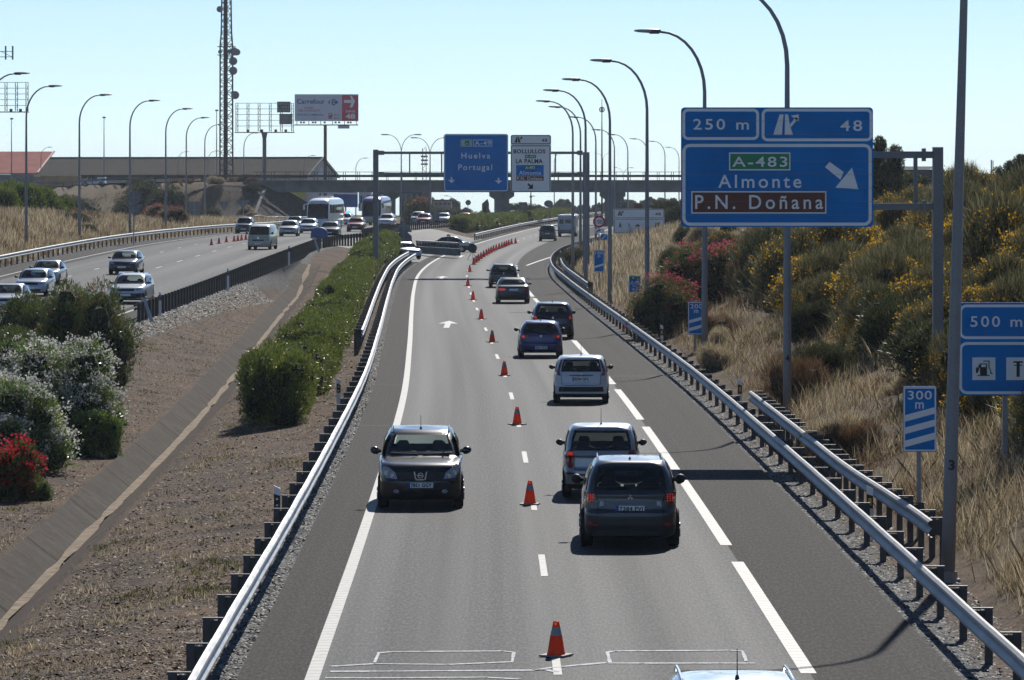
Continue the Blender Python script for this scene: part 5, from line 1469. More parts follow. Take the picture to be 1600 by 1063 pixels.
class Car:
    def __init__(self, kind, loc, heading, label, rows, paintm, W, L, category='car', group=None, hole=True, tap=.06, fine=1.0):
        self.root = empty(kind, loc, label, category, group, heading)
        self.S = Shell(rows, tap, fine); self.paint = paintm; self.W, self.L = W, L
        self.holes = []; self.hole = hole; self.belt = None
    def patch(self, name, poly, end, mat, off=.006, cell=.07, parent=None, mb=None, build=True):
        poly = ccw(poly); mb = mb or MB(); S = self.S
        xs = [p[0] for p in poly]; zs = [p[1] for p in poly]
        nx = max(1, int(math.ceil((max(xs) - min(xs)) / cell))); nz_ = max(1, int(math.ceil((max(zs) - min(zs)) / cell)))
        for i in range(nx):
            for j in range(nz_):
                xa, xb = min(xs) + (max(xs) - min(xs)) * i / nx, min(xs) + (max(xs) - min(xs)) * (i + 1) / nx
                za, zb = min(zs) + (max(zs) - min(zs)) * j / nz_, min(zs) + (max(zs) - min(zs)) * (j + 1) / nz_
                c = clip_cell([(xa, za), (xb, za), (xb, zb), (xa, zb)], poly)
                if len(c) < 3: continue
                P = []
                for u, z in c:
                    if end == 'rear': P.append((u, S.yend(u, z, 'rear') - off, z))
                    elif end == 'front': P.append((u, S.yend(u, z, 'front') + off, z))
                    elif end == 'right': P.append((S.xside(u, z) + off, u, z))
                    else: P.append((-S.xside(u, z) - off, u, z))
                if end in ('front', 'left'): P = P[::-1]
                mb.add(P, [tuple(range(len(P)))])
        if build: return mb.build(name, M[mat], parent or self.root)
        return mb
    def window(self, name, poly, end, frit=.06, mat='glass'):
        """glass with a black edge over a real opening"""
        if mat == 'glass' and self.hole: self.holes.append((end, ccw(inset(poly, frit * .55))))
        g = self.patch(name, poly, end, mat if self.hole else 'dark_glass', .004)
        poly = ccw(poly); inn = inset(poly, frit); mb = MB(); n = len(poly)
        for i in range(n):
            q = [poly[i], poly[(i + 1) % n], inn[(i + 1) % n], inn[i]]
            self.patch('', q, end, '', .008, mb=mb, build=False)
        mb.build('window_edge', M['frit'], g)
        return g
    def body(self, z_black=.0):
        S = self.S; mb = MB(); rows = S.r
        prev = None; tags = None
        n = None
        for row in rows:
            P, tags = S.contour(row)
            n = len(P)
            mb.v += [(x, y, row[0]) for x, y in P]
        for i in range(len(rows) - 1):
            zc = (rows[i][0] + rows[i + 1][0]) / 2
            for k in range(n):
                a, b_ = i * n + k, i * n + (k + 1) % n
                if self.holes and tags[k] in 'rf':
                    xc = (mb.v[a][0] + mb.v[b_][0]) / 2; skip = False
                    for end, poly in self.holes:
                        if end[0] == tags[k] and inside(poly, xc, zc): skip = True
                    if skip: continue
                mb.f.append((a, b_, b_ + n, a + n)); mb.mi.append(1 if zc < z_black else 0)
        top = (len(rows) - 1) * n
        # crowned roof
        z = rows[-1][0]; cx, cy_ = 0, (rows[-1][2] + rows[-1][3]) / 2
        ring0 = top
        for sc_, dz in ((.7, .018), (.35, .03)):
            base = len(mb.v)
            for k in range(n):
                x, y, _ = mb.v[top + k]; mb.v.append((x * sc_, cy_ + (y - cy_) * sc_, z + dz))
            for k in range(n): mb.f.append((ring0 + k, ring0 + (k + 1) % n, base + (k + 1) % n, base + k)); mb.mi.append(0)
            ring0 = base
        mb.f.append(tuple(ring0 + k for k in range(n))); mb.mi.append(0)
        mb.f.append(tuple(range(n - 1, -1, -1))); mb.mi.append(1)
        o = mb.build('body', [M[self.paint], M['black']], self.root, smooth=True)
        # cabin tub: nothing shows below the belt
        if self.hole and self.belt:
            P, _ = S.contour([self.belt - .03] + self.S.at(self.belt - .03))
            mb = MB(); q = len(P)
            mb.add([(x * .96, cy_ + (y - cy_) * .98, self.belt - .03) for x, y in P], [tuple(range(q))])
            mb.build('dashboard_and_floor', M['interior'], self.root)
        return o
    def seats(self, xs=(-.37, .37), yf=None, yr=None, top=None):
        yf = yf or self.L * .5; yr = yr or self.L * .27; b_ = self.belt; top = top or (b_ + .18)
        for (y, xx, w, t) in ((yf, xs, .23, top + .02), (yr, (-.42, 0, .42), .21, top - .06)):
            for x in xx:
                mb = MB()
                P = [(x - w, b_ - .1), (x + w, b_ - .1), (x + w * .9, t - .18), (x + w * .5, t - .14), (x + w * .52, t + .02), (x + w * .35, t + .07), (x - w * .35, t + .07), (x - w * .52, t + .02), (x - w * .5, t - .14), (x - w * .9, t - .18)]
                if x == 0 and len(xx) == 3: P = [(px_, min(z, t - .05)) for px_, z in P]
                mb.prism(P, y - .05, y + .06); fix_normals(mb.build('seat', M['interior'], self.root))
    def wheels(self, r=.32, w=.21, front=None, rear=None, inset_=.02, track=None):
        front = front if front is not None else self.L * .80; rear = rear if rear is not None else self.L * .19
        track = track or self.W / 2
        for y in (rear, front):
            for s in (-1, 1):
                x1 = s * (track - inset_); x0 = x1 - s * w
                mb = MB(); a, b_ = min(x0, x1), max(x0, x1)
                mb.lathe([(r * .62, a), (r * .93, a), (r, a + .035), (r, b_ - .035), (r * .93, b_), (r * .64, b_ - .004)], 22, 'x', (0, y, r)); t = fix_normals(mb.build('wheel', M['tyre'], self.root, True))
                mb = MB(); e = x1 - s * .012
                mb.lathe([(r * .64, 0), (r * .60, -.02 * s), (r * .14, -.035 * s), (r * .02, -.02 * s)], 20, 'x', (e, y, r))
                for q in range(5):
                    a_ = 2 * math.pi * q / 5 + .3
                    mb.bar((e + s * .004, y + r * .1 * math.cos(a_), r + r * .1 * math.sin(a_)), (e + s * .004, y + r * .6 * math.cos(a_), r + r * .6 * math.sin(a_)), .06, .02)
                fix_normals(mb.build('rim', M['rim'], t))
                # arch
                mb = MB(); ex = self.S.xside(y, .55) * s
                n_ = 14; P = []
                for rr_ in (r + .075, r * .2):
                    for q in range(n_ + 1):
                        a_ = math.pi * q / n_
                        zz = max(.2, r + rr_ * math.sin(a_)); yy_ = y + rr_ * math.cos(a_)
                        P.append((s * (self.S.xside(yy_, min(zz, .9)) + .004), yy_, zz))
                mb.add(P, [(q, q + 1, n_ + 2 + q, n_ + 1 + q) for q in range(n_)])
                mb.build('wheel_arch', M['black'], self.root)
    def mirrors(self, y, z, mat=None, w=.22, h=.15, out=.05):
        for s in (-1, 1):
            x = self.S.xside(y, z) * s
            mb = MB(); sec = []
            prof = [(0.02, .03, .03), (.07, .05, .04), (.11, .085, h * .48), (w * .75, .095, h * .5), (w, .06, h * .36), (w + .03, .02, h * .12)]
            for dx, dy, dz in prof:
                for k in range(10):
                    a_ = 2 * math.pi * k / 10
                    sec.append((x + s * dx, y + dy * math.cos(a_), z + .04 + dz * math.sin(a_) + dx * .1))
            f = []
            for i in range(len(prof) - 1):
                for k in range(10): f.append((i * 10 + k, i * 10 + (k + 1) % 10, i * 10 + 10 + (k + 1) % 10, i * 10 + 10 + k))
            f += [tuple(range(10)), tuple(range(len(prof) * 10 - 1, len(prof) * 10 - 11, -1))]
            mb.add(sec, f); fix_normals(mb.build('mirror', M[mat or self.paint], self.root, True))
    def plate(self, text, z, end='rear', w=.52, h=.115, proud=.02, full=True):
        y = self.S.yend(0, z, end); s = -1 if end == 'rear' else 1
        y0 = y + s * proud
        mb = MB(); mb.box(-w / 2, w / 2, min(y0, y0 + s * .012), max(y0, y0 + s * .012), z - h / 2, z + h / 2)
        p = mb.build('licence_plate', M['plate'], self.root)
        mir = 1 if end == 'rear' else -1
        if full:
            mb = MB(); mb.box(min(-mir * w / 2, -mir * (w / 2 - .045)), max(-mir * w / 2, -mir * (w / 2 - .045)), min(y0 + s * .0125, y0 + s * .014), max(y0 + s * .0125, y0 + s * .014), z - h / 2, z + h / 2)
            mb.build('country_band', M['plate_blue'], p)
        if text:
            mb = MB(); v, f = text_geom(text, 1.05, .03); lo, hi = v.min(0), v.max(0); q = (v - lo) / (hi - lo)
            P = [(mir * (-w / 2 + .06 + a * (w - .085)), y0 + s * .0155, z - h * .37 + b_ * h * .74) for a, b_ in q]
            mb.add(P, f); mb.build('plate_lettering', M['sign_black'], p)
        return p
    def antenna(self, y, z, h=.45, lean=-.1):
        mb = MB(); mb.tube([(0, y, z), (0, y, z + .05), (0, y + lean * .1, z + .06), (0, y + lean, z + h)], [.03, .018, .007, .004], 6); mb.build('antenna', M['black'], self.root)
    def roof_rails(self, z, hw, y0, y1, mat='black'):
        for s in (-1, 1):
            mb = MB(); mb.tube([(s * hw, y0, z - .03), (s * hw, y0 + .12, z + .035), (s * hw, (y0 + y1) / 2, z + .05), (s * hw, y1 - .15, z + .03), (s * hw, y1, z - .03)], .018, 6); mb.build('roof_rail', M[mat], self.root)
    def bar3(self, name, x0, x1, z0, z1, end, mat, proud=.01, th=.02):
        zm = (z0 + z1) / 2; s = -1 if end == 'rear' else 1
        mb = MB(); n_ = 8; V = []
        for k in range(n_ + 1):
            x = x0 + (x1 - x0) * k / n_; y = self.S.yend(x, zm, end) + s * proud
            V += [(x, y, z0), (x, y, z1), (x, y + s * th, z0), (x, y + s * th, z1)]
        f = []
        for k in range(n_):
            a = k * 4
            f += [(a + 2, a + 6, a + 7, a + 3), (a + 3, a + 7, a + 5, a + 1), (a, a + 4, a + 6, a + 2)]
        f += [(0, 2, 3, 1), (n_ * 4, n_ * 4 + 1, n_ * 4 + 3, n_ * 4 + 2)]
        mb.add(V, f); return fix_normals(mb.build(name, M[mat], self.root))

def hatch_rows(W, L, H, belt=.93, hood=.80, tail='hatch', roof_w=.76, nose=.70, cowl=.29, wind=.17, rear_rake=.34, bump_z=.55, roofrear=None, roof_r=.25, belt_w=.97):
    h = W / 2
    yr_b = {'hatch': .10, 'estate': .06, 'mpv': .06, 'suv': .09, 'sedan': .12, 'van': .03}[tail]
    rr_ = {'hatch': rear_rake, 'estate': rear_rake, 'mpv': rear_rake * .7, 'suv': rear_rake * .8, 'sedan': .62, 'van': .12}[tail]
    g = H - belt
    rows = [(.20, h * .88, L - .16, .14, .20, .10, .06), (.25, h * .955, L - .06, .05, .24, .12, .07), (.36, h * .99, L - .01, .01, .26, .14, .08), (bump_z - .04, h, L, 0, .27, .15, .08), (bump_z + .02, h, L - .005, .015, .27, .15, .08),
            (bump_z + .05, h, L - .02, .06, .26, .15, .08), (nose, h, L - .06, .07, .25, .16, .08), (hood, h * .995, L - .20, .08, .25, .18, .08)]
    yc = L * (1 - cowl)
    if tail == 'sedan':
        rows += [(hood + (belt - hood) * .6, h * .985, L * .5 + yc * .5 - .05, .10, .24, .18, .08), (belt - .015, h * .975, yc + .03, .13, .22, .16, .08), (belt, h * .965, yc, .50, .22, .15, .06)]
    else:
        rows += [(hood + (belt - hood) * .6, h * .988, L * .5 + yc * .5 - .05, yr_b - .01, .24, .18, .08), (belt, h * belt_w, yc, yr_b, .22, .15, .08)]
    wn_ = wind * L
    rows += [(belt + g * .12, h * (belt_w - .02), yc - wn_ * .16, yr_b + rr_ * (.12 if tail != 'sedan' else 1.0), .20, .13, .07),
             (belt + g * .50, h * (belt_w * .5 + roof_w * .5 + .035), yc - wn_ * .56, yr_b + rr_ * (.48 if tail != 'sedan' else 1.45), .18, .10, .05),
             (belt + g * .82, h * (roof_w + .045), yc - wn_ * .93, yr_b + rr_ * (.88 if tail != 'sedan' else 1.9), roof_r * .7, .09, .04),
             (belt + g * .92, h * (roof_w), yc - wn_ * 1.10, yr_b + rr_ * (1.08 if tail != 'sedan' else 2.15), roof_r, .10, .04),
             (belt + g * .97, h * (roof_w - .07), yc - wn_ * 1.32, yr_b + rr_ * (1.40 if tail != 'sedan' else 2.45), roof_r, .12, .04),
             (H - .03, h * (roof_w - .2), yc - wn_ * 1.6, yr_b + rr_ * (1.8 if tail != 'sedan' else 2.8), roof_r, .12, .04)]
    return rows
def side_windows(c, belt, H, y0, y1, g=None, mat='dark_glass'):
    g = H - belt
    for end in ('left', 'right'):
        mid = (y0 + y1) / 2
        c.patch('side_window', [(y0 + .05, belt + .02), (mid - .04, belt + .02), (mid - .04, belt + g * .80), (y0 + .28, belt + g * .78)], end, mat, .005)
        c.patch('side_window', [(mid + .04, belt + .02), (y1, belt + .02), (y1 - .55, belt + g * .80), (mid + .04, belt + g * .80)], end, mat, .005)
def glass_poly(c, z0, z1, end, k=.86, kt=None):
    kt = kt or k
    w0 = c.S.at(z0)[0] * (1 - c.S.tap) * k; w1 = c.S.at(z1)[0] * (1 - c.S.tap) * kt; wm = c.S.at((z0 + z1) / 2)[0] * (1 - c.S.tap) * (k + kt) / 2
    return [(-w0, z0), (w0, z0), (wm, (z0 + z1) / 2), (w1, z1), (-w1, z1), (-wm, (z0 + z1) / 2)]
def emblem(c, z, end, kind='disc', r=.05, mat='chrome'):
    s = -1 if end == 'rear' else 1; y = c.S.yend(0, z, end) + s * .012
    mb = MB()
    def poly(P): mb.prism([(x, zz) for x, zz in P], min(y, y + s * .012), max(y, y + s * .012))
    if kind == 'oval': poly([(r * 1.6 * math.cos(q * .4), z + r * .65 * math.sin(q * .4)) for q in range(16)])
    elif kind == 'three_diamonds':
        for a in (90, 210, 330):
            d = (math.cos(R(a)), math.sin(R(a))); n_ = (-d[1], d[0])
            poly([(0, z), (d[0] * r * .5 + n_[0] * r * .3, z + d[1] * r * .5 + n_[1] * r * .3), (d[0] * r, z + d[1] * r), (d[0] * r * .5 - n_[0] * r * .3, z + d[1] * r * .5 - n_[1] * r * .3)])
    elif kind == 'ring_bar':
        A = [(r * math.cos(2 * math.pi * q / 20), z + r * math.sin(2 * math.pi * q / 20)) for q in range(20)]; B = [(x * .74, z + (zz - z) * .74) for x, zz in A]
        mb.add([(x, y + s * .012, zz) for x, zz in A + B], [(q, (q + 1) % 20, 20 + (q + 1) % 20, 20 + q) for q in range(20)])
        poly([(-r * 1.15, z - r * .22), (r * 1.15, z - r * .22), (r * 1.15, z + r * .22), (-r * 1.15, z + r * .22)])
    elif kind == 'diamond': poly([(0, z + r), (-r * .6, z), (0, z - r), (r * .6, z)])
    elif kind == 's_mark':
        poly([(-r, z + r * .1), (r * .5, z + r * .1), (r, z + r * .7), (-r * .6, z + r * .7)]); poly([(-r, z - r * .7), (r * .6, z - r * .7), (r, z - r * .1), (-r * .5, z - r * .1)])
    else: poly([(r * math.cos(2 * math.pi * q / 18), z + r * math.sin(2 * math.pi * q / 18)) for q in range(18)])
    fix_normals(mb.build('emblem', M[mat], c.root))

TH = lambda Y: math.atan((float(Cf(Y + 5)) - float(Cf(Y - 5))) / 10)
def place_away(px, base_py, Yoff=0):
    Y = CAM_Z * F / (base_py - HZ)
    return PX(px, Y), Y
def rear_common(c, belt, H, wz0, wz1, k=.85, kt=None, frit=.05, front=True):
    c.belt = belt
    c.window('rear_window', glass_poly(c, wz0, wz1, 'rear', k, kt), 'rear', frit)
    if front: c.window('windscreen', glass_poly(c, belt + .07, H - (H - belt) * .17, 'front', .88), 'front', .05)

# --- near dark grey off-roader seen from behind
W, L, H = 1.80, 4.64, 1.62
x, Y = place_away(985, 858)
rows = hatch_rows(W, L, H, belt=1.02, hood=.92, tail='suv', roof_w=.74, nose=.80, rear_rake=.40, bump_z=.66, cowl=.27, wind=.15)
c = Car('parked_off_roader', (x, Y, 0), -TH(Y) * 0 - R(.6), 'dark grey off-road car seen from behind, last in the queue of the right lane', rows, 'graphite', W, L, group=None)
c.root.name = 'off_road_car'
rear_common(c, 1.05, H, 1.08, 1.50, .84, .86, .07); side_windows(c, 1.04, H, .35, 3.0); c.seats(); c.body(.42)
for s in (1, -1):
    f = (lambda P: P if s > 0 else mirror(P))
    c.patch('tail_light', f([(.60, .86), (.845, .84), (.855, 1.03), (.66, 1.05)]), 'rear', 'tail_dark', .012)
    mb = MB()
    for i in range(3):
        for j in range(4):
            xx = s * (.69 + .045 * i); zz = .885 + .038 * j; y = c.S.yend(xx, zz, 'rear') - .018
            mb.prism([(xx + .014 * math.cos(q * .9), zz + .014 * math.sin(q * .9)) for q in range(7)], y, y + .004)
    fix_normals(mb.build('brake_lamps', M['brake_lit'], c.root))
    c.patch('bumper_reflector', f([(.60, .42), (.78, .42), (.78, .485), (.60, .485)]), 'rear', 'tail_red', .012)
    c.patch('lower_lamp', f([(.49, .80), (.58, .78), (.56, .88), (.49, .88)]), 'rear', 'reverse_clear', .01)
c.patch('tailgate_recess', [(-.45, .60), (.45, .60), (.36, .86), (-.36, .86)], 'rear', 'graphite', .014)
c.patch('tailgate_trim', [(-.42, .855), (.42, .855), (.40, .885), (-.40, .885)], 'rear', 'slate', .022)
c.bar3('bumper_step', -.8, .8, .56, .60, 'rear', 'graphite', .0, .03)
c.bar3('bumper_skirt', -.70, .70, .24, .34, 'rear', 'black', .004, .02)
c.plate('7384 FVJ', .73, 'rear', .52, .13); emblem(c, .95, 'rear', 'three_diamonds', .06)
c.wheels(.35, .23, 3.55, .88, .0, .92); c.mirrors(3.0, 1.06, 'black', .23, .20); c.antenna(.85, H - .03, .08); c.roof_rails(H - .02, .60, .8, 2.6, 'graphite')
def seam(c, pts, end, w=.013):
    mb = MB()
    for (x0, z0), (x1, z1) in zip(pts, pts[1:]):
        n_ = max(1, int(math.hypot(x1 - x0, z1 - z0) / .08)); d = Vector((x1 - x0, z1 - z0)).normalized(); nx_, nz2 = -d.y * w / 2, d.x * w / 2
        for k in range(n_):
            a, b_ = k / n_, (k + 1) / n_; q = []
            for t, sg in ((a, 1), (b_, 1), (b_, -1), (a, -1)):
                x_, z_ = x0 + (x1 - x0) * t + nx_ * sg, z0 + (z1 - z0) * t + nz2 * sg
                q.append((x_, c.S.yend(x_, z_, end) + (.004 if end == 'front' else -.004), z_))
            mb.add(q, [(0, 1, 2, 3)])
    return mb.build('panel_gap', M['frit'], c.root)
seam(c, [(-.64, 1.07), (-.60, .84), (-.60, .57), (.60, .57), (.60, .84), (.64, 1.07)], 'rear')
# --- silver grey small people carrier
W, L, H = 1.69, 3.79, 1.56
x, Y = place_away(939, 780)
rows = hatch_rows(W, L, H, belt=.96, hood=.88, tail='mpv', roof_w=.78, nose=.74, rear_rake=.36, bump_z=.60, cowl=.25, wind=.19)
c = Car('small_people_carrier', (x, Y, 0), -R(1.2), 'silver grey small people carrier, one red brake lamp lit, beside the dark off-road car', rows, 'silver_grey', W, L)
rear_common(c, .98, H, 1.03, 1.45, .86, .87, .05); side_windows(c, .98, H, .3, 2.7); c.seats(); c.body(.30)
for s in (1, -1):
    f = (lambda P: P if s > 0 else mirror(P))
    P = [(.66 + .10 * math.cos(q * .524), .85 + .20 * math.sin(q * .524)) for q in range(12)]
    c.patch('tail_light', f(P), 'rear', 'tail_red', .010)
    if s < 0: c.patch('brake_lamp', f([(.60, .90), (.71, .90), (.71, 1.0), (.60, 1.0)]), 'rear', 'brake_lit', .016)
    c.patch('bumper_reflector', f([(.55, .52), (.74, .52), (.74, .56), (.55, .56)]), 'rear', 'black', .01)
c.bar3('bumper_strip', -.5, .5, .50, .53, 'rear', 'black', .0, .02)
c.plate('', .66, 'rear', .5, .12); emblem(c, .93, 'rear', 'diamond', .05); c.wheels(.30, .19, 3.05, .60); c.mirrors(2.62, 1.02, 'black', .2, .15); c.antenna(.75, H - .02, .38)
seam(c, [(-.60, 1.02), (-.56, .62), (.56, .62), (.60, 1.02)], 'rear')
# --- white hatchback
W, L, H = 1.70, 3.92, 1.45
x, Y = place_away(908, 632)
rows = hatch_rows(W, L, H, belt=.92, hood=.82, tail='hatch', roof_w=.77, nose=.70, rear_rake=.34, bump_z=.56)
c = Car('hatchback', (x, Y, 0), -R(.8), 'white hatchback with tall red tail lamps, seen from behind in the right lane', rows, 'white_paint', W, L)
rear_common(c, .95, H, .98, 1.34, .80, .80, .05); side_windows(c, .94, H, .35, 2.8); c.seats(); c.body(.30)
for s in (1, -1):
    f = (lambda P: P if s > 0 else mirror(P))
    c.patch('tail_light', f([(.60, .86), (.72, .85), (.74, .99), (.585, 1.33), (.545, 1.33), (.625, 1.0)][0:6]), 'rear', 'tail_red', .012) if False else None
    c.patch('tail_light', f([(.615, .86), (.735, .87), (.745, 1.0), (.655, 1.0)]), 'rear', 'tail_red', .012)
    c.patch('upper_tail_light', f([(.655, 1.0), (.745, 1.0), (.61, 1.33), (.565, 1.33)]), 'rear', 'tail_dark', .012)
    c.patch('bumper_reflector', f([(.52, .44), (.61, .44), (.61, .50), (.52, .50)]), 'rear', 'tail_red', .016)
c.patch('bumper_plastic', [(-.68, .38), (.68, .38), (.66, .53), (-.66, .53)], 'rear', 'black', .008)
c.bar3('handle_strip', -.36, .36, .86, .885, 'rear', 'black', .004, .02)
c.plate('8594 GFG', .76, 'rear', .52, .12); emblem(c, .915, 'rear', 'oval', .04); c.wheels(.29, .19, 3.15, .66); c.mirrors(2.75, .97, 'black', .2, .15); c.antenna(.9, H - .02, .4)
seam(c, [(-.60, .96), (-.58, .60), (-.50, .57), (.50, .57), (.58, .60), (.60, .96)], 'rear')
# --- blue hatchback
W, L, H = 1.70, 3.95, 1.40
x, Y = place_away(845, 560)
rows = hatch_rows(W, L, H, belt=.90, hood=.80, tail='hatch', roof_w=.70, nose=.68, rear_rake=.42, bump_z=.54)
c = Car('hatchback', (x, Y, 0), R(.6), 'royal blue hatchback with orange brake lamps, seen from behind near the cones', rows, 'blue_paint', W, L)
rear_common(c, .92, H, .95, 1.29, .86, .84, .05); side_windows(c, .92, H, .4, 2.75); c.seats(); c.body(.28)
for s in (1, -1):
    f = (lambda P: P if s > 0 else mirror(P))
    c.patch('tail_light', f([(.42, .76), (.70, .74), (.75, .86), (.68, .90), (.46, .89)]), 'rear', 'tail_red', .010)
    c.patch('brake_lamp', f([(.60, .765), (.705, .76), (.72, .86), (.62, .865)]), 'rear', 'brake_lit', .016)
c.plate('4521 FCN', .40, 'rear', .5, .11); emblem(c, .83, 'rear', 's_mark', .05); c.wheels(.30, .2, 3.2, .68); c.mirrors(2.75, .95, 'black', .2, .15); c.antenna(.95, H - .02, .2)
# --- navy people carrier
W, L, H = 1.80, 4.3, 1.56
x, Y = place_away(864, 531)
rows = hatch_rows(W, L, H, belt=.98, hood=.88, tail='mpv', roof_w=.74, nose=.74, rear_rake=.45, bump_z=.58)
c = Car('people_carrier', (x, Y, 0), R(.8), 'navy blue people carrier with heads visible through its rear window', rows, 'navy', W, L)
rear_common(c, 1.0, H, 1.06, 1.45, .84, .84, .05); side_windows(c, 1.0, H, .4, 3.0); c.seats(); c.body(.28)
for s in (1, -1):
    f = (lambda P: P if s > 0 else mirror(P))
    c.patch('tail_light', f([(.66, .80), (.78, .78), (.80, 1.0), (.70, 1.02)]), 'rear', 'tail_red', .010)
    c.patch('brake_lamp', f([(.67, .88), (.77, .88), (.78, .98), (.69, .98)]), 'rear', 'brake_lit', .016)
c.plate('', .70, 'rear', .5, .11); c.wheels(.32, .21, 3.5, .75); c.mirrors(3.0, 1.02, 'black', .2, .16); c.antenna(1.0, H - .02, .15); emblem(c, .92, 'rear')
# --- black saloon
W, L, H = 1.82, 4.55, 1.41
x, Y = place_away(802, 475)
rows = hatch_rows(W, L, H, belt=.96, hood=.82, tail='sedan', roof_w=.70, nose=.70, bump_z=.54)
c = Car('saloon_car', (x, Y, 0), R(1.0), 'black saloon car with sun glinting on its rear window', rows, 'dark_green', W, L)
rear_common(c, .97, H, .99, 1.33, .84, .84, .05); side_windows(c, .97, H, 1.0, 3.1); c.body(.26)
for s in (1, -1):
    f = (lambda P: P if s > 0 else mirror(P))
    c.patch('tail_light', f([(.43, .72), (.78, .72), (.79, .84), (.45, .84)]), 'rear', 'brake_lit' if s < 0 else 'tail_red', .010)
c.plate('', .76, 'rear', .52, .11); c.wheels(.32, .22, 3.6, .85); c.mirrors(3.05, .98, 'black', .2, .14)
# --- black estate
W, L, H = 1.80, 4.6, 1.47
x, Y = place_away(787, 450)
rows = hatch_rows(W, L, H, belt=.94, hood=.82, tail='estate', roof_w=.72, nose=.70, rear_rake=.42, bump_z=.56)
c = Car('estate_car', (x, Y, 0), R(.8), 'black estate car with roof rails, ahead of the black saloon', rows, 'black_paint', W, L)
rear_common(c, .96, H, 1.0, 1.36, .84, .82, .05); side_windows(c, .96, H, .5, 3.1); c.seats(); c.body(.28)
for s in (1, -1):
    f = (lambda P: P if s > 0 else mirror(P))
    c.patch('tail_light', f([(.45, .82), (.78, .82), (.80, .95), (.48, .95)]), 'rear', 'tail_dark', .010)
c.plate('', .60, 'rear', .52, .11); c.wheels(.32, .21, 3.65, .85); c.mirrors(3.1, .98, 'black', .2, .14); c.roof_rails(H - .02, .62, .6, 2.7, 'chrome'); emblem(c, .88, 'rear')
# --- black van far ahead
W, L, H = 1.80, 4.7, 1.72
Y = 526; x = PX(855, Y)
rows = hatch_rows(W, L, H, belt=1.04, hood=.95, tail='mpv', roof_w=.74, nose=.8, rear_rake=.4, bump_z=.6)
c = Car('people_carrier', (x, Y, 0), R(-2.2), 'black people carrier far ahead, next to the white motorhome', rows, 'black_paint', W, L, hole=False)
rear_common(c, 1.05, H, 1.1, 1.56, .84, .82, .05); side_windows(c, 1.05, H, .4, 3.2); c.body(.3)
for s in (1, -1):
    c.patch('tail_light', ([(.70, .82), (.80, .82), (.80, 1.1), (.72, 1.1)] if s > 0 else mirror([(.70, .82), (.80, .82), (.80, 1.1), (.72, 1.1)])), 'rear', 'tail_dark', .010)
c.plate('', .82, 'rear', .5, .11); c.wheels(.33, .21, 3.8, .8); c.mirrors(3.3, 1.08, 'black', .2, .16)
# --- motorhome
def box_rows(W, L, H, r=.12, z0=.35, fr=.3):
    h = W / 2
    return [(z0, h * .97, L - .05, .05, r, .03, .03), (z0 + .15, h, L, 0, r, .03, .03), (H * .5, h, L - .02, .0, r, .03, .03), (H - .25, h, L - .15, .02, r, .03, .03), (H - .1, h * .98, L - .3, .06, r, .03, .03), (H - .03, h * .93, L - .45, .15, r, .03, .03), (H, h * .8, L - .7, .35, r, .03, .03)]
Y = 566; x = PX(885.5, Y)
c = Car('motorhome', (x, Y, 0), R(-3), 'white motorhome with a rear window, seen from behind beside the black people carrier', box_rows(2.1, 6.0, 2.5), 'caravan', 2.1, 6.0, 'motorhome', hole=False, tap=.01)
c.body(.5)
c.patch('rear_window', [(-.85, 1.45), (-.35, 1.45), (-.35, 1.98), (-.85, 1.98)], 'rear', 'dark_glass', .01); c.patch('rear_window', [(-.2, 1.5), (.5, 1.5), (.5, 1.98), (-.2, 1.98)], 'rear', 'dark_glass', .01)
c.bar3('upper_band', -1.0, 1.0, 2.08, 2.16, 'rear', 'sign_back', .0, .03); c.bar3('bumper', -1.0, 1.0, .5, .8, 'rear', 'sign_back', .0, .06)
for s in (1, -1): c.patch('tail_light', ([(.80, .9), (.98, .9), (.98, 1.05), (.80, 1.05)] if s > 0 else mirror([(.80, .9), (.98, .9), (.98, 1.05), (.80, 1.05)])), 'rear', 'tail_red', .02)
c.wheels(.34, .22, 4.8, 1.5, .02)
mb = MB(); mb.box(-.3, .3, 1.5, 2.2, 2.53, 2.64); mb.build('roof_hatch', M['caravan'], c.root)
# --- roof of the pale car at the bottom edge
W, L, H = 1.76, 4.3, 1.47
Y = 52.9; x = PX(1139, 56)
rows = hatch_rows(W, L, H, belt=.95, hood=.83, tail='hatch', roof_w=.76, nose=.70, rear_rake=.36, bump_z=.56, wind=.16, cowl=.30)
c = Car('hatchback', (x, Y, 0), R(.3), 'pale silver blue car at the bottom edge, only its roof and antenna showing', rows, 'ice_silver', W, L)
rear_common(c, .97, H, 1.0, 1.36, .84, .82, .05); side_windows(c, .97, H, .4, 2.95); c.seats(); c.body(.28)
for s in (1, -1): c.patch('tail_light', ([(.62, .80), (.78, .80), (.80, 1.0), (.66, 1.0)] if s > 0 else mirror([(.62, .80), (.78, .80), (.80, 1.0), (.66, 1.0)])), 'rear', 'tail_red', .01)
c.plate('', .72, 'rear'); c.wheels(.32, .21, 3.45, .72); c.mirrors(2.95, 1.0, None); c.roof_rails(H - .03, .60, .75, 2.55, 'ice_silver')
c.antenna(.95, H - .01, .34, .0)

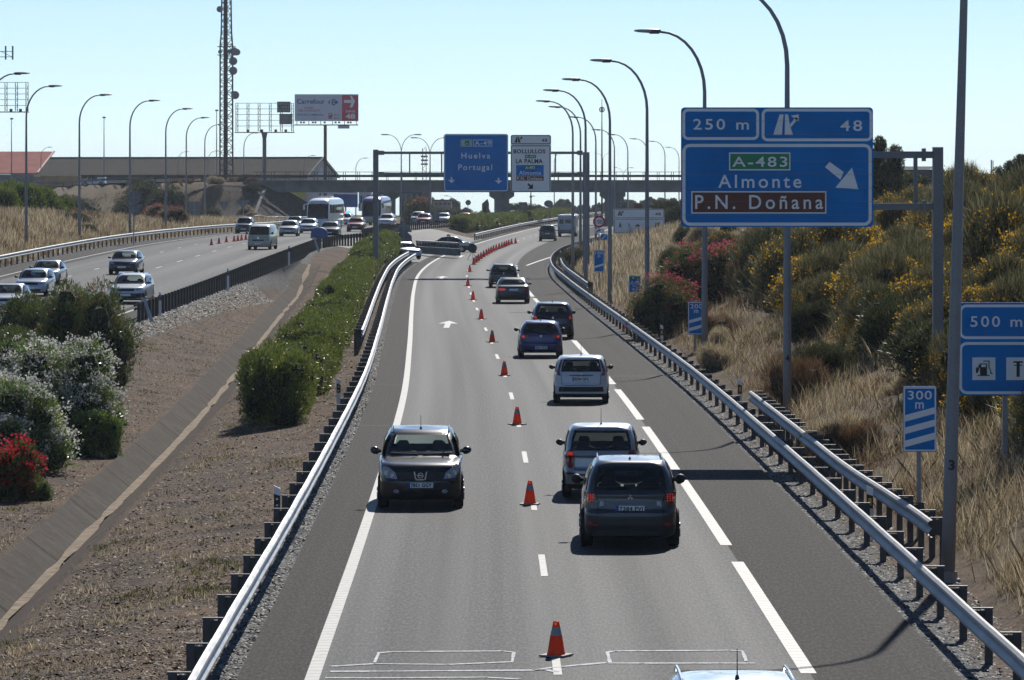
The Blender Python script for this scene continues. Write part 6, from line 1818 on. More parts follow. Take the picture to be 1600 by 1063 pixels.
# ================= cars facing the camera
def front_common(c, belt, H, lights, grille, plate_z, plate_text='', k=.88, lightmat='head_clear', z_black=.3, wz=.06, frit=.045, rearwin=True):
    c.belt = belt
    c.window('windscreen', glass_poly(c, belt + wz, H - (H - belt) * .15, 'front', k), 'front', frit)
    if rearwin: c.window('rear_window', glass_poly(c, belt + .07, H - (H - belt) * .2, 'rear', .8), 'rear', .05)
    c.body(z_black)
    for s in (1, -1):
        c.patch('headlight', lights if s > 0 else mirror(lights), 'front', lightmat, .010)
    if grille: c.patch('grille', grille, 'front', 'black', .008)
    c.plate(plate_text, plate_z, 'front', .52, .11, .012, full=bool(plate_text))
def face(kind, px, Y, z, W, L, H, rows, mat, label, hd=0.0, hole=False, category='car', group=None):
    x = PX(px, Y)
    th = math.pi + hd
    loc = Vector((x, Y, z)) - Matrix.Rotation(th, 3, 'Z') @ Vector((0, L, 0))
    return Car(kind, loc, th, label, rows, mat, W, L, category, group, hole=hole)

# --- near black crossover driving towards the camera in the left lane
W, L, H = 1.78, 4.31, 1.58
Y = CAM_Z * F / (797 - HZ)
rows = hatch_rows(W, L, H, belt=1.03, hood=.93, tail='suv', roof_w=.74, nose=.80, rear_rake=.38, bump_z=.58, cowl=.28, wind=.185)
c = face('crossover_car', 657, Y, 0, W, L, H, rows, 'black_paint', 'shiny black crossover car driving towards the camera in the left lane', R(.8), True)
front_common(c, 1.03, H, [(.48, .63), (.72, .66), (.80, .78), (.77, .88), (.66, .875), (.52, .76)], [(-.47, .62), (.47, .62), (.50, .77), (-.50, .77)], .51, '7851 GGY', .90, z_black=.40)
c.seats((-.37, .37), 2.0, 1.0, 1.23); side_windows(c, 1.03, H, .4, 2.9)
for s in (1, -1):
    for (xx, zz, r_) in ((.58, .70, .045), (.70, .76, .05)):
        mb = MB()
        y = c.S.yend(xx, zz, 'front') + .013
        mb.prism([(s * xx + r_ * math.cos(q * .5), zz + r_ * math.sin(q * .5)) for q in range(13)], y, y + .003)
        fix_normals(mb.build('headlight_reflector', M['chrome'], c.root))
    fg = [(.50 + .06 * math.cos(q * .63), .38 + .045 * math.sin(q * .63)) for q in range(10)]
    c.patch('fog_lamp', fg if s > 0 else mirror(fg), 'front', 'head_clear', .012)
    P = [(.655, .86), (.735, .87), (.76, .90), (.67, .885)]
    c.patch('indicator', P if s > 0 else mirror(P), 'front', 'amber', .014)
mb = MB(); y = c.S.yend(0, .70, 'front') + .02
for P in ([(-.145, .79), (-.115, .79), (-.075, .61), (-.105, .61)], [(.115, .79), (.145, .79), (.105, .61), (.075, .61)], [(-.105, .61), (.105, .61), (.10, .635), (-.10, .635)]): mb.prism(P, y, y + .012)
fix_normals(mb.build('grille_frame', M['chrome'], c.root))
emblem(c, .71, 'front', 'ring_bar', .062)
for zz in (.65, .69, .73): c.bar3('grille_bar', -.45, -.15, zz, zz + .008, 'front', 'slate', .010, .006); c.bar3('grille_bar', .15, .45, zz, zz + .008, 'front', 'slate', .010, .006)
c.patch('lower_intake', [(-.42, .27), (.42, .27), (.46, .40), (-.46, .40)], 'front', 'black', .008)
for s in (-1, 1):
    mb = MB(); y0 = c.S.yend(s * .3, 1.08, 'front'); mb.bar((s * .05, y0 + .02, 1.085), (s * .62, c.S.yend(s * .62, 1.09, 'front') + .02, 1.10), .02); mb.build('wiper', M['black'], c.root)
c.wheels(.34, .22, 3.42, .80, .0); c.mirrors(2.88, 1.10, 'black_paint', .23, .17); c.antenna(2.45, H - .01, .30, -.02); c.roof_rails(H - .03, .60, 1.0, 2.6, 'black_paint')

seam(c, [(-.78, .93), (-.66, .885), (-.52, .79), (.52, .79), (.66, .885), (.78, .93)], 'front')
seam(c, [(-.86, .55), (-.45, .60), (.45, .60), (.86, .55)], 'front')
OCAR = 'cars on the opposite carriageway'
def ocar(kind, px, Y, mat, label, W=1.74, L=4.3, H=1.46, tail='hatch', hd=0.0, z=None, lm='head_clear', seats=False, rails=None, mirror_m='black', **kw):
    z = float(ZLf(Y)) if z is None else z
    belt = kw.pop('belt', H * .64)
    rows = hatch_rows(W, L, H, belt=belt, hood=belt - .11, tail=tail, nose=belt - .22, bump_z=.54, roof_w=kw.pop('roof_w', .74), **kw)
    c = face(kind, px, Y, z, W, L, H, rows, mat, label, hd, Y < 400)
    b0 = belt - .26
    front_common(c, belt, H, [(.46, b0 - .02), (.74, b0 + .01), (.80, b0 + .10), (.76, b0 + .15), (.55, b0 + .10)], [(-.42, b0 - .04), (.42, b0 - .04), (.45, b0 + .08), (-.45, b0 + .08)], .47, '', .88, lm, .28)
    c.patch('lower_intake', [(-.55, .30), (.55, .30), (.60, .41), (-.60, .41)], 'front', 'black', .008)
    if Y < 400: side_windows(c, belt, H, .4, L * .66)
    if Y < 400: c.seats((-.37, .37), L * .46, L * .24)
    c.wheels(.31, .20); c.mirrors(L * .665, belt + .05, mirror_m, .2, .15)
    if rails: c.roof_rails(H - .02, W * .35, L * .15, L * .6, rails)
    return c
HD = lambda Y: -math.atan((float(Lf(Y + 6)) - float(Lf(Y - 6))) / 12)
c = ocar('estate_car', 196, 250, 'white_paint', 'white estate car with dark blue bumper, beside the end of the dark guardrail', 1.82, 4.9, 1.5, 'mpv', R(-3.5), rails='chrome')
c.patch('bumper_skin', [(-.86, .32), (.86, .32), (.88, .56), (-.88, .56)], 'front', 'navy', .006)
ocar('hatchback', 190, 303, 'slate', 'dark blue grey hatchback behind the white estate car', 1.78, 4.3, 1.45, hd=R(-3.5))
ocar('hatchback', 46, 262, 'pale_blue', 'silver blue car partly hidden by the oleanders, left of the dark bush top', 1.74, 4.1, 1.46, hd=R(-3.5))
ocar('saloon_car', 67, 282, 'silver', 'grey saloon behind the silver blue car at the oleanders', 1.72, 4.3, 1.42, 'sedan', hd=R(-3.5))
ocar('estate_car', 4, 235, 'white_paint', 'white car cut by the left edge of the photo behind the bushes', 1.72, 4.2, 1.43, 'sedan', hd=R(-3.5))
# cream van
W, L, H = 1.78, 4.6, 1.92; Y = 376
h = W / 2
rows = [(.22, h * .9, L - .12, .1, .2, .1, .03), (.3, h * .97, L - .03, .02, .24, .12, .04), (.5, h, L, 0, .25, .13, .04), (.62, h, L - .01, 0, .25, .13, .04), (.8, h, L - .04, .01, .24, .13, .04), (1.0, h * .995, L - .12, .01, .22, .13, .04), (1.08, h * .985, L - .22, .02, .2, .13, .04), (1.2, h * .97, L - .36, .03, .18, .12, .04), (1.55, h * .92, L - .66, .08, .16, .1, .04), (1.74, h * .88, L - .82, .12, .16, .1, .04), (1.83, h * .83, L - 1.0, .2, .18, .1, .04), (1.89, h * .7, L - 1.3, .4, .2, .1, .04), (1.91, h * .5, L - 1.7, .8, .2, .1, .04)]
c = face('camper_van', 403, Y, float(ZLf(Y)), W, L, H, rows, 'cream', 'cream coloured van facing the camera beside the slanted rail end', R(-6), True, 'van')
c.belt = 1.1
c.window('windscreen', glass_poly(c, 1.14, 1.74, 'front', .92), 'front', .05); c.body(.3)
for s in (1, -1):
    P = [(.52, .66), (.78, .68), (.80, .82), (.55, .80)]; c.patch('headlight', P if s > 0 else mirror(P), 'front', 'head_clear', .01)
c.patch('grille', [(-.45, .68), (.45, .68), (.45, .77), (-.45, .77)], 'front', 'black', .008); c.plate('', .46, 'front', .5, .11, .012, False); emblem(c, .9, 'front', 'disc', .08, 'chrome')
for e in ('left', 'right'): c.patch('side_window', [(2.4, 1.15), (3.75, 1.15), (3.45, 1.68), (2.4, 1.68)], e, 'dark_glass', .006); c.patch('side_window', [(.5, 1.15), (2.25, 1.15), (2.25, 1.68), (.5, 1.68)], e, 'dark_glass', .006)
c.wheels(.32, .2, 3.7, .9); c.mirrors(3.75, 1.2, 'black', .2, .22); c.roof_rails(1.9, .55, .6, 3.0, 'cream')
# queue behind
ocar('off_road_car', 380, 478, 'navy', 'dark off-road car by the far left rail, behind the small row of cones', 1.66, 4.0, 1.62, 'suv', hd=HD(478), z=float(ZLf(478)) - .05)
ocar('hatchback', 450, 452, 'silver', 'silver hatchback in the queue just right of the cream van', 1.72, 4.0, 1.46, hd=HD(452))
ocar('saloon_car', 458, 520, 'dark_green', 'dark green saloon in the queue behind the silver hatchback', 1.72, 4.3, 1.42, 'sedan', hd=HD(520))
ocar('hatchback', 480, 480, 'ice_silver', 'pale silver car in the queue with a blue front bumper, beside the blue cushion', 1.74, 4.2, 1.44, hd=HD(480))
ocar('saloon_car', 514, 441, 'graphite', 'dark grey car in the queue in front of the white coach', 1.80, 4.5, 1.45, 'sedan', hd=HD(441))
ocar('saloon_car', 554.5, 497, 'red_paint', 'red car alone on the opposite carriageway right of the white coach', 1.76, 4.4, 1.42, 'sedan', hd=HD(497))
ocar('estate_car', 602, 553, 'white_paint', 'white car right of the purple coach beside the gantry post', 1.74, 4.4, 1.5, 'estate', hd=HD(553))
ocar('off_road_car', 652, 600, 'silver_grey', 'dark silver car just behind the small red car', 1.76, 4.4, 1.6, 'suv', hd=HD(600))
ocar('hatchback', 661, 582, 'red_paint', 'small red car in front of the dark silver car, above the round sign back', 1.74, 4.0, 1.44, hd=HD(582))
for px, Y, mat, lab, H_ in ((692, 650, 'pale_blue', 'pale blue car behind the left end of the far hedge', 1.48), (725, 680, 'pink_red', 'pinkish red car roof above the far hedge', 1.45), (740, 672, 'silver', 'silver car roof above the far hedge, left of the white ones', 1.46),
                            (751, 705, 'white_paint', 'white car roof above the far hedge, left of the bridge pier', 1.5), (769, 692, 'white_paint', 'white car roof above the far hedge, in front of the bridge pier', 1.5), (801, 760, 'white_paint', 'white car roof above the far hedge, right of the bridge pier', 1.55)):
    ocar('estate_car' if H_ > 1.47 else 'hatchback', px, Y, mat, lab, 1.74, 4.3, H_, 'estate' if H_ > 1.47 else 'hatch', hd=HD(Y))
# police estate with lamps on its roof
c = ocar('police_car', 537, 570, 'white_paint', 'white police car with red and blue roof lights, right of the white coach', 1.76, 4.5, 1.5, 'estate', hd=HD(570))
for nm, x0, x1, mt in (('beacon', -.55, -.02, 'beacon_red'), ('beacon', .02, .55, 'beacon_blue')):
    mb = MB(); mb.box(-x1, -x0, 2.1, 2.4, 1.5, 1.72); mb.build(nm, M[mt], c.root)
# coaches
def coach(px, Y, lab, mat, lower, H, z, hd):
    W, L = 2.5, 11.5; h = W / 2
    rows = [(.35, h * .96, L - .1, .1, .25, .12, .04), (.5, h, L - .02, 0, .28, .14, .05), (.9, h, L, 0, .28, .14, .05), (1.3, h, L - .02, 0, .26, .14, .05), (2.0, h, L - .14, 0, .26, .14, .05), (2.6, h * .985, L - .36, .02, .26, .13, .05), (H - .45, h * .95, L - .62, .06, .3, .12, .05), (H - .22, h * .86, L - .95, .12, .35, .12, .05), (H - .08, h * .70, L - 1.5, .3, .4, .12, .05), (H, h * .52, L - 2.3, .6, .4, .12, .05)]
    c = face('coach', px, Y, z, W, L, H, rows, mat, lab, hd, False, 'coach', None)
    c.hole = False
    c.window('windscreen', glass_poly(c, 1.15, H - .62, 'front', .93), 'front', .04); c.body(.4)
    if lower: c.patch('lower_front', [(-1.15, .42), (1.15, .42), (1.15, 1.05), (-1.15, 1.05)], 'front', lower, .006)
    for s in (1, -1):
        P = [(.75, .62), (1.1, .64), (1.13, .82), (.8, .80)]; c.patch('headlight', P if s > 0 else mirror(P), 'front', 'head_clear', .012)
    for e in ('left', 'right'):
        for k in range(6): c.patch('side_window', [(.7 + k * 1.65, 1.75), (2.25 + k * 1.65, 1.75), (2.25 + k * 1.65, 2.65), (.7 + k * 1.65, 2.65)], e, 'dark_glass', .006, .3)
        s = -1 if e == 'left' else 1
        mb = MB(); mb.bar((s * 1.1, L - .6, 2.75), (s * 1.42, L + .05, 2.65), .06); mb.box(min(s * 1.34, s * 1.52), max(s * 1.34, s * 1.52), L - .02, L + .12, 2.1, 2.64); mb.build('mirror', M['black' if e == 'left' else mat], c.root)
    mb = MB(); mb.box(-.6, .6, 4, 6.2, H + .035, H + .2); mb.build('roof_unit', M[mat], c.root)
    c.wheels(.48, .3, L - 2.6, 2.8, .0, 1.24)
    return c
coach(496, 528, 'white coach with a big dark windscreen in front of the bridge', 'bus_white', None, 3.35, 1.2, HD(528) - R(3))
coach(580, 592, 'purple and cream coach partly hidden behind the gantry post', 'bus_purple', 'bus_cream', 3.5, .95, HD(592) - R(2))
# silver car crossing the median
W, L, H = 1.72, 4.1, 1.46; Y = 408
rows = hatch_rows(W, L, H, belt=.93, hood=.83, tail='hatch', nose=.71, bump_z=.54)
th = math.pi + R(24)
c = Car('hatchback', Vector((PX(641, Y), Y, .06)) - Matrix.Rotation(th, 3, 'Z') @ Vector((0, L * .8, 0)), th, 'pale silver car turning out of the median crossing behind the octagonal sign back', rows, 'ice_silver', W, L, hole=True)
front_common(c, .93, H, [(.46, .66), (.74, .69), (.80, .78), (.76, .83), (.55, .76)], [(-.42, .62), (.42, .62), (.45, .72), (-.45, .72)], .47); side_windows(c, .93, H, .4, 2.8); c.seats((-.37, .37), 1.95, 1.0); c.wheels(.31, .2); c.mirrors(2.72, .99, 'black')
# police saloon parked across, side on
W, L, H = 1.78, 4.75, 1.46; Y = 452
rows = hatch_rows(W, L, H, belt=.93, hood=.82, tail='sedan', nose=.70, bump_z=.54, roof_w=.72)
th = R(90) - R(4)
c = Car('police_car', (PX(738, Y), Y, .22), th, 'dark green and white police saloon parked sideways behind the steel barrier', rows, 'police_green', W, L, hole=False)
c.root.location.z = ground_z(PX(690, 446), 446) + .04
c.belt = .95; c.window('windscreen', glass_poly(c, 1.0, 1.38, 'front', .88), 'front', .05); c.window('rear_window', glass_poly(c, .98, 1.34, 'rear', .84), 'rear', .05); side_windows(c, .96, H, 1.05, 3.3); c.body(.26)
for e in ('left', 'right'): c.patch('white_flash', [(.12, .60), (1.55, .60), (1.30, .86), (.15, .86)], e, 'white_paint', .006); c.patch('door_badge', [(2.05, .72), (2.35, .72), (2.35, .86), (2.05, .86)], e, 'white_paint', .008)
c.patch('tail_light', [(.5, .72), (.8, .72), (.82, .84), (.52, .84)], 'rear', 'tail_red', .01); c.patch('tail_light', mirror([(.5, .72), (.8, .72), (.82, .84), (.52, .84)]), 'rear', 'tail_red', .01)
c.patch('bonnet_skin', [(-.7, .74), (.7, .74), (.7, .90), (-.7, .90)], 'front', 'white_paint', .006)
c.wheels(.32, .22, 3.85, .92, -.015); c.mirrors(3.2, .98, 'black')
mb = MB(); mb.box(-.5, .5, 2.0, 2.28, 1.475, 1.62); mb.build('beacon', M['bus_purple'], c.root)
# white van on the embankment road
W, L, H = 1.75, 4.1, 1.78; Y = 800
rows = hatch_rows(W, L, H, belt=1.05, hood=.95, tail='van', nose=.8, bump_z=.55, roof_w=.84, cowl=.30, wind=.17)
dv = Vector((APP[2][0] - APP[1][0], APP[2][1] - APP[1][1]))
zv = 5.2 + .05
c = Car('delivery_van', (PX(166, Y), Y, zv), R(84), 'small white van crossing on the embankment road in front of the warehouse', rows, 'white_paint', W, L, 'van', hole=False)
c.belt = 1.05; c.window('windscreen', glass_poly(c, 1.1, 1.62, 'front', .88), 'front', .05); c.body(.3)
for e in ('left', 'right'): c.patch('side_window', [(2.35, 1.08), (2.95, 1.08), (2.72, 1.55), (2.35, 1.55)], e, 'dark_glass', .006); c.patch('side_window', [(1.3, 1.08), (2.25, 1.08), (2.25, 1.55), (1.3, 1.55)], e, 'dark_glass', .006)
c.patch('tail_light', [(.6, .7), (.8, .7), (.8, 1.0), (.62, 1.0)], 'rear', 'tail_red', .01); c.wheels(.31, .2, 3.3, .75, -.01); c.mirrors(2.9, 1.1, 'black')
# ---------------------------------------------------------------- vegetation
def mesh_np(name, verts, faces_flat, nper, mat, parent=None, smooth=False):
    me = bpy.data.meshes.new(name)
    nv, nf = len(verts), len(faces_flat) // nper
    me.vertices.add(nv); me.vertices.foreach_set('co', np.asarray(verts, np.float32).ravel())
    me.loops.add(nf * nper); me.loops.foreach_set('vertex_index', np.asarray(faces_flat, np.int32))
    me.polygons.add(nf); me.polygons.foreach_set('loop_start', np.arange(0, nf * nper, nper, dtype=np.int32)); me.polygons.foreach_set('loop_total', np.full(nf, nper, np.int32))
    if smooth: me.polygons.foreach_set('use_smooth', np.ones(nf, bool))
    me.materials.append(mat); me.update(calc_edges=True)
    o = bpy.data.objects.new(name, me); COL.objects.link(o)
    if parent is not None: o.parent = parent
    return o
def unit(v): return v / np.maximum(np.linalg.norm(v, axis=1, keepdims=True), 1e-9)
def leaves(P, D, length, width, rng):
    n = len(P)
    l = length * rng.uniform(.6, 1.25, (n, 1)); w = width * rng.uniform(.7, 1.2, (n, 1))
    S = unit(np.cross(D, rng.normal(size=(n, 3))))
    mid = P + D * l * .5; tip = P + D * l
    V = np.stack([P, mid + S * w * .5, tip, mid - S * w * .5], 1).reshape(-1, 3)
    return V, np.arange(n * 4, dtype=np.int32)
def lumps_of(rx, ry, rz, n, rng, box=.0, lump=.38):
    """lump centres and radii on and in an upper half ellipsoid whose base is z=0"""
    d = unit(rng.normal(size=(n, 3))); d[:, 2] = np.abs(d[:, 2]) * 1.0
    if box: d = np.sign(d) * np.abs(d) ** (1 - box); d /= np.maximum(1, np.linalg.norm(d, axis=1, keepdims=True) * (1 - box * .35))
    k = rng.uniform(.35, 1.0, (n, 1)) ** .5 * .78
    c = d * k * np.array([rx, ry, rz])
    c[:, 2] = c[:, 2] * .95 + rz * .06
    r = min(rx, ry, rz) * lump * rng.uniform(.65, 1.25, n)
    return c, r
def crown_points(c, r, n, rng, up=.35):
    w = r ** 2 / (r ** 2).sum()
    i = rng.choice(len(r), n, p=w)
    d = rng.normal(size=(n, 3)); d[:, 2] += up; d = unit(d)
    P = c[i] + d * r[i, None] * rng.uniform(.72, 1.06, (n, 1))
    return P, d, i
def bush(kind, dims, seed, n, leaf, mat, core, nl=26, box=0.0, flowers=None, lump=.38, up=.6, droop=0.0, trunk=None, ztrunk=0.0, corek=.60):
    rng = np.random.default_rng(seed)
    root = empty(kind, (0, 0, 0), 'x', kind.split('_')[-1])
    c, r = lumps_of(*dims, nl, rng, box, lump)
    c[:, 2] += ztrunk
    P, d, i = crown_points(c, r, n, rng)
    P[:, 2] = np.maximum(P[:, 2], .02 + ztrunk * .4)
    D = unit(d * .7 + rng.normal(size=d.shape) * .55 + np.array([0, 0, up - droop]))
    V, f = leaves(P, D, leaf[0], leaf[1], rng)
    mesh_np('foliage', V, f, 4, M[mat], root)
    if core:     # solid lumpy core blocks see-through; twigs and inner shade in one dark colour
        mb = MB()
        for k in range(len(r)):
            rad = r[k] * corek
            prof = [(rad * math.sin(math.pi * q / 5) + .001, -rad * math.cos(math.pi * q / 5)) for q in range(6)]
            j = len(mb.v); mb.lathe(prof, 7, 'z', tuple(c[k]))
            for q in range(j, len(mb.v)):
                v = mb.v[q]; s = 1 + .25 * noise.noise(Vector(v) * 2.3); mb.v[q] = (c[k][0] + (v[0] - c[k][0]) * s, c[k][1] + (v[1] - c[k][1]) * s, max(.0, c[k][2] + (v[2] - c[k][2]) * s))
        mb.build('shaded_inner_core', M[core], root)
    if trunk:
        mb = MB(); mb.tube([(0, 0, -.4), (.05, 0, ztrunk * .5), (0, .05, ztrunk + dims[2] * .4)], [trunk, trunk * .8, trunk * .35], 7)
        for k in range(6):
            q = c[k]; mb.tube([(0, 0, ztrunk * .7), tuple(q * .6 + np.array([0, 0, ztrunk * .25])), tuple(q)], [trunk * .45, trunk * .3, trunk * .12], 5)
        mb.build('trunk', M['bark'], root)
    if flowers:
        fn, fs, fm, clus = flowers
        nc = max(1, fn // clus)
        sel = rng.uniform(size=len(r)) < (.6 if leaf[0] > .2 else .72)
        if not sel.any(): sel[:] = True
        Pc, dc, _ = crown_points(c[sel], r[sel] * 1.04, nc, rng, .7)
        keep = Pc[:, 2] > dims[2] * .12 + ztrunk
        Pc, dc = Pc[keep], dc[keep]
        Pf = np.repeat(Pc + dc * (leaf[0] * (.85 if leaf[0] < .2 else .5) + .02), clus, 0) + rng.normal(size=(len(Pc) * clus, 3)) * fs * 1.1
        Df = unit(np.repeat(dc, clus, 0) + rng.normal(size=(len(Pf), 3)) * .9)
        V, f = leaves(Pf, Df, fs, fs * .9, rng)
        mesh_np('flowers', V, f, 4, M[fm], root)
    return root
M['bark'] = plain('bark', (.07, .055, .045), .9, 0, .3, 4)
M['core_dark'] = plain('shaded_twigs_green', (.022, .028, .014), .95, 0, .3, 2)  # core colour holds the shade inside a bush as well as its twigs
M['core_dry'] = plain('shaded_twigs_dry', (.06, .045, .03), .95, 0, .3, 2)
M['leaf_oleander'] = leafmat('oleander_leaf', [(0, (.065, .11, .026)), (.5, (.135, .21, .046)), (1, (.23, .30, .085))], .6, .34, .38)
M['leaf_hedge'] = leafmat('hedge_leaf', [(0, (.055, .080, .012)), (.5, (.125, .165, .026)), (1, (.22, .25, .06))], .6, .36, .42)
M['leaf_dark'] = leafmat('dark_oleander_leaf', [(0, (.040, .066, .017)), (.5, (.085, .135, .030)), (.85, (.16, .18, .048)), (1, (.20, .11, .045))], .55, .36, .36)
M['leaf_broom'] = leafmat('broom_twig', [(0, (.058, .060, .028)), (.6, (.13, .125, .06)), (1, (.29, .26, .15))], .3, .5, .4)
M['leaf_scrub'] = leafmat('scrub_leaf', [(0, (.030, .038, .016)), (.6, (.065, .078, .032)), (1, (.14, .14, .07))], .3, .5, .36)
M['leaf_fresh'] = leafmat('fresh_leaf', [(0, (.07, .11, .02)), (.5, (.13, .18, .03)), (1, (.22, .26, .06))], .3, .5, .4)
M['leaf_far'] = leafmat('far_leaf', [(0, (.035, .055, .03)), (.6, (.06, .085, .045)), (1, (.09, .11, .06))], .25, .5, .3)
M['straw'] = leafmat('dry_grass', [(0, (.15, .11, .068)), (.35, (.32, .25, .16)), (.7, (.52, .435, .30)), (1, (.72, .64, .48))], .25, .55, .42)
M['straw_red'] = leafmat('rusty_dry_weed', [(0, (.08, .045, .025)), (.5, (.17, .10, .055)), (1, (.33, .215, .125))], .2, .6, .4)
M['grass_green'] = leafmat('short_weed', [(0, (.06, .065, .02)), (.5, (.11, .12, .035)), (1, (.24, .22, .09))], .2, .6, .4)
M['fl_white'] = leafmat('white_flower', [(0, (.55, .55, .50)), (1, (.78, .78, .74))], .2, .6, .35)
M['fl_red'] = leafmat('red_flower', [(0, (.45, .015, .03)), (1, (.65, .05, .07))], .2, .6, .4)
M['fl_pink'] = leafmat('pink_flower', [(0, (.45, .06, .10)), (1, (.62, .16, .20))], .2, .6, .4)
M['fl_yellow'] = leafmat('yellow_flower', [(0, (.55, .30, .01)), (1, (.80, .50, .03))], .2, .6, .4)

def put(root, x, y, z, rz=0.0, sc_=(1, 1, 1), label=None, group=None, cat=None):
    root.location = (x, y, z); root.rotation_euler = (0, 0, rz); root.scale = sc_ if hasattr(sc_, '__len__') else (sc_,) * 3
    if label: root['label'] = label
    if group: root['group'] = group
    if cat: root['category'] = cat
    return root
used = set()
def inst(proto, *a, **k):
    if proto.name in used: o = copy_tree(proto)
    else: o = proto; used.add(proto.name)
    return put(o, *a, **k)

# median hedge of clipped oleander
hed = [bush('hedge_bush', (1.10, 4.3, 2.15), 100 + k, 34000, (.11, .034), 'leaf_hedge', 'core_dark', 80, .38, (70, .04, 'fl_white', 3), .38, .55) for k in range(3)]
Y = 145.5; k = 0
while Y < 418:
    x = float(Cf(Y)) - 6.95 + .12 * nz(Y, 0, .2, 1) - .25 * smooth((Y - 200) / 150); z = ground_z(x, Y) - .05
    lab = 'front block of the clipped green hedge, dark side towards the camera' if k == 0 else 'clipped green hedge bush in the row between the ditch and the left guardrail'
    inst(hed[k % 3], x, Y, z, (k % 2) * math.pi - math.atan((float(Cf(Y + 5)) - float(Cf(Y - 5))) / 10) * 1.0, (1.0 + .06 * nz(Y, 3, .9), 1, (1.0 if k else 1.25) + (.26 * nz(Y, 7, .23, 2) if k else 0)), lab, 'hedge bushes of the near median hedge' if k else None, 'bush')
    Y += 7.2; k += 1
Y = 566; k = 0
while Y < 800:
    x = float(Lf(Y)) + 2.3 + 1.2 * smooth((Y - 600) / 100); z = ground_z(x, Y) - .05
    inst(hed[k % 3], x, Y, z, (k % 2) * math.pi - math.atan((float(Lf(Y + 5)) - float(Lf(Y - 5))) / 10), (1.15, 1, 1.0 + .15 * nz(Y, 7, .3, 2)), 'green hedge bush of the far row beyond the median gap, below the parked car roofs', 'hedge bushes beyond the median gap', 'bush')
    Y += 7.0; k += 1

# oleanders on the left
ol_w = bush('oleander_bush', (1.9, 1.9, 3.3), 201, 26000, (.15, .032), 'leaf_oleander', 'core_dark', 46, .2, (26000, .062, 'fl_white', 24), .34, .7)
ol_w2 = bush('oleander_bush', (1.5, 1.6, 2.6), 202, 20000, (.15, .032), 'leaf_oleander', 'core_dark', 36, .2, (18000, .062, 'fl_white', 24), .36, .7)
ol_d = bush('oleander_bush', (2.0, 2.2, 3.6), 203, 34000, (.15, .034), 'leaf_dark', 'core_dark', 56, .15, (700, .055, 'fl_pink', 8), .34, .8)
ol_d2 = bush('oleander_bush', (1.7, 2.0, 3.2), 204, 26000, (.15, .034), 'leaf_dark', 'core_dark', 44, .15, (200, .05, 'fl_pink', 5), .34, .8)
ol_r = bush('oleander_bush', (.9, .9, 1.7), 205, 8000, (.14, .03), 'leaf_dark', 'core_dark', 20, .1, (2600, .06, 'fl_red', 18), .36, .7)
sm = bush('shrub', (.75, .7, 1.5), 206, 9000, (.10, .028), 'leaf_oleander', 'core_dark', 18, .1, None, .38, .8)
def at_bush(b, px, Y, label, sc_=1.0, rz=0.0, dz=-.12, group=None, cat=None):
    x = PX(px, Y); return inst(b, x, Y, ground_z(x, Y) + dz, rz, sc_, label, group, cat)
at_bush(ol_w, 62, 136, 'tall oleander full of white flowers left of the ditch', 1.08, .4)
at_bush(ol_w2, -8, 126, 'white flowering oleander cut by the left photo edge, nearer than the tall one', 1.15, 1.0)
at_bush(ol_d, 128, 168, 'dark oleander with a few pink flowers behind the white one', (.95, 1, 1.14), .2)
at_bush(ol_d2, 58, 175, 'dark oleander at the left edge, below the silver blue car', (1.1, 1, .98), 2.2)
at_bush(ol_d2, 4, 160, 'dark oleander cut by the left photo edge behind the white flowers', (1.2, 1, .74), .9)
at_bush(ol_r, 8, 116, 'low oleander with bright red flowers at the left photo edge', (1.15, 1.1, 1.1), .3)
at_bush(sm, 148, 134, 'small fresh green shrub at the foot of the white oleander', (1, 1, 1.05), .5)
at_bush(sm, 62, 116, 'tiny dark shrub beside the red oleander', (.5, .5, .42), 1.5)
at_bush(sm, 176, 150, 'small shrub in the shade of the dark oleander', (.7, .7, .5), 2.5)
# oleanders and pink bush elsewhere
ol_p = bush('oleander_bush', (1.8, 1.8, 2.9), 207, 20000, (.15, .034), 'leaf_dark', 'core_dark', 40, .1, (4200, .07, 'fl_pink', 12), .34, .7)
for px, Y, s_, lab in ((1042, 212, 1.0, 'red flowering oleander left of the third lamp pole on the right bank'), (1092, 222, 1.12, 'red flowering oleander behind the third lamp pole on the right bank'), (1138, 228, 1.0, 'red flowering oleander right of the third lamp pole on the right bank')):
    at_bush(ol_p, px, Y, lab, s_, px * .1)
pk = bush('oleander_bush', (2.6, 2.6, 4.3), 208, 22000, (.2, .06), 'leaf_dark', 'core_dry', 44, .1, (5200, .08, 'fl_pink', 8), .32, .7)
at_bush(pk, 655, 690, 'big pinkish oleander by the road under the left end of the bridge', (1.05, 1, 1.0))

# right bank
brooms = [bush('broom_bush', (1.5, 1.5, 2.1), 300 + k, 22000, (.34, .016), 'leaf_broom', 'core_dark', 30, 0, ((5200, 2400, 350)[k], .062, 'fl_yellow', 9), .36, 1.3, corek=.42) for k in range(3)]
scrubs = [bush('scrub_bush', (1.5, 1.5, 1.9), 320 + k, 18000, (.16, .030), 'leaf_scrub', 'core_dark', 30, 0, None, .36, .9, corek=.46) for k in range(2)]
drys = [bush('dry_bush', (1.1, 1.1, 1.3), 340 + k, 12000, (.30, .010), ('straw', 'straw_red')[k], 'core_dry', 16, 0, None, .42, 1.3) for k in range(2)]
rng = np.random.default_rng(11)
def on_bank(px, Y): return PX(px, Y)
nb = 0
cells = []
Y = 96.0
while Y < 420:
    x = RR(Y) + 2.6
    while x < min(Y * .1075 + 7.0, RR(Y) + 30):
        cells.append((x + rng.uniform(-1.1, 1.1), Y + rng.uniform(-2.4, 2.4))); x += 2.7 if Y < 200 else 3.4
    Y += 5.0 if Y < 200 else 8.5
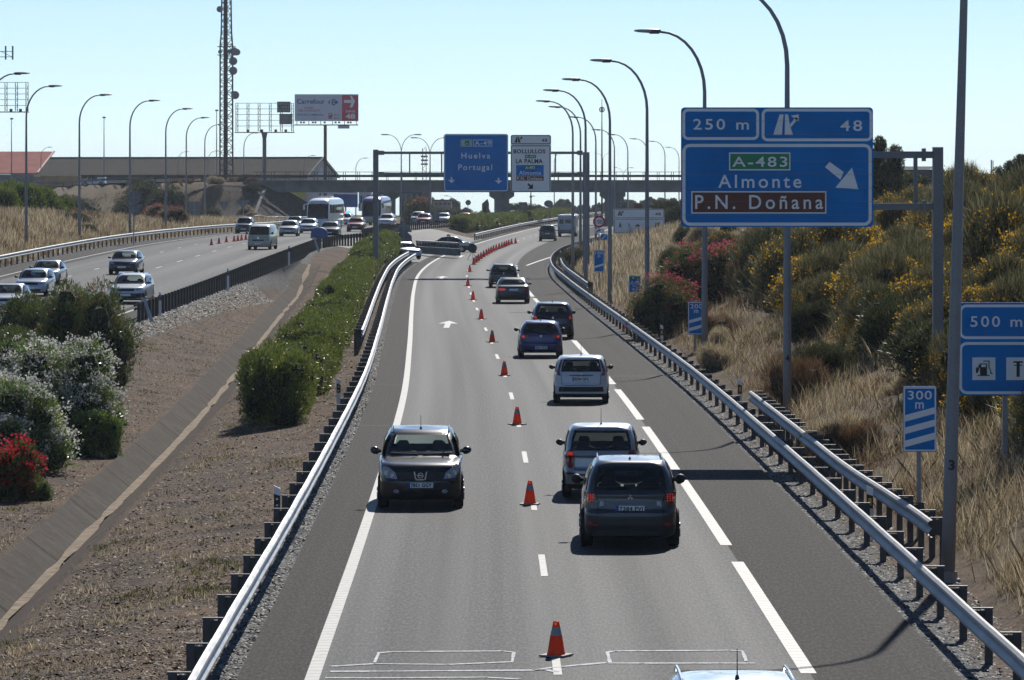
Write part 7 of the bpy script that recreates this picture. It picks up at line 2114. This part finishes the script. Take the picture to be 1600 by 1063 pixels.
for (x, Y) in cells:
    o = x - RR(Y); q = nz(x, Y, .11, 21) + .5 * nz(x, Y, .31, 5)
    px = 800 + x / Y * F
    near_toe = o < 5.0
    p = rng.uniform()
    dens = .84 if Y < 240 else .45
    if near_toe and Y < 240: dens = .45
    if p > dens: continue
    if 975 < px < 1160 and 195 < Y < 232 and o < 5: continue
    if 935 < px < 1052 and 240 < Y < 432: continue
    if px > 1390 and Y < 104 : 
        if o < 3.2: continue
    s_ = rng.uniform(.75, 1.35) * (1.15 if o > 5 and Y < 240 else .75)
    z = ground_z(x, Y) - .15
    if near_toe:
        b = drys[1] if rng.uniform() < .55 else drys[0] if rng.uniform() < .6 else scrubs[nb % 2]
    elif Y > 260: b = drys[0] if q < .0 else scrubs[nb % 2] if q < .35 else brooms[2]
    else: b = brooms[0] if q > .18 else brooms[1] if q > -.06 else brooms[2] if q > -.2 else scrubs[nb % 2] if q > -.40 else drys[0]
    if px > 1250 and Y < 235 and o > 4.5: b = brooms[0] if rng.uniform() < .9 else brooms[1]
    if px > 1150 and Y < 235 and o > 4.5 and rng.uniform() < .2: b = scrubs[nb % 2]
    kind = b.name.split('.')[0]
    lab = {'broom_bush': 'broom bush with yellow flowers among the scrub of the right bank', 'scrub_bush': 'dark scrub bush on the dry right bank', 'dry_bush': 'withered bush in the dry grass of the right bank'}[kind]
    inst(b, x, Y, z, rng.uniform(0, 6.28), (s_, s_, s_ * rng.uniform(.8, 1.2)), lab, {'broom_bush': 'broom bushes on the right bank', 'scrub_bush': 'dark scrub on the right bank', 'dry_bush': 'withered bushes on the right bank'}[kind], 'bush')
    nb += 1
# skyline on the right
tr1 = bush('tree', (2.0, 2.0, 3.6), 401, 16000, (.16, .07), 'leaf_scrub', 'core_dark', 34, 0, None, .30, .3, 0, .16, 1.2)
tr2 = bush('tree', (2.4, 2.4, 2.9), 402, 16000, (.16, .07), 'leaf_scrub', 'core_dark', 34, 0, None, .32, .3, 0, .16, .7)
def sky_tree(b, px, top, Y, lab, w=1.0, h0=4.6, group=None):
    x = PX(px, Y); g = ground_z(x, Y); h = PZ(top, Y) - g; k = h / h0
    inst(b, x, Y, g - .1, px * .37, (k * w, k * w, k), lab, group, 'tree')
sky_tree(tr1, 1383, 207, 300, 'dark conifer like tree rising right behind the big blue exit sign', .62)
sky_tree(tr2, 1420, 262, 330, 'low dark tree below the metal shed', 1.1, 3.6)
sky_tree(tr2, 1375, 262, 310, 'low dark tree at the foot of the conifer like tree', 1.0, 3.6)
sky_tree(tr2, 1494, 262, 380, 'rounded dark tree on the skyline right of the nearest lamp pole', 1.3, 3.6)
sky_tree(tr2, 1532, 268, 380, 'lower rounded dark tree on the skyline, second right of the lamp pole', 1.2, 3.6)
sky_tree(tr1, 1575, 246, 290, 'dark tree near the right photo edge', .9)
sky_tree(tr1, 1604, 236, 270, 'tall dark tree cut by the right photo edge', .9)
sky_tree(tr2, 1562, 285, 280, 'bushy dark tree in front of the right edge trees', 1.1, 3.6)
for px, top, Y in ((1140, 345, 330), (1195, 352, 320), (1240, 350, 290), (1290, 340, 300), (1165, 358, 300), (1215, 330, 380), (1320, 335, 300)):
    sky_tree(tr2, px, top, Y, 'dark bushy tree below the big blue exit sign', 1.25, 3.6, 'dark trees below the exit sign')
for px, top, Y, lab in ((1042, 308, 470, 'bushy green tree behind the white services sign'), (1058, 318, 440, 'darker bushy tree at the left edge of the big blue exit sign')): sky_tree(tr2, px, top, Y, lab, 1.0, 3.6)
# dry tall bush on the skyline
for px, top, Y in ((1470, 288, 300), (1505, 286, 295), (1535, 300, 285), (1450, 300, 300)):
    x = PX(px, Y); g = ground_z(x, Y); h = max(1.2, PZ(top, Y) - g); inst(drys[0], x, Y, g - .1, px, (1.4, 1.4, h / 1.6), 'tall pale withered bush on the skyline beside the nearest lamp pole', 'tall withered bushes on the skyline', 'bush')

rg0 = np.random.default_rng(8)
# embankment bushes on the left
gb = [bush('evergreen_bush', (2.6, 2.6, 2.8), 500 + k, 16000, (.18, .07), 'leaf_scrub', 'core_dark', 34, 0, None, .34, .5) for k in range(2)]
for px, top, wpx, Y, lab in ((118, 305, 84, 640, 'rounded dark bush at the foot of the embankment left of the round sign back'), (226, 279, 80, 660, 'biggest dark bush on the embankment, under the road guardrail'), (262, 288, 70, 655, 'dark bush right of the biggest one on the embankment'),
                             (196, 312, 50, 640, 'low dark bush left of the biggest one on the embankment'), (28, 292, 80, 640, 'dark bush behind the pale sign back at the left edge'), (-6, 296, 50, 630, 'dark bush cut by the left photo edge'), (62, 316, 44, 640, 'low dark bush right of the left edge sign backs'),
                             (300, 318, 40, 660, 'small bush behind the rectangular sign back'), (330, 322, 40, 665, 'small bush on the slope between two sign backs')):
    x = PX(px, Y); g = ground_z(x, Y); h = max(.9, PZ(top, Y) - g); w = wpx / F * Y / 5.2
    inst(gb[int(px) % 2], x, Y, g - .15, px * .2, (w, w, h / 2.9), lab, None, 'bush')
fr = bush('green_bush', (2.2, 2.2, 1.5), 520, 12000, (.16, .06), 'leaf_fresh', 'core_dark', 28, .1, None, .4, .7)
for k, (px, Y, w) in enumerate(((-10, 425, 1.0), (28, 432, 1.1), (62, 438, .95), (92, 446, .7), (8, 446, 1.1), (48, 452, .9))):
    x = PX(px, Y); inst(fr, x, Y, ground_z(x, Y) - .1, k * 1.3, (w * 1.2, w * 1.2, w * 1.7), 'bright green bush in the low mass behind the dry grass at the left edge', 'bright green bushes at the left edge', 'bush')
for px, Y, lab in ((272, 500, 'reddish oleander bush behind the far left rail'), (246, 505, 'second reddish bush behind the far left rail')):
    at_bush(ol_p, px, Y, lab, (.9, .9, .72), px)

# scrub among the dry grass of the far left verge
for q in range(26):
    px = rg0.uniform(-20, 330); Y = rg0.uniform(330, 560); x = PX(px, Y)
    if x > float(Lf(Y)) - float(WLf(Y)) - 3: continue
    b = (scrubs[0], drys[1], scrubs[1], drys[1])[q % 4]; s_ = rg0.uniform(.5, .95)
    inst(b, x, Y, ground_z(x, Y) - .15, q, (s_ * 1.4, s_ * 1.4, s_ * .7), 'low scrub in the dry grass behind the far left rail', 'low scrub behind the far left rail', 'bush')
# scrub on the embankment slope
for q in range(110):
    px = rg0.uniform(40, 405); Y = rg0.uniform(640, 715); x = PX(px, Y)
    if embank(x, Y) < .4: continue
    b = (drys[1], drys[1], scrubs[0], drys[0])[q % 4]; s_ = rg0.uniform(.5, 1.1)
    inst(b, x, Y, ground_z(x, Y) - .15, q, (s_ * 1.3, s_ * 1.3, s_ * .8), 'withered scrub on the embankment slope left of the bridge', 'scrub on the embankment slope', 'bush')
# far trees beyond the bridge
ft = [bush('far_tree', (2.4, 2.4, 4.6), 600 + k, 9000, (.30, .14), 'leaf_far', 'core_dark', 30, 0, None, .30, .3, 0, .18, 1.3) for k in range(3)]
k = 0
def far(px, top, Y, w=1.0):
    global k
    x = PX(px, Y); g = ground_z(x, Y) - DROP(Y); h = PZ(top, Y) - g; s_ = h / 5.9
    inst(ft[k % 3], x, Y, g - .1, px * .7, (s_ * w, s_ * w, s_), 'hazy far tree seen beyond the bridge', 'far trees beyond the bridge', 'tree'); k += 1
rg = np.random.default_rng(5)
for px in range(706, 796, 9): far(px + rg.uniform(-3, 3), 327 + rg.uniform(-3, 5), 1350 + rg.uniform(-60, 60), 1.1)
for px in range(792, 842, 7): far(px + rg.uniform(-3, 3), 316 + rg.uniform(-4, 8), 1100 + rg.uniform(-60, 60), .9)
for px in range(842, 1075, 7):
    top = float(np.interp(px, [842, 862, 880, 900, 930, 960, 1000, 1070], [326, 316, 308, 314, 316, 308, 310, 306])) + rg.uniform(-5, 6)
    far(px + rg.uniform(-3, 3), top, 1150 + rg.uniform(-120, 200), .9)
for px in range(676, 712, 8): far(px, 308 + rg.uniform(-3, 3), 1120, 1.0)
for px in range(1080, 1700, 26): far(px + rg.uniform(-8, 8), 300 + rg.uniform(-14, 10), 1000 + rg.uniform(-80, 150), 1.3)
for px in (698, 712, 725, 690): 
    x = PX(px, 800); inst(gb[px % 2], x, 800, 0, px, (.8, .8, (PZ(326, 800)) / 2.9), 'roadside bush beyond the bridge under the blue gantry sign', 'roadside bushes beyond the bridge', 'bush')
for px in range(810, 836, 8):
    x = PX(px, 830); inst(gb[px % 2], x, 830, 0, px, (.9, .9, PZ(318 + (px % 5), 830) / 2.9), 'roadside bush right of the bridge pier', 'roadside bushes right of the pier', 'bush')

# ---------------------------------------------------------------- dry grass, weeds, litter (one object each: nobody could count the blades)
def blades(name, pts, hmin, hmax, w, per, mat, rng, spread=.16, lean=.45):
    P0 = np.repeat(np.asarray(pts), per, 0); n = len(P0)
    P0[:, :2] += rng.normal(size=(n, 2)) * spread
    h = hmin + (hmax - hmin) * np.repeat(rng.uniform(0, 1, (len(pts), 1)) ** 1.6, per, 0) * rng.uniform(.45, 1.1, (n, 1)); a = rng.uniform(0, 6.283, n); l = rng.uniform(.05, lean, n)
    d = np.stack([np.cos(a) * l, np.sin(a) * l, np.ones(n)], 1)
    b = rng.uniform(0, 6.283, n); s = np.stack([np.cos(b), np.sin(b), np.zeros(n)], 1) * w * .5
    mid = P0 + d * h * .55; tip = P0 + d * h * np.array([1.2, 1.2, 1.0])
    V = np.stack([P0 - s, P0 + s, mid + s * .9, tip, mid - s * .9], 1).reshape(-1, 3)
    o = mesh_np(name, V, np.arange(n * 5, dtype=np.int32), 5, M[mat]); o['kind'] = 'stuff'; return o
def scatter(n, xr, yr, accept, zoff=0.0, seed=1):
    rng = np.random.default_rng(seed); out = []
    for _ in range(n):
        Y = rng.uniform(*yr) if not callable(yr) else yr(rng)
        lo, hi = xr(Y); 
        if hi <= lo: continue
        x = rng.uniform(lo, hi)
        if accept(x, Y, rng): out.append((x, Y, ground_z(x, Y) + zoff))
    return np.array(out)
g1 = np.random.default_rng(3)
near_y = lambda r: 62 + 200 * r.uniform() ** 1.3
vis = lambda Y, e=.107: Y * e + 5.0
p = scatter(34000, lambda Y: (RR(Y) + 1.6, min(vis(Y), RR(Y) + 24)), near_y, lambda x, Y, r: nz(x, Y, .28, 31) + .5 * nz(x, Y, .9, 36) > r.uniform(-.15, .35), seed=4)
blades('dry_grass', p, .12, .85, .011, 9, 'straw', g1, .13, .7)
p = scatter(9000, lambda Y: (RR(Y) + 1.5, min(vis(Y), RR(Y) + 12)), near_y, lambda x, Y, r: nz(x, Y, .25, 41) > r.uniform(-.2, .5), seed=5)
blades('rusty_dry_weeds', p, .12, .65, .013, 11, 'straw_red', g1, .2, 1.0)
p = scatter(16000, lambda Y: (RR(Y) + 1.6, min(vis(Y), RR(Y) + 36)), (250, 560), lambda x, Y, r: nz(x, Y, .2, 33) > r.uniform(-.7, .3), seed=6)
blades('dry_grass', p, .3, .95, .035, 7, 'straw', g1, .3)
p = scatter(3500, lambda Y: (RR(Y) + 2, min(vis(Y), RR(Y) + 36)), (90, 520), lambda x, Y, r: nz(x, Y, .15, 35) > r.uniform(.0, .5), seed=7)
blades('green_weeds', p, .25, .7, .03, 8, 'grass_green', g1, .25)
LLf = lambda Y: float(Lf(Y)) - float(WLf(Y))
p = scatter(15000, lambda Y: (max(-Y * .107, LLf(Y) - 26), LLf(Y) - .8), (290, 600), lambda x, Y, r: nz(x, Y, .2, 51) > r.uniform(-.8, .3), seed=8)
blades('dry_grass', p, .3, 1.0, .04, 7, 'straw', g1, .3)
p = scatter(7000, lambda Y: (max(-Y * .107, LLf(Y) - 26), LLf(Y) - 1.2), (290, 520), lambda x, Y, r: nz(x, Y, .12, 52) > r.uniform(-.1, .5), seed=9)
blades('rusty_dry_weeds', p, .3, .95, .04, 7, 'straw_red', g1, .3)
p = scatter(5000, lambda Y: (-Y * .107, -20), (600, 720), lambda x, Y, r: embank(x, Y) > .5 and nz(x, Y, .15, 53) > r.uniform(-.5, .4) and x < -36, seed=10)
blades('dry_grass', p, .2, .7, .05, 6, 'straw_red', g1, .3)
# median: short weeds and dry tufts
med = lambda Y: (max(float(Lf(Y)) + .4, -Y * .107), float(Cf(Y)) - 5.0)
okm = lambda x, Y: abs(x - ditch_x(Y)) > .95
p = scatter(9000, med, lambda r: 64 + 230 * r.uniform() ** 1.6, lambda x, Y, r: okm(x, Y) and nz(x, Y, .45, 61) > r.uniform(.0, .55), seed=11)
blades('dry_tufts', p, .04, .16, .016, 8, 'straw', g1, .10, .9)
p = scatter(6500, med, lambda r: 64 + 160 * r.uniform() ** 1.6, lambda x, Y, r: okm(x, Y) and nz(x, Y, .3, 63) > r.uniform(.15, .55), seed=12)
blades('green_weeds', p, .04, .15, .02, 8, 'grass_green', g1, .12, .8)
# bark chips and stones
def chips(name, pts, smin, smax, mat, rng):
    pts = np.asarray(pts); n = len(pts)
    s = rng.uniform(smin, smax, (n, 1)); a = rng.uniform(0, 6.283, n)
    u = np.stack([np.cos(a), np.sin(a), rng.normal(size=n) * .35], 1) * s; v = np.stack([-np.sin(a), np.cos(a), rng.normal(size=n) * .35], 1) * s * rng.uniform(.25, .8, (n, 1))
    w = np.stack([rng.normal(size=n) * .2, rng.normal(size=n) * .2, np.ones(n)], 1) * s * rng.uniform(.25, .6, (n, 1))
    V = np.stack([pts - u, pts - v, pts + u, pts + v, pts + w], 1).reshape(-1, 3)
    base = np.arange(n)[:, None] * 5
    f = np.concatenate([base + np.array([[0, 1, 4]]), base + np.array([[1, 2, 4]]), base + np.array([[2, 3, 4]]), base + np.array([[3, 0, 4]])], 1).ravel()
    o = mesh_np(name, V, f, 3, M[mat]); o['kind'] = 'stuff'; return o
M['chip'] = leafmat('bark_chip', [(0, (.03, .02, .015)), (.45, (.11, .076, .053)), (.75, (.24, .175, .125)), (1, (.50, .42, .34))], .15, .8, .0)
M['stone'] = leafmat('gravel_stone', [(0, (.04, .04, .04)), (.5, (.13, .13, .128)), (1, (.38, .37, .36))], .25, .7, .0)
p = scatter(52000, med, lambda r: 62 + 210 * r.uniform() ** 1.9, lambda x, Y, r: okm(x, Y), .005, seed=13)
chips('bark_mulch', p, .016, .055, 'chip', g1)
p = scatter(9000, lambda Y: (float(Cf(Y)) - 5.25, float(Cf(Y)) - 4.43), lambda r: 62 + 150 * r.uniform() ** 1.6, lambda x, Y, r: True, .0, seed=14)
p2_ = scatter(9000, lambda Y: (float(Cf(Y)) + 5.6, RR(Y) + 1.2), lambda r: 62 + 150 * r.uniform() ** 1.6, lambda x, Y, r: True, .0, seed=15)
chips('gravel', np.concatenate([p, p2_]), .02, .055, 'stone', g1)
p = scatter(9000, lambda Y: (float(Lf(Y)) - .1, float(Lf(Y)) + 1.6), (190, 300), lambda x, Y, r: True, .0, seed=16)
chips('gravel', p, .03, .09, 'stone', g1)
p = [(ditch_x(Y) + random.uniform(-.3, .3), Y, ground_z(ditch_x(Y), Y) + .09) for Y in [random.uniform(66, 260) for _ in range(900)] if nz(0, Y, .3, 71) > .02]
chips('ditch_debris', p, .03, .10, 'chip', g1)

# ---------------------------------------------------------------- traffic cones
M['cone'] = leafmat('cone_orange', [(0, (.85, .13, .03)), (1, (.90, .16, .04))], .4, .45, .5); M['cone_grey'] = plain('cone_collar', (.33, .33, .34), .5, 0, .1)
M['cone_base'] = plain('cone_base', (.30, .25, .22), .7, 0, .2)
cone = empty('traffic_cone', (0, 0, 0), 'x', 'traffic cone')
mb = MB(); mb.box(-.19, .19, -.19, .19, .004, .03); mb.build('base', M['cone_base'], cone)
mb = MB(); mb.lathe([(.135, .031), (.125, .06), (.085, .30)], 16); mb.lathe([(.058, .42), (.042, .50), (.025, .505)], 16); mb.build('body', M['cone'], cone, True)
mb = MB(); mb.lathe([(.086, .30), (.059, .42)], 16); mb.build('collar', M['cone_grey'], cone, True)
cfirst = [True]
def put_cone(x, Y, z, label, group, sc_=1.0):
    o = cone if cfirst[0] else copy_tree(cone)
    cfirst[0] = False
    put(o, x, Y, z + .004, random.uniform(0, 1.5), sc_, label, group)
for i, (px, py) in enumerate(((869, 1026), (828, 789), (808, 664), (788, 587), (769, 535), (752, 499), (739, 469), (731, 447), (734, 425))):
    Y = CAM_Z * F / (py - HZ); put_cone(PX(px, Y), Y, 0, '%s orange cone of the spaced line between the lanes, counted from the camera' % ('first' if i == 0 else ORD[i]), 'cones of the spaced line between the lanes')
crop = [(722, 935), (737, 922), (750, 911), (766, 900), (783, 888), (800, 878), (815, 869), (830, 861), (845, 853), (862, 846), (880, 838), (897, 832), (912, 826), (926, 820), (940, 814), (957, 808), (982, 803)]
for i, (a, b_) in enumerate(crop):
    px, py = 560 + a / 4, 180 + b_ / 4; Y = CAM_Z * F / (py - HZ)
    put_cone(PX(px, Y), Y, 0, 'orange cone in the close row that curves away beyond the spaced line' if i < 16 else 'last orange cone, standing apart at the far end of the close row', 'cones of the close curving row' if i < 16 else None, 1.15)
for i, (px, py) in enumerate(((664, 387.5), (677, 389.5), (698, 392), (718, 394.5), (741, 395.5))):
    Y = CAM_Z * F / (py - HZ); put_cone(PX(px, Y), Y, .0, '%s orange cone from the left in front of the steel barrier' % ['first', 'second', 'third', 'fourth', 'fifth'][i], 'cones in front of the steel barrier', 1.1)
for i, (a, b_) in enumerate(((268, 868), (330, 856), (392, 845), (456, 838), (487, 833), (518, 829), (553, 826))):
    px, py = 280 + a / 5.317, 220 + b_ / 5.317
    Y = 400.0
    for _ in range(12): Y = (CAM_Z - float(ZLf(Y))) * F / (py - HZ)
    put_cone(PX(px, Y), Y, float(ZLf(Y)), '%s orange cone from the left on the opposite carriageway' % ['first', 'second', 'third', 'fourth', 'fifth', 'sixth', 'seventh'][i], 'cones on the opposite carriageway', 1.0)

# ---------------------------------------------------------------- steel barrier in the median gap and the blue crash cushion
M['barrier'] = plain('barrier_green_grey', (.10, .135, .14), .6, .1, .15, 2)
Ya, Yc = 432, 418
xa, xb = PX(652, Ya), PX(716, Yc)
root = empty('steel_barrier', (xa, Ya, .40), 'grey green steel barrier with openings across the median gap in front of the police saloon', 'barrier')
dirv = Vector((xb - xa, Yc - Ya, 0)); Lb = dirv.length; root.rotation_euler = (0, 0, math.atan2(dirv.y, dirv.x))
mb = MB(); mb.box(0, Lb, -.2, .2, -.2, .40); mb.build('lower_beam', M['barrier'], root)
mb = MB(); mb.box(0, Lb, -.14, .14, .80, .92); mb.build('upper_beam', M['galv_bright'], root)
mb = MB()
n_ = 14
for q in range(n_ + 1): mb.box(max(0, Lb * q / n_ - .05), min(Lb, Lb * q / n_ + .05), -.1, .1, .421, .799)
mb.build('upright', M['barrier'], root)
mb = MB(); mb.box(.1, Lb - .1, .02, .06, .421, .64); mb.build('inner_panel', M['barrier'], root)
Y = 442; x = PX(500, Y) ; z = float(ZLf(Y))
root = empty('crash_cushion', (x, Y - 2, z), 'rounded blue crash cushion at the guardrail nose in front of the car queue', 'crash cushion')
mb = MB(); P = [(-.75, 0)] + [(.75 * -math.cos(math.pi * q / 12), .35 + .60 * math.sin(math.pi * q / 12)) for q in range(13)] + [(.75, 0)]
mb.prism(P, 0, 1.8); fix_normals(mb.build('cover', plain('blue_cover', (.01, .10, .32), .45), root)); mb = MB(); mb.box(-.5, .5, 1.81, 2.2, 0, .85); mb.build('back_plate', M['galv_dark'], root)

# ---------------------------------------------------------------- haze
HAZE = 0.00007
if HAZE:
    mb = MB(); mb.box(-4800, 4800, -60, 7900, -75, 46)
    m = bpy.data.materials.new('haze'); m.use_nodes = True; nt = m.node_tree
    for n_ in list(nt.nodes): nt.nodes.remove(n_)
    ou = nt.nodes.new('ShaderNodeOutputMaterial'); pv = nt.nodes.new('ShaderNodeVolumePrincipled')
    pv.inputs['Color'].default_value = (.80, .90, 1.0, 1); pv.inputs['Density'].default_value = HAZE; pv.inputs['Anisotropy'].default_value = .3
    nt.links.new(pv.outputs[0], ou.inputs['Volume'])
    o = mb.build('haze', m); o['kind'] = 'stuff'
